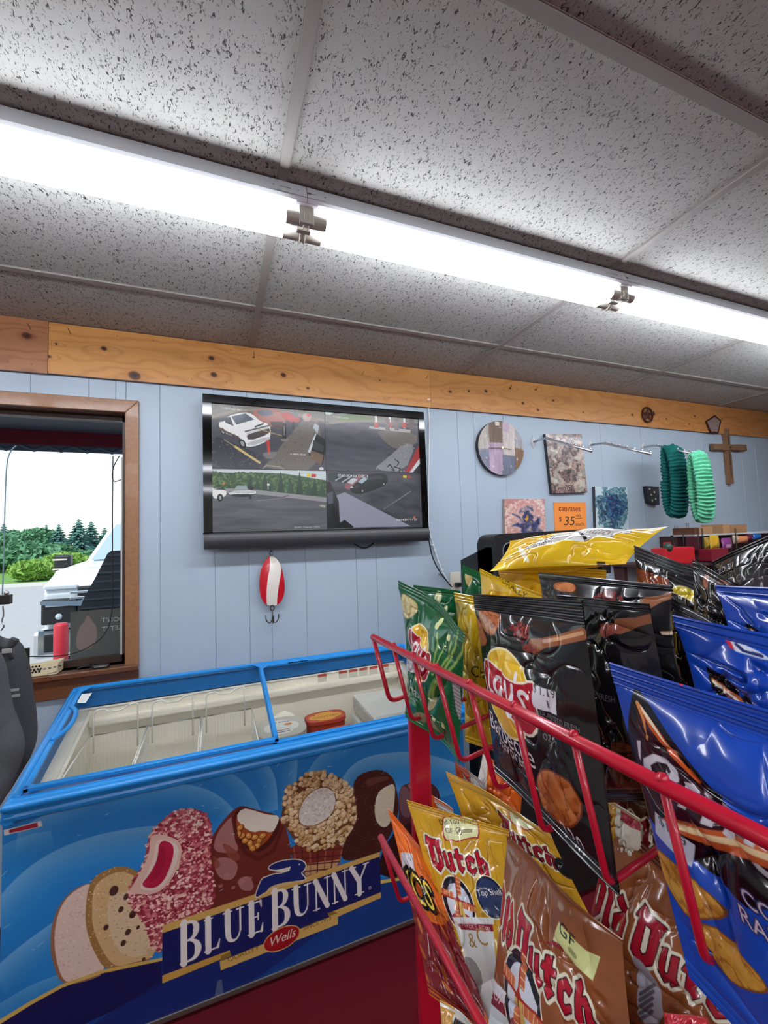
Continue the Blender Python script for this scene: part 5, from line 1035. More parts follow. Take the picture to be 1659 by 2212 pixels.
P = np.array(rows); u = np.linspace(-1, 1, NU); v = np.linspace(-1, 1, NV)[:, None]; P[..., 1] = ly - .016*(1-u**2)*(1-v**2) + .012*v**2*0
img = cv.out(); ii = np.clip(((lz1 - P[..., 2])*100*img.shape[0]/cv.H).astype(int), 0, img.shape[0]-1); jj = np.clip(((P[..., 0]-lx0)*100*img.shape[1]/cv.W).astype(int), 0, img.shape[1]-1)
Q = P.copy()[:, ::-1]; Q[..., 1] += .003; grids('spoon_blade', [(P, img[ii, jj], 0), (Q, 'b5b5b8', 0)], pmat('enamel', .3, coat=.4), lu)
hk = mat('hook_steel', '4b4239', .35, metal=.8)
m = MB(); t = atY(506, 1196+0, ly); top = atY(586, 1200, ly); m.cyl(atY(586, 1190, ly), atY(586, 1190, ly) + [0, .03, 0], .003, 8); m.tube([top + [.007*math.cos(a), 0, .01 + .01*math.sin(a)] for a in np.linspace(0, 6.28, 16)], .0015, 6); m.build('hanging_ring', hk, lu, smooth=True)
m = MB(); b0 = atY(588, 1308, ly); m.tube([b0 + [.009*math.cos(a), 0, -.012 + .013*math.sin(a)] for a in np.linspace(0, 6.28, 20)], .0022, 8); e = b0 + [0, 0, -.026]; zb2 = atY(588, 1344, ly)[2]
m.tube([e, [e[0], ly, zb2 + .015]], .0028, 8)
for dx, dy in ((-1, .2), (1, .2), (.1, -1)):
    w_ = .03; m.tube(chaikin([(e[0], ly, zb2 + .03), (e[0] + dx*.003, ly + dy*.003, zb2 + .005), (e[0] + dx*w_*.5, ly + dy*w_*.4, zb2 - .006), (e[0] + dx*w_, ly + dy*w_*.8, zb2 + .012), (e[0] + dx*w_*1.02, ly + dy*w_*.8, zb2 + .035)], 2, False), [.0026]*0 or .0024, 8)
m.build('treble_hook', hk, lu, smooth=True)
# wall outlet with plug
p = atY(983, 1257, WY); ot = thing('wall_outlet', (p[0], WY, p[2]), 'cream wall outlet with a black plug, left of the black display', 'outlet')
m = MB(); m.box(p[0] - .034, p[0] + .034, WY - .006, WY, p[2] - .057, p[2] + .057, bev=.003); m.build('cover_plate', mat('outlet_cream', 'd9d4c4', .4), ot)
m = MB(); m.box(p[0] - .01, p[0] + .024, WY - .045, WY - .006, p[2] - .026, p[2] - .002, bev=.005); m.tube(chaikin([p + [.01, -.04, -.02], p + [.035, -.05, -.02], p + [.03, -.05, -.1]], 2, False), .004, 8); m.build('plug', bl, ot)
# ================================================================ THINGS ON THE WALL
k3 = crop(960, 820, 699/1659)
def slab(name, px4, yf, yb, img_cv, sidecol, pm, label, cat, group=None, thingname=None):
    """flat picture with depth: px4 = TL, TR, BR, BL seen at the front face"""
    TL, TR, BR, BL = [atY(*p, yf) for p in px4]; img = img_cv.out(); nv, nu = img.shape[:2]; u = np.linspace(0, 1, nu)[None, :, None]; v = np.linspace(0, 1, nv)[:, None, None]
    P = (TL*(1-u) + TR*u)*(1-v) + (BL*(1-u) + BR*u)*v; sh = [(P, img, 0)]
    cs = [TL, TR, BR, BL]
    for a, b in zip(cs, cs[1:] + cs[:1]):
        q = np.zeros((2, 2, 3)); q[0, 0], q[0, 1] = a, b; q[1, 0], q[1, 1] = a + [0, yb - yf, 0], b + [0, yb - yf, 0]; sh.append((q, sidecol, 0))
    o = grids(name, sh, pm, loc=(TL[0], yf, BL[2]), smooth=False); return tag(o, label, cat, group)
cm = pmat('canvas_paint', .35, coat=.2, bump=.3, bscale=150)
def pour(seed, pal, ctr=None, w=20, h=30, sc=.14):
    cv = Cv(w, h, 150, pal[0], ss=1); X, Y = np.meshgrid(np.arange(cv.w)/cv.k, np.arange(cv.h)/cv.ky)
    wx = X + 9*fbm(X*sc, Y*sc, seed) ; wy = Y + 9*fbm(X*sc + 9, Y*sc, seed + 5); n = fbm(wx*sc*1.6, wy*sc*1.6, seed + 11, 4); n = (n - n.min())/(n.max()-n.min())
    if ctr: d = np.hypot((X-ctr[0])/w, (Y-ctr[1])/h); n = np.clip(d*1.7 + (n-.5)*.75, 0, 1)
    c = np.zeros((*n.shape, 3)); L = len(pal) - 1
    for i in range(L): t = np.clip(n*L - i, 0, 1)[..., None]; c = np.where(n[..., None]*L >= i, np.array(hexc(pal[i]))*(1-t) + np.array(hexc(pal[i+1]))*t, c)
    r = np.abs(fbm(wx*sc*3, wy*sc*3, seed + 31, 3) - .5); c = c*(1 - .35*(r < .03)[..., None]) + .35*(r < .03)[..., None]*np.array(hexc(pal[-1])); cv.a = c.astype(np.float32); return cv
slab('wall_canvas', k3([(518, 277), (704, 278), (733, 578), (552, 583)]), WY - .025, WY, pour(5, ['15161a', '34343a', '8a6a64', '2b2b30', 'b98d80', '7c8880', 'c9a294', 'a9b4a8', 'e0d8d0'], None, 20, 31, .2), '2b2c30', cm, 'tall poured-paint canvas in black, pink and grey, largest of the three canvases', 'painting', 'painted canvases')
slab('wall_canvas', k3([(308, 612), (514, 612), (519, 830), (312, 830)]), WY - .025, WY, pour(8, ['d9a24a', '27335c', '30406f', '7c7a90', 'd9b3a8', 'c98c82', 'e6d6cc', 'b9827c'], (11, 12), 20, 21, .2), 'a9968c', cm, 'square canvas with blue flower shape on pink and white, left of the orange sign', 'painting', 'painted canvases')
slab('wall_canvas', k3([(772, 548), (938, 551), (945, 780), (779, 780)]), WY - .025, WY, pour(13, ['8a5a58', '27406e', '1f3358', '3a6a8a', '27384f', '7fa3ac', '2f5a6c', 'b9ccd0'], (11, 11), 20, 24, .2), '3a3f45', cm, 'square canvas painted in blue and teal, right of the orange sign', 'painting', 'painted canvases')
cv = Cv(17, 17, 200, 'f0913f'); 
cv.text('canvases', 8.2, 4.6, 3.1, '8c2f1c', .03, .78, raw=True, out='8c2f1c', ow=.06); cv.text('$', 3.1, 9.6, 2.2, '3a2318', raw=True); cv.text('35', 7.6, 11.6, 4.6, '3a2318', .02, .95, shear=.15, raw=True); cv.text('00', 12.8, 7.6, 1.4, '3a2318', raw=True, sx=1.3); cv.line([(11, 8.3), (14.6, 8.1)], .25, '3a2318', raw=True); cv.text('each', 13.4, 12, 1.9, '3a2318', raw=True)
slab('price_sign', k3([(560, 629), (724, 628), (730, 800), (568, 802)]), WY - .004, WY - .0005, cv, 'd97f30', pmat('paper_print', .8), 'bright orange paper sign handwritten with canvases $35.00 each', 'sign')
# plank clock
c0 = atY(1083.5, 967.5, WY - .03); rr = (atY(1082, 909, WY-.03)[2] - atY(1084, 1026, WY-.03)[2])/2
ck_ = thing('wall_clock', (c0[0], WY, c0[2] - rr), 'round wall clock made of grey, brown and pink painted planks', 'clock')
cv = Cv(2*rr*100, 2*rr*100, 240, 'a39a92'); D_ = 2*rr*100
def cq(x, y): return ((x - 178)/234*D_, (y - 212)/278*D_)
def cp(pts, col): cv.poly([cq(*p) for p in pts], col, raw=True)
cp([(178, 212), (235, 212), (230, 490), (178, 490)], 'a8a199'); cp([(235, 205), (308, 205), (300, 325), (235, 325)], '6b5443'); cp([(308, 205), (372, 205), (365, 388), (303, 380)], 'bdb4ae'); cp([(308, 205), (345, 205), (340, 270), (306, 265)], 'b79fb0')
cp([(372, 205), (415, 205), (415, 360), (366, 350)], '9c9aa0'); cp([(366, 345), (415, 355), (412, 490), (358, 490)], '7a5a40'); cp([(230, 325), (300, 330), (296, 495), (225, 495)], 'a992a8'); cp([(298, 385), (365, 390), (360, 495), (294, 495)], '5f6579'); cp([(178, 360), (230, 360), (228, 490), (178, 490)], '72788a')
wn = cv.win(np.array([[0, 0], [D_, D_]])); cv.a *= (1 + .35*(fbm(wn[4]*.9, wn[5]*.12, 5) - .5))[..., None].astype(np.float32)
for x in (234, 304, 368): cv.line([cq(x, 205), cq(x - 6, 495)], .14, '3c322c', raw=True)
for i in range(12):
    a = math.radians(30*(i + 1) - 90); cv.text(str(i + 1), D_/2 + .78*D_/2*math.cos(a), D_/2 + .78*D_/2*math.sin(a) + .6, 1.5, 'd9d2c8', raw=True)
img = cv.out(); nv, nu = img.shape[:2]; rg = np.linspace(0, 1, 60)[:, None]; th = np.linspace(0, 2*math.pi, 97)[None, :]
P = np.stack([c0[0] + rr*rg*np.cos(th), np.full((60, 97), WY - .03), c0[2] + rr*rg*np.sin(th)], -1)[::-1]
ii = np.clip(((c0[2] + rr - P[..., 2])/(2*rr)*nv).astype(int), 0, nv-1); jj = np.clip(((P[..., 0] - c0[0] + rr)/(2*rr)*nu).astype(int), 0, nu-1)
R2 = np.stack([np.tile(c0[0] + rr*np.cos(th), (2, 1)), np.array([[WY - .03]*97, [WY]*97]), np.tile(c0[2] + rr*np.sin(th), (2, 1))], -1)
grids('clock_face', [(P, img[ii, jj], 0), (R2, '2a2624', 0)], pmat('clock_print', .5), ck_, smooth=False)
gd = mat('brass', 'd9cfae', .3, metal=.7)
m = MB(); cc = c0 + [0, -.004, 0]
m.tube([cc, cc + [.07*rr/.17, 0, -.008]], [.004, .0015], 6); m.tube([cc, cc + [-.095*rr/.17, -.002, -.004]], [.004, .0012], 6); m.cyl(cc, cc + [0, -.006, 0], .008, 14); m.build('clock_hands', gd, ck_)
m = MB(); p = atY(1074, 914, WY - .035); m.box(p[0] - .016, p[0] + .016, WY - .034, WY - .031, p[2] - .016, p[2] + .01, bev=.003); m.build('price_tag', mat('label_white', ''), ck_)

# waterfall display arms
cr = mat('chrome', '')
def arm(base, bend, tip, label, studs=6):
    B = atY(*base, WY); X0 = B[0]; K = atX(*bend, X0 + .0); Tp = atX(*tip, X0)
    K = np.array([X0, max(min(K[1], WY - .05), WY - .12), K[2]])
    o = thing('display_arm', tuple(B), label, 'display hook', 'chrome waterfall arms on the wall')
    m = MB(); s = .03; m.add([(X0 - s*.62, WY - .004, B[2]), (X0, WY - .004, B[2] - s*1.5), (X0 + s*.62, WY - .004, B[2]), (X0, WY - .004, B[2] + s*1.5), (X0, WY - .016, B[2]), (X0 - s*.62, WY, B[2]), (X0, WY, B[2] - s*1.5), (X0 + s*.62, WY, B[2]), (X0, WY, B[2] + s*1.5)],
          [(0, 1, 4), (1, 2, 4), (2, 3, 4), (3, 0, 4), (0, 5, 6, 1), (1, 6, 7, 2), (2, 7, 8, 3), (3, 8, 5, 0)]); m.build('mounting_plate', mat('plate_silver', 'd4d7da', .3, metal=.35), o)
    m = MB(); m.tube(rnd([B + [0, -.01, 0], K, Tp], .03, 4), .0075, 8); m.build('arm_tube', mat('arm_silver', 'c9ccd0', .2, metal=.75), o, smooth=True)
    m = MB()
    for i in range(studs):
        p = K + (Tp - K)*(.06 + .92*i/(studs-1)) + [0, 0, .011]; m.sph(p, .0075, 10)
    m.build('stud', mat('arm_silver', ''), o, smooth=True); return o, K, Tp
a1 = arm((1151, 955), (1178, 946), (1278, 975), 'empty chrome sloping display arm in front of the tall canvas', 7)
a2 = arm((1274, 962), (1303, 957), (1407, 981), 'empty chrome sloping display arm between the canvas and the knitted bands', 7)
a3 = arm((1388, 966), (1416, 962), (1512, 984), 'chrome display arm carrying the two knitted bands', 7)
def band(Yc, px_top, px_bot, colr, wd, label, seed, halfdy=.024):
    X0 = a3[1][0]; T_ = atX(*px_top, X0); Bt = atX(*px_bot, X0); yc = T_[1]; zt, zb = T_[2], atY(*px_bot, yc)[2]; H = (zt - zb)/2
    o = thing('knitted_headband', (X0, yc, zb), label, 'headband', 'knitted bands on the display arm')
    NS, NT = 420, 48; s = np.linspace(0, 2*math.pi, NS + 1)[:, None]; t = np.linspace(0, 2*math.pi, NT + 1)[None, :]
    cyy = yc + halfdy*np.sign(np.cos(s))*np.abs(np.cos(s))**.6*(1 + .25*np.sin(2*s + seed)); czz = (zt+zb)/2 + H*np.sin(s)*(.97)
    L = np.concatenate([[0], np.cumsum(np.hypot(np.diff(cyy[:, 0]), np.diff(czz[:, 0])))])[:, None]
    ridge = np.sin(L/.0215*2*math.pi + 1.5*vn(t*2.2, L*30, seed) + .6*np.sin(t*2)); rg = .55 + .45*ridge*(.6 + .8*vn(t*1.5, L*25, seed + 20))
    ny = np.cos(s)/.6; nz = np.sin(s); nn = np.hypot(ny, nz); ny /= nn; nz /= nn
    th = .011 + .012*rg + .012*(fbm(t*3, L*55, seed + 3, 3) - .5)
    wx = wd/2*(1 + .07*rg + .1*(fbm(L*14, L*0, seed + 7) - .5)) + .008*(vn(L*50, t, seed) - .5)
    X = X0 + wx*np.cos(t) + .012*np.sin(L*9 + seed); off = th*np.sin(t)*1.5
    P = np.stack([X + 0*s, cyy + ny*off, czz + nz*off], -1); me = grids('knitted_loop', [(P, colr, 0)], mat('yarn_' + colr, colr, .95, bump=.9, bscale=420, var=.22, spec=.1), o)
    return o
band(0, (1452, 968), (1460, 1112), '1f6a66', .165, 'dark teal chunky knitted headband hanging on the display arm', 3)
band(0, (1508, 982), (1520, 1122), '6fd0a6', .15, 'mint green chunky knitted headband hanging right of the teal one', 8)

# wooden cross
wd_ = mat('rustic_wood', '7d5d43', .75, bump=.7, bscale=70, var=.2); c1 = atY(1574, 968, WY - .03)
cro = thing('wooden_cross', (c1[0], WY, c1[2]), 'rustic brown wooden cross hanging below the pine board at right', 'cross')
za, zb = atY(1567, 926, WY - .03)[2], atY(1580, 1045, WY - .03)[2]; xa, xb = atY(1539, 966, WY - .03)[0], atY(1610, 972, WY - .03)[0]
def bark(path, w1, th, nm):
    m = MB(); P = [np.array(p) for p in path]; n = 14; R = random.Random(len(nm)); vs = []
    d = P[1]-P[0]; d_ = d/np.linalg.norm(d); s_ = np.cross(d_, [0, 1, 0])
    for i in range(n + 1):
        w_ = w1*(1 + .12*R.uniform(-1, 1)); c = P[0] + d*i/n; vs += [c - s_*w_, c - s_*w_*.8 - [0, th, 0], c + s_*w_*.8 - [0, th, 0], c + s_*w_]
    fs = [(4*i + k, 4*i + (k+1) % 4, 4*i + 4 + (k+1) % 4, 4*i + 4 + k) for i in range(n) for k in range(4)] + [(0, 1, 2, 3), (4*n + 3, 4*n + 2, 4*n + 1, 4*n)]
    m.add(vs, fs); return m.build(nm, wd_, cro)
ub = bark([(c1[0], WY - .004, za), (c1[0] + .004, WY - .004, zb)], .028, .03, 'upright_beam'); bark([(xa, WY - .012, c1[2] - .0), (xb, WY - .012, c1[2] + .012)], .028, .03, 'cross_beam')
m = MB(); m.box(c1[0] - .004, c1[0] + .005, WY - .0345, WY - .033, zb + .06, za - .05); m.sph(c1 + [.002, -.014, .004], .008, 10); m.build('carved_groove', dkm, ub)
# star ring ornament
sm2 = mat('rust_iron', '4c2a22', .55, metal=.5); c2 = atY(1399, 896, WY - .03); Rr = .052
so_ = thing('star_ornament', tuple(c2), 'rust-brown iron star inside a ring, fixed on the pine board', 'ornament')
m = MB(); m.tube([c2 + [Rr*math.cos(a), 0, Rr*math.sin(a)*1.05] for a in np.linspace(0, 6.283, 41)[:-1]], .0065, 8, closed=True); m.build('ring', sm2, so_, smooth=True)
def star(m, c, r, d=.008):
    pts = [(c[0] + (r if i % 2 == 0 else r*.42)*math.sin(math.pi*i/5), c[1], c[2] + (r if i % 2 == 0 else r*.42)*math.cos(math.pi*i/5)) for i in range(10)]
    vs = pts + [(c[0], c[1] - d, c[2]), (c[0], c[1] + d*.6, c[2])]; m.add(vs, [(i, (i+1) % 10, 10) for i in range(10)] + [((i+1) % 10, i, 11) for i in range(10)])
m = MB(); star(m, c2, Rr); m.build('centre_star', sm2, so_); m = MB(); star(m, c2 + [.058, -.004, .012], .024); m.build('small_star', sm2, so_)
# pentagon plaque
pts = k3([(1343, 215), (1386, 186), (1416, 212), (1402, 272), (1365, 270)]); A = [atY(*p, WY - .03) for p in pts]; cc = np.mean(A, 0)
pl_ = thing('pentagon_plaque', tuple(cc), 'small brown five-sided plaque with grey centre, above the wooden cross', 'plaque')
m = MB(); m.tube(A, .007, 6, closed=True); m.build('plaque_frame', sm2, pl_); m = MB(); m.prism([cc + (a - cc)*.95 for a in A], (0, .01, 0)); m.build('plaque_panel', mat('plaque_grey', '8a7570', .6, var=.2), pl_)
# dark flag block with stars
cv = Cv(10, 12, 70, '2b2f3a'); 
for x, y in ((2.5, 2), (3.2, 6), (6, 4), (6.6, 8.4), (3.6, 9.8)): cv.poly([(x + (1.1 if i % 2 == 0 else .45)*math.sin(math.pi*i/5), y - (1.1 if i % 2 == 0 else .45)*math.cos(math.pi*i/5)) for i in range(10)], 'd6cfc0', raw=True)
slab('flag_block', k3([(1034, 545), (1100, 548), (1104, 642), (1048, 632)]), WY - .03, WY, cv, '1b1d24', pmat('painted_wood', .5), 'dark wooden block with pale stars behind the teal band', 'ornament')

# ================================================================ BLACK MACHINE RIGHT OF THE FREEZER
mx = 1.0; bp2 = mat('machine_black', '1d1f23', .45, var=.02)
k9 = crop(960, 1130, 340/1659)
mc_ = thing('drinks_machine', (mx + .25, 1.9, 0), 'black plastic display machine with rounded open top, behind the snack bags', 'machine')
a = atX(995, 1210, mx); b = atX(1062, 1176, mx)
m = MB(); yb_, yf_ = min(a[1], 2.14), b[1]
side = [(yb_, a[2]), (yf_, b[2]), (yf_ - .02, b[2]), (yf_ - .02, 0), (yb_, 0)]
m.prism([(mx, y, z) for y, z in side], (.02, 0, 0)); m.prism([(mx + .5, y, z) for y, z in side], (.02, 0, 0)); m.build('side_panel', bp2, mc_)
m = MB(); m.box(mx + .02, mx + .5, yf_, yb_, .02, b[2] - .12); m.build('machine_body', blm, mc_)
yh = yf_ - .0; hx1 = mx + .62; zt = atY(1140, 1152, yh)[2]
m = MB(); zlo = b[2] - .15; x0_ = mx + .0
outer = rnd([(x0_, yh, zlo), (x0_ + .0, yh, zt), (hx1, yh, zt + .01), (hx1, yh, zlo)], .05, 8); inner = rnd([(x0_ + .05, yh, zlo), (x0_ + .05, yh, zt - .035), (hx1 - .05, yh, zt - .028), (hx1 - .05, yh, zlo)], .04, 8)
n = len(outer); vs = list(outer) + list(inner) + [np.array(p) + [0, .1, 0] for p in outer] + [np.array(p) + [0, .1, 0] for p in inner]
fs = []
for i in range(n - 1): fs += [(i, i+1, n+i+1, n+i), (2*n+i, i, i+1, 2*n+i+1)[::-1], (n+i, n+i+1, 3*n+i+1, 3*n+i)]
m.add(vs, fs); hd_ = m.build('hood', bp2, mc_, smooth=False)
m = MB(); m.tube([np.array(p) + [0, -.002, 0] for p in inner], .0025, 6); m.build('hood_edging', mat('edging_grey', '6d7278', .35), hd_, smooth=True)
m = MB(); m.box(x0_ + .03, hx1 - .03, yh + .09, yh + .1, zlo, zt - .03); m.build('hood_back', blm, hd_)

# ================================================================ GOODS ON THE FAR SHELF
k8 = crop(1380, 1080, 279/1659); SY = 1.95
def P8(x, y, Y=SY): return atY(1380 + x*279/1659, 1080 + y*279/1659, Y)
shf = thing('wall_shelf', (3.0, 2.05, P8(900, 436)[2]), 'white-edged shelf along the wall at far right holding small boxes', 'shelf')
zs = P8(900, 438)[2]; xs0 = P8(712, 438)[0]
m = MB(); m.box(xs0, 4.9, SY + .0, WY, zs - .012, zs, bev=.002); m.build('shelf_board', mat('shelf_white', 'c9ccd0', .5), shf)
m = MB(); m.box(xs0, 4.9, SY + .12, WY, 0, zs - .012); m.build('shelf_back', mat('shelf_dark', '4a2a2c', .7), shf)
kb = mat('kraft_card', 'b98f66', .8, var=.08); kb2 = mat('kraft_dark', '7c4f3a', .8, var=.1)
def bx(p, q, d, mt, nm, label, Y=SY, cat='box', grp='small boxes on the far shelf', snap=None, extra=None):
    A = P8(*p, Y); B_ = P8(*q, Y); m = MB(); z0 = snap if snap is not None else B_[2]; m.box(A[0], B_[0], Y, Y + d, z0, A[2], bev=.003)
    o = m.build(nm, mt, loc=((A[0]+B_[0])/2, Y, z0)); tag(o, label, cat, grp); return o, A, B_
bx((708, 356), (770, 430), .15, kb2, 'small_box', 'dark brown card box end at the left of the far shelf', snap=zs)
bx((772, 350), (955, 432), .15, kb, 'small_box', 'tan card box at the left of the far shelf top', snap=zs)
bx((1078, 310), (1180, 430), .15, kb, 'small_box', 'taller tan card box in the middle of the far shelf top', snap=zs)
bx((1182, 318), (1392, 430), .18, mat('kraft_mid', 'a97f58', .8, var=.1), 'small_box', 'long tan card box beside the taller one on the far shelf', snap=zs)
def packet(p, q, colr, label, Y=1.93, nm='snack_packet', logo=None):
    A = P8(*p, Y); B_ = P8(*q, Y); N = 16; u = np.linspace(0, 1, N)[None, :]; v = np.linspace(0, 1, N)[:, None]; X = A[0] + (B_[0]-A[0])*u + 0*v; Z = A[2] + (B_[2]-A[2])*v + 0*u; e = np.sin(math.pi*u)**.6*np.sin(math.pi*v)**.6
    Pf = np.stack([X, Y - .02*e + .008*(fbm(u*4, v*4, len(label)) - .5), Z], -1); Pb = np.stack([X, Y + .02*e, Z], -1)[:, ::-1]; img = np.zeros((N, N, 3)); img[:] = hexc(colr)
    if logo: img[9:13, 4:12] = hexc(logo)
    o = grids(nm, [(Pf, img, 0), (Pb, colr, 0)], pmat('foil_small', .25, coat=.5), loc=((A[0]+B_[0])/2, Y, B_[2])); return tag(o, label, 'packet', 'hanging packets on the far shelf')
packet((832, 480), (915, 625), 'b99a3a', 'olive-yellow packet hanging left of the bright yellow one', 1.94); packet((905, 455), (1035, 617), 'e2b62e', 'bright yellow packet hanging below the far shelf', 1.92)
packet((1058, 490), (1195, 632), '8a3f86', 'purple packet hanging below the far shelf', 1.92, logo='d9a9c9'); packet((1270, 462), (1400, 545), 'd98c5c', 'orange packet at the right of the purple one', 1.93); packet((1200, 455), (1275, 560), 'c7b29a', 'beige packet between purple and orange packets', 1.94)
packet((1462, 430), (1565, 505), '2468b8', 'blue packet at the right end of the far shelf', 1.92)
packet((1375, 440), (1455, 530), '6b1f38', 'dark red packet left of the blue one', 1.935)
bx((712, 475), (805, 640), .06, mat('box_maroon', '5c1c2a', .5), 'small_box', 'maroon box standing below the left end of the far shelf', Y=1.92)
bx((930, 632), (1160, 770), .08, mat('box_wine', '82182e', .45), 'small_box', 'wide wine-red box below the yellow and purple packets', Y=1.8)
# red tool case with knob
A = P8(340, 610, 1.85); B_ = P8(722, 650, 1.85); rt = thing('red_dispenser', (A[0], 1.85, B_[2] - .05), 'red plastic dispenser with round knob and black rod, left of the far shelf', 'dispenser')
rm = mat('red_plastic', 'c8202a', .35)
m = MB(); m.box(A[0] + .0, B_[0], 1.85, 1.95, B_[2] - .08, P8(600, 605, 1.85)[2], bev=.01); m.build('dispenser_body', rm, rt)
zl_ = B_[2] - .08
m = MB(); m.box(A[0] - .06, 4.9, 1.82, WY, zl_ - .02, zl_, bev=.003); m.build('lower_board', mat('shelf_dark', ''), shf)
for xx in (A[0] - .04, 3.6, 4.8):
    m = MB(); m.box(xx, xx + .03, 2.12, WY, 0, zl_ - .02); m.build('shelf_upright', mat('shelf_dark', ''), shf)
a = P8(440, 545, 1.85); b = P8(505, 600, 1.85); m = MB(); m.box(a[0], b[0], 1.87, 1.92, b[2] - .01, a[2], bev=.008); m.build('dispenser_knob', rm, rt)
a = P8(423, 455, 1.85); m = MB(); m.cyl(a, [a[0] + .004, 1.85, P8(425, 590, 1.85)[2]], .0075, 10); m.build('dispenser_rod', blm, rt)
a = P8(392, 590, 1.85); m = MB(); m.sph((a[0], 1.86, a[2] - .01), .028, 16); m.build('dispenser_cap', mat('cap_green', '2c4a3c', .5), rt, smooth=True)
# wire pegs
for k, (x, y0_, y1_) in enumerate(((475, 335, 570), (622, 300, 440))):
    m = MB(); a = P8(x - 18, y0_, 2.1); b = P8(x + 18, y0_, 2.1); z1 = P8(x, y1_, 2.1)[2]
    for xx in (a[0], b[0]): m.cyl((xx, 2.1, z1), (xx, 2.1, a[2]), .0016, 6)
    for i in range(9): z = a[2] + (z1 - a[2])*i/9; m.cyl((a[0], 2.1, z), (b[0], 2.1, z), .0013, 6)
    tag(m.build('wire_grid_post', mat('wire_grey', '8d9298', .35, metal=.7), loc=(a[0], 2.1, z1)), ['left', 'right'][k] + ' thin upright of wire grid above the red dispenser', 'wire rack', 'wire uprights of the far display')
for k, x in enumerate((575, 762, 818, 1245)):
    a = P8(x, 400 + (40 if k == 0 else 0), 1.9); z1 = P8(x, 620, 1.9)[2]; m = MB(); m.box(a[0] - .006, a[0] + .006, 1.9, 1.905, z1, a[2] + .02)
    tag(m.build('clear_divider', glassmat('acrylic', 'd8dcdf', .8, .1), loc=(a[0], 1.9, z1)), 'thin clear plastic divider on the far display', 'divider', 'clear plastic dividers')
# ================================================================ WIRE SNACK RACK
rr_ = mat('rack_red', 'c0142f', .3, coat=.4, var=.02); 
A0 = atZ(806, 1376, ZC - .17); A1 = atZ(1659, 1813, ZC - .17); A1e = A0 + (A1 - A0)*1.35
rk = thing('wire_snack_rack', (.5, .45, 0), 'red wire snack rack with sloping baskets full of chip bags', 'rack')
def onrail(px, A, B):
    lo, hi = 0, 1.3
    for _ in range(40):
        m = (lo + hi)/2
        if proj(A + (B-A)*m)[0] < px: lo = m
        else: hi = m
    return A + (B-A)*lo
tb = thing('t', (0, 0, 0), None, None); bpy.data.objects.remove(tb)
ba = bpy.data.objects.new('upper_basket', None); C.objects.link(ba); ba.parent = rk; ba.location = Vector((.4, .45, ZC - .3)) - wl(rk)
bb = bpy.data.objects.new('lower_basket', None); C.objects.link(bb); bb.parent = rk; bb.location = Vector((.4, .6, ZC - .7)) - wl(rk)
XB = .56
m = MB(); m.tube([A0, A1e], .0054, 12); m.build('top_rail', rr_, ba, smooth=True)
# end loop
e1 = atY(842, 1516, A0[1]); 
m = MB(); m.tube(rnd([A0, e1, [XB, A0[1] + .0, e1[2] + .045]], .014, 5), .0038, 10); m.build('basket_wire', rr_, ba, smooth=True)
for (px, bx_, by_) in ((850, 889, 1556), (893, 936, 1600), (943, 998, 1652), (1015, 1076, 1710), (1112, 1172, 1810), (1240, 1314, 1925), (1432, 1532, 2105)):
    t = onrail(px, A0, A1); b = atY(bx_, by_, t[1]); b[2] = .5*b[2] + .5*(ZC - .287); b[0] = .5*b[0] + .5*(t[0] + .027)
    m = MB(); m.tube(rnd([t, b, [XB, t[1], b[2] + .05]], .012, 5), .0031, 10); m.sph(t + [0, 0, .004], .0045, 8); m.build('basket_wire', rr_, ba, smooth=True)
m = MB(); m.tube([[XB, A0[1], ZC - .235], [XB + .02, -.06, ZC - .235]], .005, 10); m.tube([[.44, A0[1], ZC - .262], [.46, -.06, ZC - .262]], .005, 10); m.build('lower_rail', rr_, ba, smooth=True)
# lower basket
B0 = atZ(822, 1808, ZC - .55); B1 = atZ(1040, 2212, ZC - .55); B1e = B0 + (B1 - B0)*2.2
m = MB(); m.tube([B0, B1e], .0056, 12); m.build('top_rail', rr_, bb, smooth=True)
e2 = atY(864, 1950, B0[1])
m = MB(); m.tube(rnd([B0, e2, [XB, B0[1], e2[2] + .04]], .014, 5), .0038, 10); m.build('basket_wire', rr_, bb, smooth=True)
for y in (.42, .3, .18):
    t = B0 + (B1e - B0)*((y - B0[1])/(B1e[1] - B0[1])); m = MB(); m.tube(rnd([t, [t[0] + .03, y, ZC - .68], [XB, y, ZC - .63]], .014, 5), .0036, 8); m.build('basket_wire', rr_, bb, smooth=True)
# post, base, cross members
m = MB(); m.box(.345, .385, .77, .79, .02, ZC - .29, bev=.006); m.build('post', rr_, rk)
m = MB(); m.box(.20, .62, .76, .80, 0, .02, bev=.004); m.box(.345, .385, -.1, .79, 0, .02, bev=.004); m.build('base_bar', rr_, rk)
m = MB(); m.box(.37, XB + .01, .77, .785, ZC - .30, ZC - .28); m.box(XB - .005, XB + .01, .69, .785, ZC - .245, ZC - .225); m.box(.44, .455, .69, .785, ZC - .285, ZC - .255); m.build('cross_member', rr_, rk)

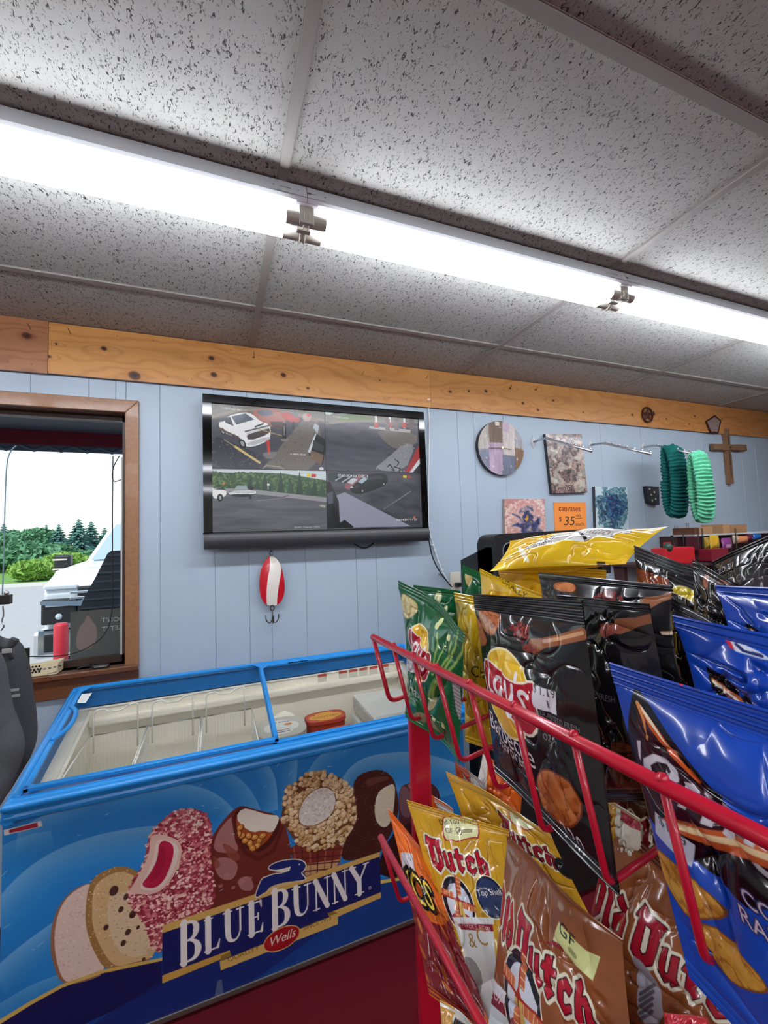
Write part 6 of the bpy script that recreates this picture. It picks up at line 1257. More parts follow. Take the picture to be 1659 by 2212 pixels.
# ================================================================ CHIP BAGS
foil = pmat('printed_foil', .22, coat=.5, spec=.5)
def Pt(c):
    if len(c) == 4: return np.array([c[1], c[2], ZC + c[3]])           # ('w', x, y, z relative to eye)
    if c[2] == 'd': raise ValueError
    return atX(c[0], c[1], c[2])
def Dp(px, py, d): return CAM + ray(px, py)*d/F
def surf(cs, nrm, th, s0, s1, seed, wr, pinw=.045):
    TL, TR, BR, BL = cs
    R = random.Random(seed); cr_ = [(R.uniform(.05, .95), R.uniform(.1, .9), R.uniform(0, math.pi), R.uniform(.12, .35), R.uniform(.5, 1)) for _ in range(13)]
    bt, bb_ = R.uniform(-.012, .012), R.uniform(-.01, .01); ph = R.uniform(0, 6)
    H = np.linalg.norm(BL - TL)
    def f(u, v, side=1, fine=True):
        u = np.asarray(u, float); v = np.asarray(v, float); uc = np.clip(u, 0, 1); vc = np.clip((v - s0)/(1 - s0 - s1), 0, 1)
        ev = np.sin(math.pi*vc)**.55; eu = np.sin(math.pi*uc)**.85
        pin = pinw*ev*(1-2*u); uu = u + pin
        P = (TL*(1-uu)[..., None] + TR*uu[..., None])*(1-v)[..., None] + (BL*(1-uu)[..., None] + BR*uu[..., None])*v[..., None]
        d = th*ev*eu
        wav = bt*np.sin(math.pi*1.6*u + ph)*(1-vc)**3 + bb_*np.sin(math.pi*1.4*u + ph*2)*vc**3
        if fine:
            q = 0
            edge = np.clip(d/th*1.4, 0, 1)
            pl = np.exp(-np.clip(vc, 0, 1)/.16)*(vc > 0) + np.exp(-np.clip(1-vc, 0, 1)/.14)*(vc < 1)
            n1 = np.abs(vn(u*9 + seed, v*2.2 + u, seed) - .5)*2
            q = q - .007*pl*(1-n1)**3*edge
            for (cx, cy, an, ln, am) in cr_:
                dx, dy = (u-cx), (v-cy)*1.3; a = dx*math.cos(an) + dy*math.sin(an); b = -dx*math.sin(an) + dy*math.cos(an)
                q = q - .0085*am*np.exp(-np.abs(b)/.035)*np.exp(-(a/ln)**4)
            q = q + .014*(fbm(u*2.6 + seed, v*3.4, seed + 2, 3) - .5)
            n2 = np.abs(fbm(u*4.5, v*5.5, seed + 8, 2) - .5); q = q - .006*np.exp(-n2/.03)
            d = d + wr*q*np.clip(edge*1.2, .0, 1)
            d = np.maximum(d, -.002)
            sl_ = ((v < s0) | (v > 1-s1)); rid = .0011*np.sin(v*H/.0052*2*math.pi)*sl_
            side_r = rid/side
        else: side_r = 0
        return P + nrm*(side*d + wav + side_r)[..., None]
    return f
BAGS = []
def bag(name, cs, th, art, label, group=None, n=260, seed=1, wr=1.0, s0=.06, s1=.05, bgc='808080', back=None, pin=.03):
    TL, TR, BR, BL = [np.array(c, float) for c in cs]; W = (np.linalg.norm(TR-TL) + np.linalg.norm(BR-BL))/2; H = (np.linalg.norm(BL-TL) + np.linalg.norm(BR-TR))/2
    nr = np.cross(TR + BR - TL - BL, BL + BR - TL - TR); nr /= np.linalg.norm(nr); c = (TL+TR+BR+BL)/4
    if nr @ (CAM - c) < 0: nr = -nr
    f = surf((TL, TR, BR, BL), nr, th, s0, s1, seed, wr, pin)
    gu = np.linspace(-.15, 1.15, 70); gv = np.linspace(-.1, 1.1, 70); U, V = np.meshgrid(gu, gv); Q = proj(f(U, V, 1, False))
    def mp(px, py):
        d = (Q[..., 0]-px)**2 + (Q[..., 1]-py)**2; j, i = np.unravel_index(np.argmin(d), d.shape); j = min(max(j, 1), 68); i = min(max(i, 1), 68)
        Ju = (Q[j, i+1]-Q[j, i-1])/2; Jv = (Q[j+1, i]-Q[j-1, i])/2; M = np.array([Ju, Jv]).T; r = np.array([px, py]) - Q[j, i]
        try: t = np.linalg.solve(M, r)
        except Exception: t = np.zeros(2)
        t = np.clip(t, -1.5, 1.5); return ((gu[i] + t[0]*(gu[1]-gu[0]))*W*100, (gv[j] + t[1]*(gv[1]-gv[0]))*H*100)
    cv = Cv(W*100, H*100, n, bgc, map=mp)
    if art: art(cv)
    img = cv.out(); nv, nu = img.shape[:2]; u, v = np.meshgrid(np.linspace(0, 1, nu), np.linspace(0, 1, nv)); P = f(u, v, 1)
    ub, vb = np.meshgrid(np.linspace(0, 1, max(30, nu//4)), np.linspace(0, 1, max(30, nv//4))); Pb = f(ub, vb, -1)[:, ::-1]
    o = grids(name, [(P, img, 0), (Pb, back or bgc, 0)], foil, loc=tuple((BL+BR)/2)); BAGS.append((label[:34], round(W*100, 1), round(H*100, 1), TL.round(2), BR.round(2)))
    return tag(o, label, 'chip bag', group)
def chip(c, pts, base='c8743c', dark='8e4522', lite='e2a060', seed=1, sm=2, raw=False, n=140):
    c.poly(pts, dark, sm=sm, raw=raw); P = np.array(pts, float) if raw else c.T(pts); ce_ = P.mean(0); P2 = ce_ + (P-ce_)*.93
    wn = c.win(P2)
    if not wn: return
    Pm = chaikin(P2, sm) if sm else P2; c.put(wn, c.pmask(Pm, wn), lambda X, Y: mixc(mixc(dark, base, fbm(X*.55, Y*.55, seed)*2.2 - .35).reshape(-1, 3).mean(0)*0 + mixc(base, lite, fbm(X*.9, Y*.9, seed + 4)*1.6 - .4), dark, (np.abs(fbm(X*.5, Y*.5, seed) - .5) < .035)*.5 + np.clip(fbm(X*1.6, Y*1.6, seed + 9) - .55, 0, 1)*1.5))
def lays(c, x, y, r, rot=0, raw=False):
    if not raw: x, y = c.map(x, y)
    co, si = math.cos(rot), math.sin(rot); T = lambda pts: [(x + r*(a*co + b*si), y + r*(a*si - b*co)) for a, b in pts]
    c.ell(x, y, r*1.06, r*1.06, 'f4e6b0', raw=True); c.ell(x, y, r, r, 'efc02a', raw=True); c.ell(x - r*.15, y - r*.25, r*.6, r*.55, 'f8d94e', .6, raw=True, soft=.9); c.ell(x, y + r*.62, r*.55, r*.3, 'e08a20', .55, raw=True, soft=.9)
    rb_ = T([(-1.12, .42), (-.8, .52), (-.3, .42), (.2, .32), (.7, .38), (1.0, .56), (1.16, .5), (1.2, -.1), (1.1, -.5), (.85, -.62), (.4, -.5), (-.2, -.42), (-.75, -.5), (-1.0, -.42), (-1.14, 0)])
    c.poly(rb_, 'b5152b', raw=True, sm=1, out='f4ead8', ow=r*.055)
    S = .86*r/1.0; L = lambda pts: [(x + S*1.18*((a - .72)*co + (b - .32)*si), y + S*((a - .72)*si - (b - .32)*co)) for a, b in pts]
    wd = .125*S
    for pts in ([(-.12, 1.02), (-.14, .25), (-.08, .03), (.06, .0)], [(.52, .52), (.36, .6), (.2, .45), (.17, .2), (.28, .02), (.42, .08), (.54, .3)], [(.54, .58), (.54, .2), (.6, .02), (.7, .04)], [(.78, .6), (.78, .25), (.86, .08), (.98, .14), (1.06, .35)], [(1.08, .62), (1.06, .1), (1.0, -.22), (.86, -.32), (.74, -.22)], [(1.24, 1.0), (1.2, .78)], [(1.6, .52), (1.46, .62), (1.32, .52), (1.36, .36), (1.54, .24), (1.56, .08), (1.42, -.02), (1.28, .06)]):
        Q = chaikin(np.array(L(pts)), 2, False); c.line(Q, wd, 'f3eef0', raw=True)
def sticker(c, quad, txt='$ 1.19', h=.9, col='d9d6dc'):
    P = c.poly(quad, col); a = math.atan2(P[1][1]-P[0][1], P[1][0]-P[0][0]); t = P[0]*.5 + P[1]*.5; d = P[3]-P[0]
    c.text(txt, *(t + d*.33), h, '3a3a40', a, raw=True); c.text('1', *(t + d*.85 + (P[1]-P[0])*.15), h*1.0, '55555c', a, raw=True)
k8_ = crop(780, 1100, 550/1659); k9_ = crop(1200, 1100, 459/1659); kb_ = crop(780, 1600, 470/1659); kc_ = crop(1200, 1600, 459/1659); kd_ = crop(1300, 1700, 359/1551); ke_ = crop(1000, 1560, 320/1659); kf_ = crop(940, 1880, 360/1659)
def X_(*c): return atX(*c)

# ---- deepest bags first ----
GG = 'green chip bags in the upper basket'; GY = 'yellow chip bags in the upper basket'; GBK = 'black chip bags in the upper basket'; GBL = 'blue tortilla chip bags in the upper basket'
def art_green(kind):
    def a(c):
        wn = c.win(np.array([[0, 0], [c.W, c.H]])); c.a[:] = mixc('06552f', '0f7a42', wn[5]/c.H*.8 + .2*fbm(wn[4]*.2, wn[5]*.2, 4)).astype(np.float32)
        if kind == 1:
            chip(c, k8_([(262, 545), (300, 560), (365, 610), (368, 650), (330, 710), (280, 718), (258, 650)]), 'cdb878', '9c8648', 'e2d4a0', 3)
            for P_, wd in (([(495, 810), (490, 900), (470, 1010)], .5), ([(540, 870), (500, 980), (460, 1080)], .35), ([(632, 795), (610, 900), (540, 1050), (470, 1170)], .5), ([(585, 870), (560, 960), (490, 1090), (440, 1200)], .45), ([(680, 815), (660, 930), (600, 1020), (560, 1060)], .5), ([(530, 1060), (450, 1180), (430, 1240)], .6), ([(500, 1080), (470, 1160), (455, 1230)], .6)):
                c.line(k8_(P_), wd, '6f9a44'); c.line(k8_(P_), wd*.4, 'a9c470', .7)
            for x, y in ((515, 735), (562, 840), (530, 1408), (470, 1360), (495, 760)): q = c.map(*k8_([(x, y)])[0]); c.ell(q[0], q[1], .55, .5, 'dfe0a0', raw=True)
            c.poly(k8_([(440, 1240), (480, 1225), (478, 1280), (445, 1318), (425, 1290)]), 'c9c9a0', sm=2); c.poly(k8_([(330, 1330), (400, 1320), (420, 1370), (400, 1420), (340, 1370)]), 'a9a274', sm=2)
            q = c.map(*k8_([(352, 940)])[0]); lays(c, q[0], q[1], 3.9, .12, raw=True)
            P = c.T(k8_([(290, 965), (352, 985), (330, 1075), (272, 1040)])); c.poly(P, 'd9d8de', raw=True); c.text('$1.19', P[:, 0].mean(), P[:, 1].mean() - .2, .7, '444450', .3, raw=True)
            q = c.map(*k8_([(322, 1180)])[0]); c.text('Sour Cream', q[0] - .8, q[1], 1.5, 'e8efe8', .05, .95, raw=True); q = c.map(*k8_([(318, 1222)])[0]); c.text('& Onion', q[0] - .3, q[1] + .4, 1.2, 'cfe0cf', .05, raw=True)
            P = c.T(k8_([(585, 1120), (640, 1160), (655, 1350), (640, 1370), (610, 1290), (600, 1200)])); c.poly(P, 'b9b9b9', raw=True)
            for i in range(9): c.line([(P[0][0] + .2, P[0][1] + .3 + i*.55), (P[0][0] + 2.2, P[0][1] + .7 + i*.55)], .12, '6b6b6b', raw=True)
            q = c.map(*k8_([(505, 1525)])[0]); c.text('230', q[0], q[1], 1.0, 'dfe6c0', .2, raw=True)
        elif kind == 2:
            for x, y in ((500, 560), (500, 590), (540, 660)): q = c.map(*k8_([(x, y)])[0]); c.ell(q[0], q[1], .5, .9, 'dfe0b0', raw=True, rot=.4)
        else: chip(c, k8_([(672, 408), (728, 425), (722, 470), (700, 520), (680, 480)]), 'cdb878', '9c8648', 'e2d4a0', 5)
    return a
bag('chip_bag', [Dp(998, 1219, .88), Dp(1120, 1270, .80), Dp(1130, 1500, .80), Dp(1006, 1500, .88)], .02, art_green(3), 'green chip bag farthest back, beside the black machine', GG, 120, 21, bgc='0f6b3c')
def art_yel(kind):
    def a(c):
        wn = c.win(np.array([[0, 0], [c.W, c.H]])); c.a[:] = mixc('d9a818', 'f2cd2a', fbm(wn[4]*.15, wn[5]*.15, 6)*1.4 - .1).astype(np.float32)
        if kind == 'big':
            P = [(0, 0), (c.W, 0), (c.W, c.H), (0, c.H)]
            kk = crop(960, 820, 699/1659); Q_ = lambda u, v: (u*c.W, v*c.H)
            Q_ = lambda u, v: (u*c.W, (v*.95 + .3)*c.H)
            pn = [Q_(.2, .42), Q_(.3, .1), Q_(.42, -.1), Q_(.86, -.15), Q_(.88, .06), Q_(.62, .42), Q_(.5, .36), Q_(.4, .44)]
            c.poly(pn, 'dcd9d6', raw=True, out='55504a', ow=.12)
            for i in range(22): u = .3 + i*.024; c.line([Q_(u, .3 - i*.008), Q_(u + .035, .08)], .13, '77736e', .9, raw=True)
            for i in range(5): c.line([Q_(.33, .34 - i*.05), Q_(.8, .3 - i*.05)], .1, '8c8885', .8, raw=True)
            c.line([Q_(.55, .1), Q_(.66, .34)], .5, '17150f', raw=True); c.text('Nutrition Facts', *Q_(.37, .34), .9, '26221c', math.pi + .1, raw=True); c.text('0%', *Q_(.36, .18), 1.6, '26221c', math.pi - .2, raw=True)
            c.poly(kk([(372, 858), (400, 850), (420, 900), (440, 935), (420, 935), (390, 895)]), 'ece4c8', sm=1); a_ = c.map(*kk([(310, 910)])[0]); b_ = c.map(*kk([(360, 913)])[0]); c.text('CRISPY', a_[0] + .8, a_[1], .95, '3a2a10', math.pi + .05, raw=True)
            for i in range(6): c.line(kk([(782, 932 + i*6), (822, 934 + i*6)]), .16, '3a2f14', .9)
        elif kind == 'a': c.poly(k8_([(890, 380), (1060, 390), (1060, 480), (920, 480)]), 'dcb870', .8, sm=1)
        elif kind == 'b':
            c.poly(k8_([(770, 420), (990, 540), (830, 545), (780, 580)]), 'e6c46a', .8); a_ = c.map(*k8_([(945, 500)])[0]); c.text('NATURALLY', a_[0], a_[1], .9, '2c2414', .25, raw=True); c.poly(k8_([(1000, 480), (1035, 476), (1050, 530), (1010, 530)]), 'ece4c8'); c.poly(k8_([(1100, 500), (1120, 472), (1145, 495)]), 'f2eee0', out='3a3010', ow=.08)
        elif kind == 'c':
            c.poly(k8_([(615, 545), (700, 570), (700, 700), (650, 690), (612, 640)]), 'b9a458', .8, sm=1); c.poly(k8_([(610, 600), (640, 620), (640, 720), (612, 700)]), '6b6434', .6, sm=1); c.poly(k8_([(680, 900), (760, 930), (760, 1130), (690, 1100)]), 'c9a01e', sm=1); a_ = c.map(*k8_([(727, 1090)])[0]); c.text('Classic', a_[0] + 2.8, a_[1], 1.7, '2f2a14', 0, raw=True)
    return a
bag('chip_bag', [Dp(1076, 1221, .80), Dp(1310, 1232, .74), Dp(1320, 1500, .74), Dp(1090, 1500, .80)], .022, art_yel('a'), 'yellow chip bag standing directly under the bag that lies on top', GY, 140, 5, bgc='e3b81c')
bag('chip_bag', [Dp(1035, 1228, .745), Dp(1190, 1292, .67), Dp(1200, 1560, .67), Dp(1046, 1540, .745)], .02, art_yel('b'), 'yellow chip bag with slanting pointed corner between the green and black bags', GY, 140, 8, wr=.8, bgc='e3b81c', s0=.03)
bag('chip_bag', [Dp(982, 1279, .735), Dp(1090, 1300, .66), Dp(1110, 1640, .64), Dp(1008, 1600, .72)], .022, art_yel('c'), 'yellow chip bag squeezed between the front green and front black bag', GY, 150, 9, bgc='d9ae1c')
bag('chip_bag', [Dp(893, 1263, .82), Dp(994, 1276, .76), Dp(1000, 1500, .76), Dp(900, 1500, .82)], .024, art_green(2), 'green chip bag just behind the front green bag', GG, 110, 22, bgc='0f6b3c')
bag('chip_bag', [Dp(1101, 1170, .80), Dp(1443, 1138, .70), Dp(1352, 1216, .62), Dp(1057, 1234, .72)], .03, art_yel('big'), 'yellow chip bag lying on its side on top of the others, nutrition label up', GY, 330, 12, wr=.8, bgc='e3b81c', s0=.0, s1=.0)

def art_black(kind):
    def a(c):
        wn = c.win(np.array([[0, 0], [c.W, c.H]])); c.a[:] = mixc('131214', '242226', fbm(wn[4]*.12, wn[5]*.12, 9)*1.5 - .2).astype(np.float32)
        if kind == 1:
            chip(c, k8_([(770, 648), (912, 676), (905, 730), (880, 800), (860, 832), (800, 800), (762, 690)]), 'b9683a', '7a3a20', 'cf8450', 3)
            chip(c, k8_([(722, 690), (760, 700), (800, 790), (830, 880), (780, 905), (735, 850), (715, 760)]), 'a95c3c', '6e3420', 'c98058', 5)
            R = random.Random(3)
            for i in range(60): x, y = 985 + R.gauss(45, 26), 755 + R.gauss(35, 22); q = c.map(*k8_([(x, y)])[0]); c.ell(q[0], q[1], .12 + .22*R.random(), .12 + .2*R.random(), R.choice(['8a2c26', '6b1f1e', 'a9443a']), raw=True)
            c.line(k8_([(1440, 812), (1300, 850), (1190, 872), (1110, 895)]), [1.1, 1.0, 1.0, 1.6], '9c5a34'); c.line(k8_([(1440, 806), (1300, 842), (1190, 862)]), .35, 'd9a070'); c.poly(k8_([(1030, 900), (1060, 875), (1130, 880), (1150, 905), (1100, 935), (1050, 935)]), '8c3a2c', sm=2)
            c.poly(k8_([(1150, 850), (1280, 840), (1200, 880)]), 'b9a4c0', .4, sm=1)
            q = c.map(*k8_([(925, 1185)])[0]); lays(c, q[0], q[1], 4.5, .06, raw=True)
            sticker(c, k8_([(1100, 1137), (1256, 1190), (1270, 1343), (1108, 1285)]), '$ 1.19', .8)
            q = c.map(*k8_([(955, 1535)])[0]); c.text('Barbecue', q[0] + .3, q[1], 2.1, 'ece8e8', .03, .86, raw=True); q = c.map(*k8_([(985, 1592)])[0]); c.text('Flavored', q[0] - .3, q[1] + .5, 1.35, 'd9d4d4', .03, .9, raw=True)
            q = c.map(*k8_([(1290, 1405)])[0]); c.text('GUARANTEED FRESH', q[0] - .6, q[1], .5, '7d7a7c', 0, .8, raw=True); c.text('2 JUL 2024', q[0] - .9, q[1] + 1.1, .6, '8a8688', 0, .8, raw=True); c.text('029', q[0] - 1.8, q[1] + 2.1, .6, '8a8688', raw=True)
            chip(c, ke_([(852, 520), (920, 525), (1000, 555), (1100, 590), (1190, 660), (1270, 770), (1325, 890), (1340, 990), (1320, 1090), (1225, 1195), (1120, 1170), (1020, 1100), (920, 1000), (850, 860), (805, 700), (805, 600)]), 'b9622c', '7c3418', 'd08a4a', 11)
            c.line(ke_([(860, 560), (900, 700), (1000, 880)]), .3, '7c3418', .6)
            q = c.map(*ke_([(1255, 1425)])[0]); c.text('230', q[0], q[1], 1.7, 'e6e2e4', .05, .8, raw=True)
            c.poly(ke_([(260, 420), (420, 480), (700, 1000), (640, 1000), (330, 640)]), '2e1720', .5, sm=1)  # dark maroon sheen at the lower left, painted into the bag colour
        elif kind == 2:
            c.line(k9_([(780, 845), (640, 880), (480, 915)]), [1.0, .9, 1.6], '8a5236'); c.poly(k9_([(290, 900), (360, 885), (500, 910), (520, 940), (400, 1000), (340, 1010)]), '8a3e32', sm=2); c.poly(k9_([(230, 1050), (300, 1080)] + [(330, 1140), (250, 1100)]), '0c0b0d')
            q = c.map(*kc_([(430, 120)])[0]); chip(c, kc_([(340, 60), (400, 0), (520, 0), (700, 120), (740, 300), (700, 440), (560, 430), (420, 320)]), '6e371c', '44200f', '8a4c2a', 7)
            c.text('FRESH', *c.map(*k9_([(385, 1500)])[0], ), .6, '77747a', .2, .8, raw=True)
        elif kind == 3:
            chip(c, k9_([(0, 568), (150, 572), (175, 650), (60, 650), (-20, 620)]), 'c2703e', '8a4424', 'd88a54', 4); R = random.Random(8)
            for i in range(45): x, y = 400 + R.gauss(0, 40), 680 + R.gauss(0, 22); q = c.map(*k9_([(x, y)])[0]); c.ell(q[0], q[1], .15 + .2*R.random(), .12 + .2*R.random(), R.choice(['7a2422', '5e1c1c', '96403a']), raw=True)
            c.line(k9_([(915, 668), (820, 700), (720, 730)]), [.9, .8, 1.5], '9c6240')
            c.line(k9_([(830, 965), (900, 965), (955, 930)]), .35, 'cfa888'); c.line(k9_([(830, 975), (900, 975), (955, 940)]), .2, 'e6cdb0')
        elif kind == 4: c.poly(k9_([(950, 700), (1180, 760), (1000, 720)]), '38363c')
        elif kind == 5:
            q = c.map(*k9_([(1040, 690)])[0]); c.poly(k9_([(905, 640), (940, 605), (1000, 605), (1070, 640), (1140, 700), (1195, 770), (1080, 720), (920, 650)]), 'd9bc2a', sm=1, out='e8e0b0', ow=.12)
            c.poly(k9_([(900, 560), (960, 520), (1060, 520), (1150, 640), (1200, 760), (1080, 650), (1000, 600), (910, 600)]), '4a4844', .6, sm=1)
        elif kind == 'o':
            c.poly([(0, c.H*.24), (c.W, c.H*.24), (c.W, c.H), (0, c.H)], '8a3f1c', raw=True); chip(c, [(c.W*.1, c.H*.3), (c.W*.5, c.H*.32), (c.W*.85, c.H*.45), (c.W*.6, c.H*.9), (c.W*.2, c.H*.8)], 'a8561f', '6e3010', 'c87838', 6, raw=True); q = c.map(*k9_([(940, 360)])[0]); c.poly(k9_([(870, 335), (990, 360), (1010, 385), (950, 390), (890, 365)]), 'd9d9d6', sm=1); c.text('XO', q[0], q[1], .7, '1b1a1c', raw=True)
            c.poly([(0, c.H*.06), (c.W, c.H*.06), (c.W, c.H*.1), (0, c.H*.1)], '3a3a3e', .6, raw=True)
        elif kind == 's':
            c.poly(k9_([(1400, 455), (1480, 490), (1560, 600), (1600, 660), (1500, 590), (1410, 500)]), 'd9d9dc', sm=1); c.poly(k9_([(1180, 430), (1380, 470), (1370, 500), (1200, 450)]), 'b9b9bc', .7, sm=1)
            chip(c, k9_([(1150, 520), (1200, 500), (1180, 600), (1150, 640)]), 'a0523c', '5e2a20', 'b9745c', 3); chip(c, k9_([(1240, 570), (1330, 540), (1390, 600), (1300, 590)]), 'a0523c', '5e2a20', 'b9745c', 9)
        elif kind == 'n':
            c.text('POTATO CHIPS', c.W*.46, c.H*.36, c.W*.105, 'c9c8cc', math.pi, .8, raw=True); c.text('NET WT. 1 1/2 OZ.', c.W*.45, c.H*.17, c.W*.085, 'bdbcc0', math.pi, .8, raw=True)
            for x, y in ((1480, 540), (1560, 520), (1620, 580)): q = c.map(*k9_([(x, y)])[0]); c.ell(q[0], q[1], 1.5, 1.7, '3c3a3a', .7, raw=True, soft=.5)
    return a
bag('chip_bag', [X_(1540, 1214, .60), X_(1712, 1128, .60), X_(1740, 1380, .58), X_(1560, 1360, .58)], .02, art_black('n'), 'black chip bag turned upside down at the right frame edge, topmost', GBK, 200, 31, wr=.25, bgc='1b1a1c')
bag('chip_bag', [X_(1368, 1178, .58), X_(1500, 1226, .58), X_(1520, 1420, .56), X_(1380, 1380, .56)], .022, art_black('o'), 'chip bag with black top strip and orange-brown chips, right of the lying yellow bag', GBK, 150, 33, wr=.7, bgc='1b1a1c', s0=.14)
bag('chip_bag', [X_(1444, 1238, .54), X_(1600, 1300, .54), X_(1620, 1500, .52), X_(1450, 1480, .52)], .02, art_black(5), 'black chip bag showing part of a yellow round emblem behind the blue bags', GBK, 150, 35, wr=.6, bgc='29282a')
bag('chip_bag', [X_(1487, 1205, .53), X_(1655, 1290, .53), X_(1650, 1460, .51), X_(1500, 1400, .51)], .018, art_black('s'), 'black chip bag with slanting top strip and white flash at upper right', GBK, 170, 37, wr=.6, bgc='1b1a1c', s0=.12)
bag('chip_bag', [X_(1160, 1236, .44), X_(1447, 1264, .44), X_(1492, 1560, .42), X_(1190, 1560, .42)], .022, art_black(3), 'black barbecue chip bag in the rear row, widest top seam', GBK, 260, 41, bgc='1b1a1c', s0=.05)
bag('chip_bag', [X_(1446, 1284, .47), X_(1590, 1376, .47), X_(1620, 1600, .44), X_(1460, 1560, .44)], .018, art_black(4), 'plain black chip bag edge in front of the yellow emblem bag', GBK, 140, 43, bgc='232226', s0=.09)
bag('chip_bag', [X_(1195, 1284, .375), X_(1413, 1304, .375), X_(1490, 1720, .36), X_(1250, 1740, .35)], .02, art_black(2), 'black barbecue chip bag in the middle row, behind the front one', GBK, 260, 45, bgc='1b1a1c', s0=.05)
def art_blue(kind):
    def a(c):
        wn = c.win(np.array([[0, 0], [c.W, c.H]])); c.a[:] = mixc('0c2f8c', '1a52c4', fbm(wn[4]*.1, wn[5]*.1, 12)*1.5 - .25).astype(np.float32)
        if kind == 1:
            c.poly(k9_([(630, 1355), (660, 1420), (760, 1560), (900, 1780), (1050, 1980), (1200, 2169), (1659, 2700), (1659, 3300), (1000, 2700), (800, 2500), (640, 2300), (500, 2100), (560, 1800), (590, 1500)]), '100a10', sm=1)
            c.poly(k9_([(650, 1520), (700, 1600), (900, 1880), (1100, 2120), (1300, 2350), (1659, 2650), (1659, 2900), (1100, 2500), (800, 2350), (640, 2200), (620, 1800)]), '33101c', sm=1)
            c.line(k9_([(640, 1500), (760, 1700), (900, 1900), (1100, 2130)]), [.1, .75, .6, .25], 'cf5a1e'); c.line(k9_([(640, 1500), (730, 1640), (880, 1860)]), [.1, .4, .1], 'f2e0c0'); c.line(k9_([(645, 1520), (690, 1650), (715, 1800)]), [.4, .3, .1], 'd98a4a')
            c.line(kd_([(600, 340), (700, 375), (900, 470), (1200, 565), (1600, 700)]), [.6, .9, 1.1, 1.1, 1.0], 'c65a2a'); c.line(kd_([(690, 372), (880, 450), (1200, 550), (1600, 690)]), .35, 'ecd8a8', .9)
            # angular white lettering
            def L(pts, o=None):
                c.poly(kc_(pts), 'c9c4cc')
            c.poly(kc_([(640, 0), (668, 0), (672, 160), (655, 120)]), 'c9c4cc')
            c.poly(kc_([(692, 140), (760, 105), (860, 150), (930, 250), (945, 330), (905, 345), (830, 300), (740, 290), (695, 230)]), 'c9c4cc'); c.poly(kc_([(750, 190), (790, 165), (850, 190), (885, 250), (870, 290), (800, 270), (760, 240)]), '24101a')
            L([(980, 330), (1040, 345), (1110, 410), (1100, 440), (990, 410)]); L([(970, 480), (1025, 500), (1010, 545), (950, 510)]); L([(1140, 395), (1215, 455), (1200, 460), (1135, 430)])
            L([(1135, 580), (1215, 620), (1195, 690), (1120, 650)]); L([(1290, 485), (1380, 560), (1365, 575), (1290, 540)]); L([(1275, 655), (1360, 680), (1365, 790), (1320, 795), (1265, 740)]); L([(1455, 755), (1545, 790), (1525, 850), (1440, 810)]); L([(1490, 965), (1560, 975), (1659, 1060), (1720, 1130), (1660, 1120), (1540, 1030)])
            sticker(c, kd_([(500, 230), (835, 560), (815, 765), (505, 430)]), '$1.99', .7, 'c3c6d6')
            q = c.map(*kd_([(1330, 1160)])[0]); c.text('COOL', q[0] + 1.6, q[1] - .2, 1.0, 'd9c4d0', .0, .9, raw=True, out='26305e', ow=.1); c.text('RANCH', q[0] + 1.4, q[1] + 1.2, 1.0, 'd9c4d0', .0, .9, raw=True, out='26305e', ow=.1)
            chip(c, kd_([(495, 555), (580, 620), (700, 730), (830, 880), (960, 980), (1080, 1120), (1130, 1240), (1060, 1262), (930, 1245), (800, 1225), (700, 1080), (600, 900), (530, 740)]), 'c48830', '8a4f1a', 'e0b050', 13, sm=1)
            chip(c, kd_([(905, 1260), (980, 1290), (1060, 1350), (1220, 1530), (1400, 1720), (1545, 1900), (1520, 1950), (1380, 1925), (1220, 1870), (1100, 1720), (1000, 1560), (940, 1420)]), 'c48830', '8a4f1a', 'e0b050', 17, sm=1)
            c.poly(k9_([(880, 1310), (960, 1290), (1050, 1330), (1130, 1410), (1080, 1400), (960, 1340)]), 'd6d9e4', sm=1); c.poly(k9_([(930, 1320), (980, 1340), (1010, 1390), (970, 1370)]), 'c8283c', sm=1); c.line(k9_([(1000, 1330), (1060, 1380), (1120, 1420)]), .2, '26346e')
        elif kind == 2:
            c.poly(k9_([(1150, 1220), (1240, 1260), (1400, 1420), (1560, 1590), (1620, 1680), (1659, 1760), (1500, 1700), (1350, 1580), (1250, 1480)]), '120c12', sm=1); c.line(k9_([(1215, 1330), (1330, 1450), (1500, 1610), (1600, 1700)]), [.2, .7, .5, .2], 'cf6a2a'); c.line(k9_([(1225, 1350), (1320, 1450), (1420, 1540)]), [.3, .4, .1], 'efe0c8'); c.poly(k9_([(1300, 1430), (1420, 1560), (1330, 1530)]), '6a1c14')
            c.poly(k9_([(1310, 1000), (1400, 1030), (1560, 1100), (1659, 1160), (1659, 1190), (1480, 1140), (1380, 1110)]), 'd6d9e4', sm=1); c.poly(k9_([(1320, 1005), (1370, 1040), (1390, 1100), (1350, 1085)]), 'c8283c'); c.line(k9_([(1410, 1060), (1460, 1110), (1600, 1150)]), .3, '26346e')
        else:
            c.poly(k9_([(1470, 880), (1540, 920), (1659, 1010), (1659, 1130), (1560, 1040), (1490, 960)]), '120c12', sm=1); c.line(k9_([(1515, 940), (1580, 1010), (1659, 1080)]), [.2, .7, .6], 'd9925a'); c.line(k9_([(1530, 965), (1600, 1030)]), .35, 'efe6d4')
    return a
bag('chip_bag', [X_(1535, 1262, .47), ('w'), 0, 0][:1] + [np.array([.49, .10, ZC - .055]), np.array([.46, .10, ZC - .3]), X_(1610, 1560, .44)], .024, art_blue(3), 'blue tortilla chip bag highest up at the right frame edge', GBL, 200, 51, bgc='1443a6', s0=.07)
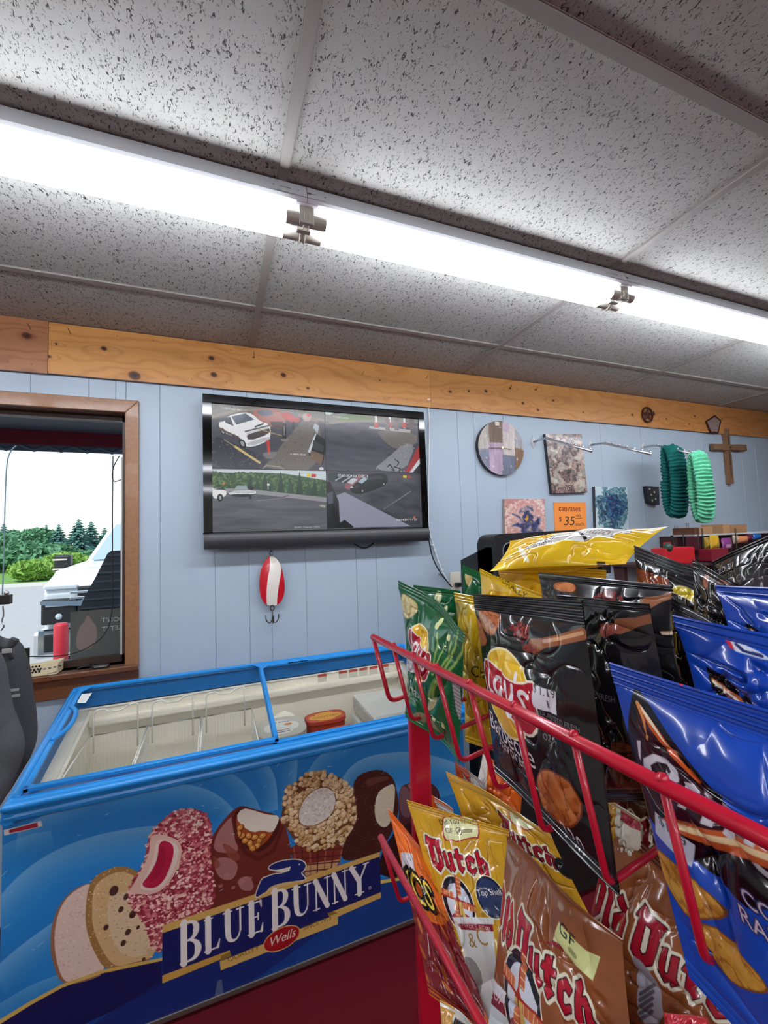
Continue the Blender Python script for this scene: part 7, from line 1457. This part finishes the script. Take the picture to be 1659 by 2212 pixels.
bag('chip_bag', [X_(1461, 1329, .395), np.array([.42, .085, ZC - .095]), np.array([.39, .06, ZC - .33]), X_(1515, 1660, .37)], .026, art_blue(2), 'blue tortilla chip bag in the middle of the three blue ones', GBL, 240, 53, wr=1.3, bgc='1443a6', s0=.08)
bag('chip_bag', [X_(1318, 1430, .325), np.array([.345, .085, ZC - .125]), np.array([.325, .035, ZC - .37]), X_(1488, 2110, .305)], .022, art_blue(1), 'big blue tortilla chip bag in front at right, chips and price sticker on it', GBL, 420, 55, pin=.0, wr=.7, bgc='1443a6', s0=.085)
bag('chip_bag', [X_(1028, 1283, .33), X_(1262, 1297, .33), X_(1345, 1935, .305), X_(1066, 1668, .30)], .018, art_black(1), 'front black barbecue chip bag with $ 1.19 sticker, just behind the red rail', GBK, 420, 57, pin=.01, wr=.4, bgc='1b1a1c', s0=.1)
bag('chip_bag', [X_(868, 1253, .305), X_(1020, 1366, .305), X_(990, 1650, .30), X_(886, 1548, .30)], .024, art_green(1), 'front green sour cream chip bag at the far end of the upper basket', GG, 300, 23, wr=.7, bgc='0f6b3c', s0=.07)

# ---- lower basket ----
GLD = 'ruffled chip bags in the lower basket'; GLO = 'orange snack bags in the lower basket'
BLK = {  # outline of each letter in a unit box, then its counters
 'O': ([(.5, 1.05), (.15, .82), (.06, .3), (.45, -.08), (.88, .18), (.95, .75)], [(.5, .8), (.41, .72), (.42, .28), (.52, .18), (.6, .28), (.6, .72)]),
 'l': ([(.0, 1.0), (.5, 1.18), (.72, 1.08), (.7, .22), (.95, .12), (.55, -.12), (.15, .06), (.2, .88)],),
 'd': ([(.05, 1.0), (.3, 1.2), (.95, .66), (.95, .18), (.5, -.1), (.06, .14), (.06, .52), (.45, .72), (.55, .66), (.3, .82)], [(.5, .5), (.4, .4), (.4, .2), (.52, .12), (.62, .22), (.62, .42)]),
 'D': ([(-.05, .88), (.1, 1.22), (.4, 1.12), (1.12, 1.1), (1.0, .9), (.96, .1), (.52, -.16), (.08, .1), (.1, .9)], [(.4, .86), (.4, .22), (.52, .12), (.66, .22), (.66, .84)]),
 'u': ([(.0, .74), (.34, .86), (.38, .22), (.5, .13), (.6, .22), (.6, .76), (.93, .84), (.93, .18), (1.04, .06), (.76, -.12), (.63, .0), (.45, -.12), (.08, .1), (.08, .68)],),
 't': ([(.26, 1.0), (.6, 1.08), (.6, .78), (.95, .78), (.88, .58), (.6, .57), (.6, .22), (.9, .16), (.52, -.12), (.22, .08), (.26, .57), (.02, .58), (.12, .78), (.26, .8)],),
 'c': ([(.52, .88), (.97, .72), (.8, .48), (.6, .58), (.42, .5), (.42, .2), (.56, .12), (.9, .28), (.92, .1), (.5, -.12), (.07, .1), (.07, .62)],),
 'h': ([(.0, 1.02), (.36, 1.24), (.42, .74), (.62, .84), (.95, .6), (.93, .02), (.7, -.22), (.6, -.08), (.63, .5), (.52, .58), (.42, .5), (.44, .08), (.26, -.1), (.06, .05), (.1, .92)],)}
def blackletter(c, word, p0, p1, h, red='b3142c', raw=False):
    """word written from p0 to p1 along the baseline, with a cream outline"""
    a = np.array(p0 if raw else c.map(*p0), float); b = np.array(p1 if raw else c.map(*p1), float); ex = (b-a)/np.linalg.norm(b-a); ey = np.array([ex[1], -ex[0]]); L = np.linalg.norm(b-a)
    ws = [.95 if ch == 'D' else .8 if ch == 'O' else .42 if ch == 'l' else .25 if ch == ' ' else .68 for ch in word]; tot = sum(ws); x = 0
    wn = c.win(np.array([[0, 0], [c.W, c.H]])); m = np.zeros((c.h, c.w), np.float32)
    for ch, w_ in zip(word, ws):
        cw = L*w_/tot
        if ch != ' ':
            for i, pl in enumerate(BLK[ch]):
                P = np.array([a + ex*(x + cw*(.03 + .9*px)) + ey*(h*(1.22 if ch in 'OD' else 1)*py) for px, py in pl]); w2 = c.win(P)
                if not w2: continue
                q = c.pmask(P, w2); s_ = m[w2[2]:w2[3], w2[0]:w2[1]]; m[w2[2]:w2[3], w2[0]:w2[1]] = s_*(1-q) if i else np.maximum(s_, q)
        x += cw
    c.put(wn, dil(m, h*.13*c.k), 'e3dcc4'); c.put(wn, dil(m, h*.04*c.k), '3a1016'); c.put(wn, m, red)
def hull(P):
    P = sorted(map(tuple, P)); cr = lambda o, a, b: (a[0]-o[0])*(b[1]-o[1]) - (a[1]-o[1])*(b[0]-o[0]); lo = []; up = []
    for p in P:
        while len(lo) > 1 and cr(lo[-2], lo[-1], p) <= 0: lo.pop()
        lo.append(p)
    for p in P[::-1]:
        while len(up) > 1 and cr(up[-2], up[-1], p) <= 0: up.pop()
        up.append(p)
    return lo[:-1] + up[:-1]
def windmill(c, x, y, r):
    c.ell(x, y, r*1.12, r*1.3, 'ece4cc', raw=True); c.ell(x, y, r*1.05, r*1.22, '16182a', raw=True); c.ell(x + r*.05, y + r*.1, r*.82, r*1.02, 'd4d8e2', raw=True)
    c.ell(x, y + r*.75, r*.75, r*.35, 'a5203a', raw=True); c.poly([(x - r*.22, y - r*.1), (x + r*.2, y - r*.1), (x + r*.42, y + r*.85), (x - r*.42, y + r*.85)], 'd9b75e', raw=True); c.poly([(x - r*.1, y + r*.5), (x + r*.1, y + r*.5), (x + r*.1, y + r*.85), (x - r*.1, y + r*.85)], '6e3a1c', raw=True)
    c.poly([(x - r*.26, y - r*.08), (x, y - r*.36), (x + r*.26, y - r*.08)], 'b5382a', raw=True)
    for a in (.15, 1.72, 3.29, 4.86):
        ca, sa = math.cos(a), math.sin(a); q = lambda l, w_: (x + l*r*ca - w_*r*sa, y - r*.15 + l*r*sa + w_*r*ca)
        c.line([q(0, 0), q(1.15, 0)], r*.09, 'a8301f', raw=True); c.poly([q(.25, .03), q(1.15, .03), q(1.15, .3), q(.25, .3)], 'c8653c', raw=True)
        for k in range(5): c.line([q(.3 + k*.2, .05), q(.3 + k*.2, .3)], r*.03, 'ead0a0', raw=True)
def art_dutch(kind):
    def a(c):
        wn = c.win(np.array([[0, 0], [c.W, c.H]])); X, Y = wn[4], wn[5]
        if kind[0] == 'y':
            c.a[:] = mixc('b5821a', 'd9aa2c', fbm(X*.2, Y*.2, 3)*1.4 - .2).astype(np.float32)
            for i in range(8): c.line([(c.W*(.08 + .12*i), c.H*.1), (c.W*(.1 + .12*i), c.H*.55)], .12, '9a6a14', .6, raw=True)
        else: c.a[:] = mixc('7a4122', '9c5a30', fbm(X*.2, Y*.2, 5)*1.4 - .2).astype(np.float32)
        if kind == 'y1':
            c.poly(kb_([(615, 600), (640, 575), (850, 575), (885, 590), (908, 745), (850, 742), (730, 780), (690, 758), (625, 768)]), 'a0282c', sm=1); c.poly(kb_([(622, 606), (645, 583), (846, 583), (878, 596), (898, 735), (850, 733), (728, 770), (695, 750), (634, 758)]), 'd9d8a4', sm=1)
            q0 = c.map(*kb_([(640, 625)])[0]); q1 = c.map(*kb_([(850, 615)])[0]); c.text('Did You Know?', (q0[0]+q1[0])/2, (q0[1]+q1[1])/2 + .3, .85, '2a2418', math.atan2(q1[1]-q0[1], q1[0]-q0[0]), .85, raw=True); q = c.map(*kb_([(670, 690)])[0]); c.text('GF', q[0], q[1] + .3, .8, '2a2418', -.05, raw=True); q = c.map(*kb_([(745, 690)])[0]); c.ell(q[0], q[1], .5, .6, '2a2418', raw=True); c.ell(q[0], q[1], .38, .48, 'd9d8a4', raw=True); c.ell(q[0], q[1], .18, .35, '2a2418', raw=True, rot=.4)
            for i in range(3): c.line(kb_([(768, 682 + i*9), (845, 678 + i*9)]), .12, '4a4430', .8)
            blackletter(c, 'Dutch', kb_([(545, 960)])[0], kb_([(985, 1030)])[0], 2.7)
            q = c.map(*kb_([(740, 1240)])[0]); windmill(c, q[0], q[1], 2.6)
            q = c.map(*kb_([(985, 1190)])[0]); c.ell(q[0], q[1], 2.4, 2.8, 'e3d59a', raw=True); c.ell(q[0], q[1], 2.25, 2.65, '1b2444', raw=True); c.ell(q[0], q[1], 1.95, 2.3, '2c3a60', raw=True); c.text('Top Shelf', q[0], q[1] - .2, .85, 'e3e0d4', -.2, .9, raw=True)
            P = kb_([(690, 1345), (850, 1345), (1010, 1350), (1010, 1400), (740, 1400)]); c.poly(P, 'd9d9d8'); c.poly(kb_([(740, 1395), (1000, 1400), (1010, 1455), (760, 1440)]), '8e1c30'); c.poly(kb_([(700, 1350), (760, 1440), (1010, 1455), (1100, 2200), (900, 2200), (800, 1700), (760, 1550)]), 'cfcfcc')
            q = c.map(*kb_([(870, 1420)])[0]); c.text("RIVER'S BEST", q[0], q[1] + .3, .7, 'd9a0a8', .1, .9, raw=True); q = c.map(*kb_([(860, 1575)])[0]); c.text('&', q[0], q[1], 1.6, '9c7438', raw=True); q = c.map(*kb_([(935, 1560)])[0]); c.text('C', q[0], q[1], 2.0, '9c7438', raw=True)
            c.poly(kb_([(780, 1640), (860, 1660), (930, 1800), (900, 1960), (860, 1900), (800, 1700)]), '77706e', .8, sm=1)
        elif kind == 'y2':
            c.poly(ke_([(505, 980), (560, 960), (830, 1130), (850, 1200), (770, 1200), (700, 1230), (640, 1170), (540, 1155)]), 'a0282c', sm=1); c.poly(ke_([(515, 985), (560, 975), (815, 1135), (835, 1190), (770, 1190), (700, 1215), (645, 1158), (550, 1145)]), 'd0d2a0', sm=1); q = c.map(*ke_([(600, 1060)])[0]); c.text('GF', q[0], q[1] + .3, .8, '2a2418', 0, raw=True)
            blackletter(c, 'Dutch', ke_([(400, 1290)])[0], ke_([(1080, 1640)])[0], 2.9, red='8c1626')
            c.poly([(0, c.H*.02), (c.W, c.H*.02), (c.W, c.H*.055), (0, c.H*.055)], 'c9c6bc', .8, raw=True)
            q = c.map(*ke_([(1150, 1640)])[0]); c.ell(q[0], q[1], 1.8, 2.0, '17181c', raw=True)
        elif kind == 'b1':
            q0, q1 = kf_([(575, 500)])[0], kf_([(1560, 1640)])[0]
            blackletter(c, 'Old Dutch', q0, q1, 3.1)
            c.poly(kf_([(1140, 690), (1225, 512), (1480, 800), (1640, 860), (1560, 1100), (1450, 1010), (1280, 860), (1230, 760)]), 'd9dc96'); q = c.map(*kf_([(1285, 690)])[0]); c.text('GF', q[0], q[1], 1.3, '24241a', .25, raw=True); c.line(kf_([(1320, 790), (1370, 850)]), .5, '77784a', .7)
            for pl in ([(1140, 690), (1225, 740), (1260, 830), (1180, 760), (1060, 720)],): c.poly(kf_(pl), '8c1c30', .85, sm=1)
            q = c.map(*kf_([(850, 1200)])[0]); windmill(c, q[0] - .2, q[1] + 1.0, 3.4)
            c.poly(kf_([(520, 1010), (700, 1240), (760, 1420), (900, 1900), (400, 1900), (500, 1500)]), 'd3d4d8'); c.poly(kf_([(520, 1150), (840, 1500), (900, 1700), (820, 1640), (700, 1480), (520, 1290)]), '84182e'); a_ = c.map(*kf_([(660, 1370)])[0]); b_ = c.map(*kf_([(760, 1480)])[0]); c.text('QUALITY', *a_, 1.0, 'd9b0b8', math.atan2(b_[1]-a_[1], b_[0]-a_[0]), 1.3, raw=True)
            q = c.map(*kf_([(850, 1200)])[0]); windmill(c, q[0] - .2, q[1] + 1.0, 3.4)
        elif kind == 'b2':
            c.poly([(0, 0), (c.W, 0), (c.W, c.H*.045), (0, c.H*.045)], '4a1014', raw=True)
            blackletter(c, 'Old Dutch', kd_([(-150, 1130)])[0], kd_([(1500, 2400)])[0], 3.2, red='a5142a')
            c.poly(kd_([(760, 1240), (840, 1320), (880, 1500), (770, 1430)]), 'b9b78a', sm=1)
            c.poly(kd_([(260, 1540), (420, 1680), (540, 1880), (570, 2212), (350, 2212), (340, 1800)]), 'a9a6b0', sm=1)
            for i in range(5): c.line(kd_([(365, 1930 + i*60), (470, 1850 + i*60)]), .35, '4a4852', .8)
    return a
bag('snack_bag', [Dp(982, 1643, .98), Dp(1045, 1690, .95), Dp(1090, 1850, .92), Dp(1000, 1850, .94)], .012, lambda c: (c.poly([(0, 0), (c.W*.5, 0), (c.W*.5, c.H), (0, c.H)], 'a8401f', raw=True), c.poly([(c.W*.5, 0), (c.W, 0), (c.W, c.H), (c.W*.5, c.H)], 'a9a6a4', raw=True)), 'small red and silver bag corner behind the yellow bags', 'small bags behind the yellow ones', 70, 61, bgc='9c9896')
def art_or(kind):
    def a(c):
        wn = c.win(np.array([[0, 0], [c.W, c.H]])); X, Y = wn[4], wn[5]; c.a[:] = mixc('d0561a', 'ef7a2a', fbm(X*.2, Y*.2, 3)*1.4 - .2).astype(np.float32)
        if kind == 1:
            c.poly(kb_([(330, 1150), (420, 1310), (560, 1400), (640, 1400), (700, 1330), (760, 1500), (1000, 2160), (700, 2400), (400, 1900)]), '7a1420', sm=1)
            R = random.Random(4)
            for i in range(16): x, y = R.uniform(370, 700), R.uniform(1350, 1900); q = c.map(*kb_([(x, y)])[0]); c.ell(q[0], q[1], .9, .35, R.choice(['b5561f', 'c87030', '8e3418']), raw=True, rot=R.uniform(0, 3))
            c.poly(kb_([(560, 1240), (640, 1300), (700, 1330), (640, 1400), (520, 1370), (430, 1300)]), 'b9601c', .7, sm=1)
            P = c.T(kb_([(300, 855), (390, 862), (410, 990), (320, 985)])); c.poly(P, 'd3d0d6', raw=True); c.text('$1.19', *(P[:2].mean(0) + [0, .7]), .55, '44444a', .1, raw=True)
            q = c.map(*kb_([(360, 1110)])[0]); q2 = c.map(*kb_([(530, 1200)])[0]); an = math.atan2(q2[1]-q[1], q2[0]-q[0])
            for ch, (x, y), h, an2 in (('t', (375, 1090), 4.4, .1), ('O', (440, 1160), 4.0, .15), ('S', (510, 1200), 4.0, .2)): g_ = c.map(*kb_([(x, y)])[0]); c.text(ch, g_[0], g_[1] + 1.2, h, 'e6c84a', an2, .85, raw=True, out='141014', ow=.5)
            q = c.map(*kb_([(505, 1045)])[0]); c.text('MADE WITH', q[0], q[1] - .5, .38, '26140c', .2, raw=True); c.text('REAL CHEESE!', q[0], q[1] + .2, .48, '26140c', .2, raw=True)
        elif kind == 2:
            c.poly([(c.W*.5, 0), (c.W, 0), (c.W, c.H), (c.W*.5, c.H)], 'd9d6d0', raw=True)
            for i in range(24): c.line([(c.W*.56, c.H*(.05 + .035*i)), (c.W*.92, c.H*(.05 + .035*i))], .12, '77747a', .8, raw=True)
        else: c.poly([(0, 0), (c.W*.12, 0), (c.W*.3, c.H), (0, c.H)], 'e6e2dc', raw=True)
    return a
bag('snack_bag', [Dp(907, 1684, .90), Dp(975, 1752, .86), Dp(1010, 1960, .82), Dp(915, 1960, .86)], .008, art_or(2), 'orange bag corner with white ingredient panel in front of the red post', GLO, 110, 63, bgc='e0661c')
bag('snack_bag', [Dp(1044, 1622, .98), Dp(1130, 1700, .94), Dp(1120, 1900, .92), Dp(1014, 1740, .96)], .015, art_or(3), 'orange bag with white edge behind the front black bag', GLO, 110, 65, bgc='e0661c')
bag('snack_bag', [Dp(1302, 1716, .56), Dp(1382, 1768, .52), Dp(1400, 1960, .5), Dp(1322, 1940, .54)], .012, lambda c: (c.poly([(0, 0), (c.W*.4, 0), (c.W*.4, c.H), (0, c.H)], 'c9922a', raw=True), c.poly([(c.W*.4, 0), (c.W, 0), (c.W, c.H), (c.W*.4, c.H)], 'd6cfc0', raw=True), c.poly([(c.W*.5, c.H*.03), (c.W, c.H*.03), (c.W, c.H*.15), (c.W*.5, c.H*.15)], 'a8283a', raw=True)), 'small yellow and cream bag below the black bags', 'small bags in the lower basket', 90, 67, bgc='c9b88a')
bag('chip_bag', [Dp(1336, 1690, .64), Dp(1500, 1770, .58), Dp(1520, 2050, .56), Dp(1340, 2050, .64)], .014, lambda c: blackletter(c, 'Old', (c.W*.05, c.H*.3), (c.W*.7, c.H*.3), 2.6, red='7c1424', raw=True), 'dark brown chip bag behind the small yellow and cream bag', GLD, 110, 69, bgc='43241a')
bag('chip_bag', [Dp(966, 1666, .90), Dp(1195, 1798, .76), Dp(1330, 2080, .62), Dp(1085, 2060, .76)], .022, art_dutch('y2'), 'mustard yellow chip bag behind, its crimped top under the black bags', GLD, 260, 71, wr=1.2, bgc='c2901f', s0=.06)
bag('chip_bag', [Dp(879, 1728, .80), Dp(1098, 1792, .74), Dp(1190, 2240, .56), Dp(1010, 2260, .60)], .024, art_dutch('y1'), 'mustard yellow chip bag in front with Did You Know? panel', GLD, 300, 73, wr=.7, bgc='c2901f', s0=.04)
bag('chip_bag', [Dp(1322, 1757, .55), Dp(1600, 2030, .42), Dp(1700, 2600, .34), Dp(1185, 2330, .53)], .018, art_dutch('b2'), 'brown chip bag at right behind the wire, large red lettering', GLD, 340, 75, wr=.6, bgc='7a4324', s0=.05)
bag('chip_bag', [Dp(1084, 1802, .64), Dp(1350, 2030, .44), Dp(1420, 2600, .36), Dp(1048, 2330, .50)], .024, art_dutch('b1'), 'brown chip bag in the middle front with windmill emblem', GLD, 400, 77, wr=.7, bgc='8a4e2a', s0=.02)
bag('snack_bag', [Dp(838, 1746, .80), Dp(950, 1880, .73), Dp(1075, 2260, .57), Dp(928, 2150, .62)], .02, art_or(1), 'front orange cheese snack bag with red lower half at the left of the lower basket', GLO, 240, 79, wr=.7, bgc='c8581c')
bag('snack_bag', [Dp(1440, 2185, .40), Dp(1530, 2200, .38), Dp(1560, 2420, .35), Dp(1430, 2400, .37)], .03, None, 'bright red bag top at the bottom edge of the picture', 'small bags in the lower basket', 90, 81, bgc='c41c34', s0=.0)
bag('snack_bag', [Dp(955, 2160, .56), Dp(1030, 2215, .52), Dp(1060, 2400, .46), Dp(950, 2400, .50)], .012, lambda c: (c.poly([(0, 0), (c.W*.3, 0), (c.W*.3, c.H), (0, c.H)], 'c9964a', raw=True), c.poly([(c.W*.35, c.H*.1), (c.W*.8, c.H*.1), (c.W*.8, c.H), (c.W*.35, c.H)], '2a2c30', raw=True)), 'tan and white bag corner at the bottom left of the rack', 'small bags in the lower basket', 90, 83, bgc='cfccc4')
m = MB(); p = Dp(1302, 1785, .55); q = Dp(1330, 1755, .56); m.tube([p, q], .0022, 8); tag(m.build('wire_hook', mat('chrome', ''), loc=tuple(p), smooth=True), 'small silver hook end between the black bags and brown bag', 'hook')
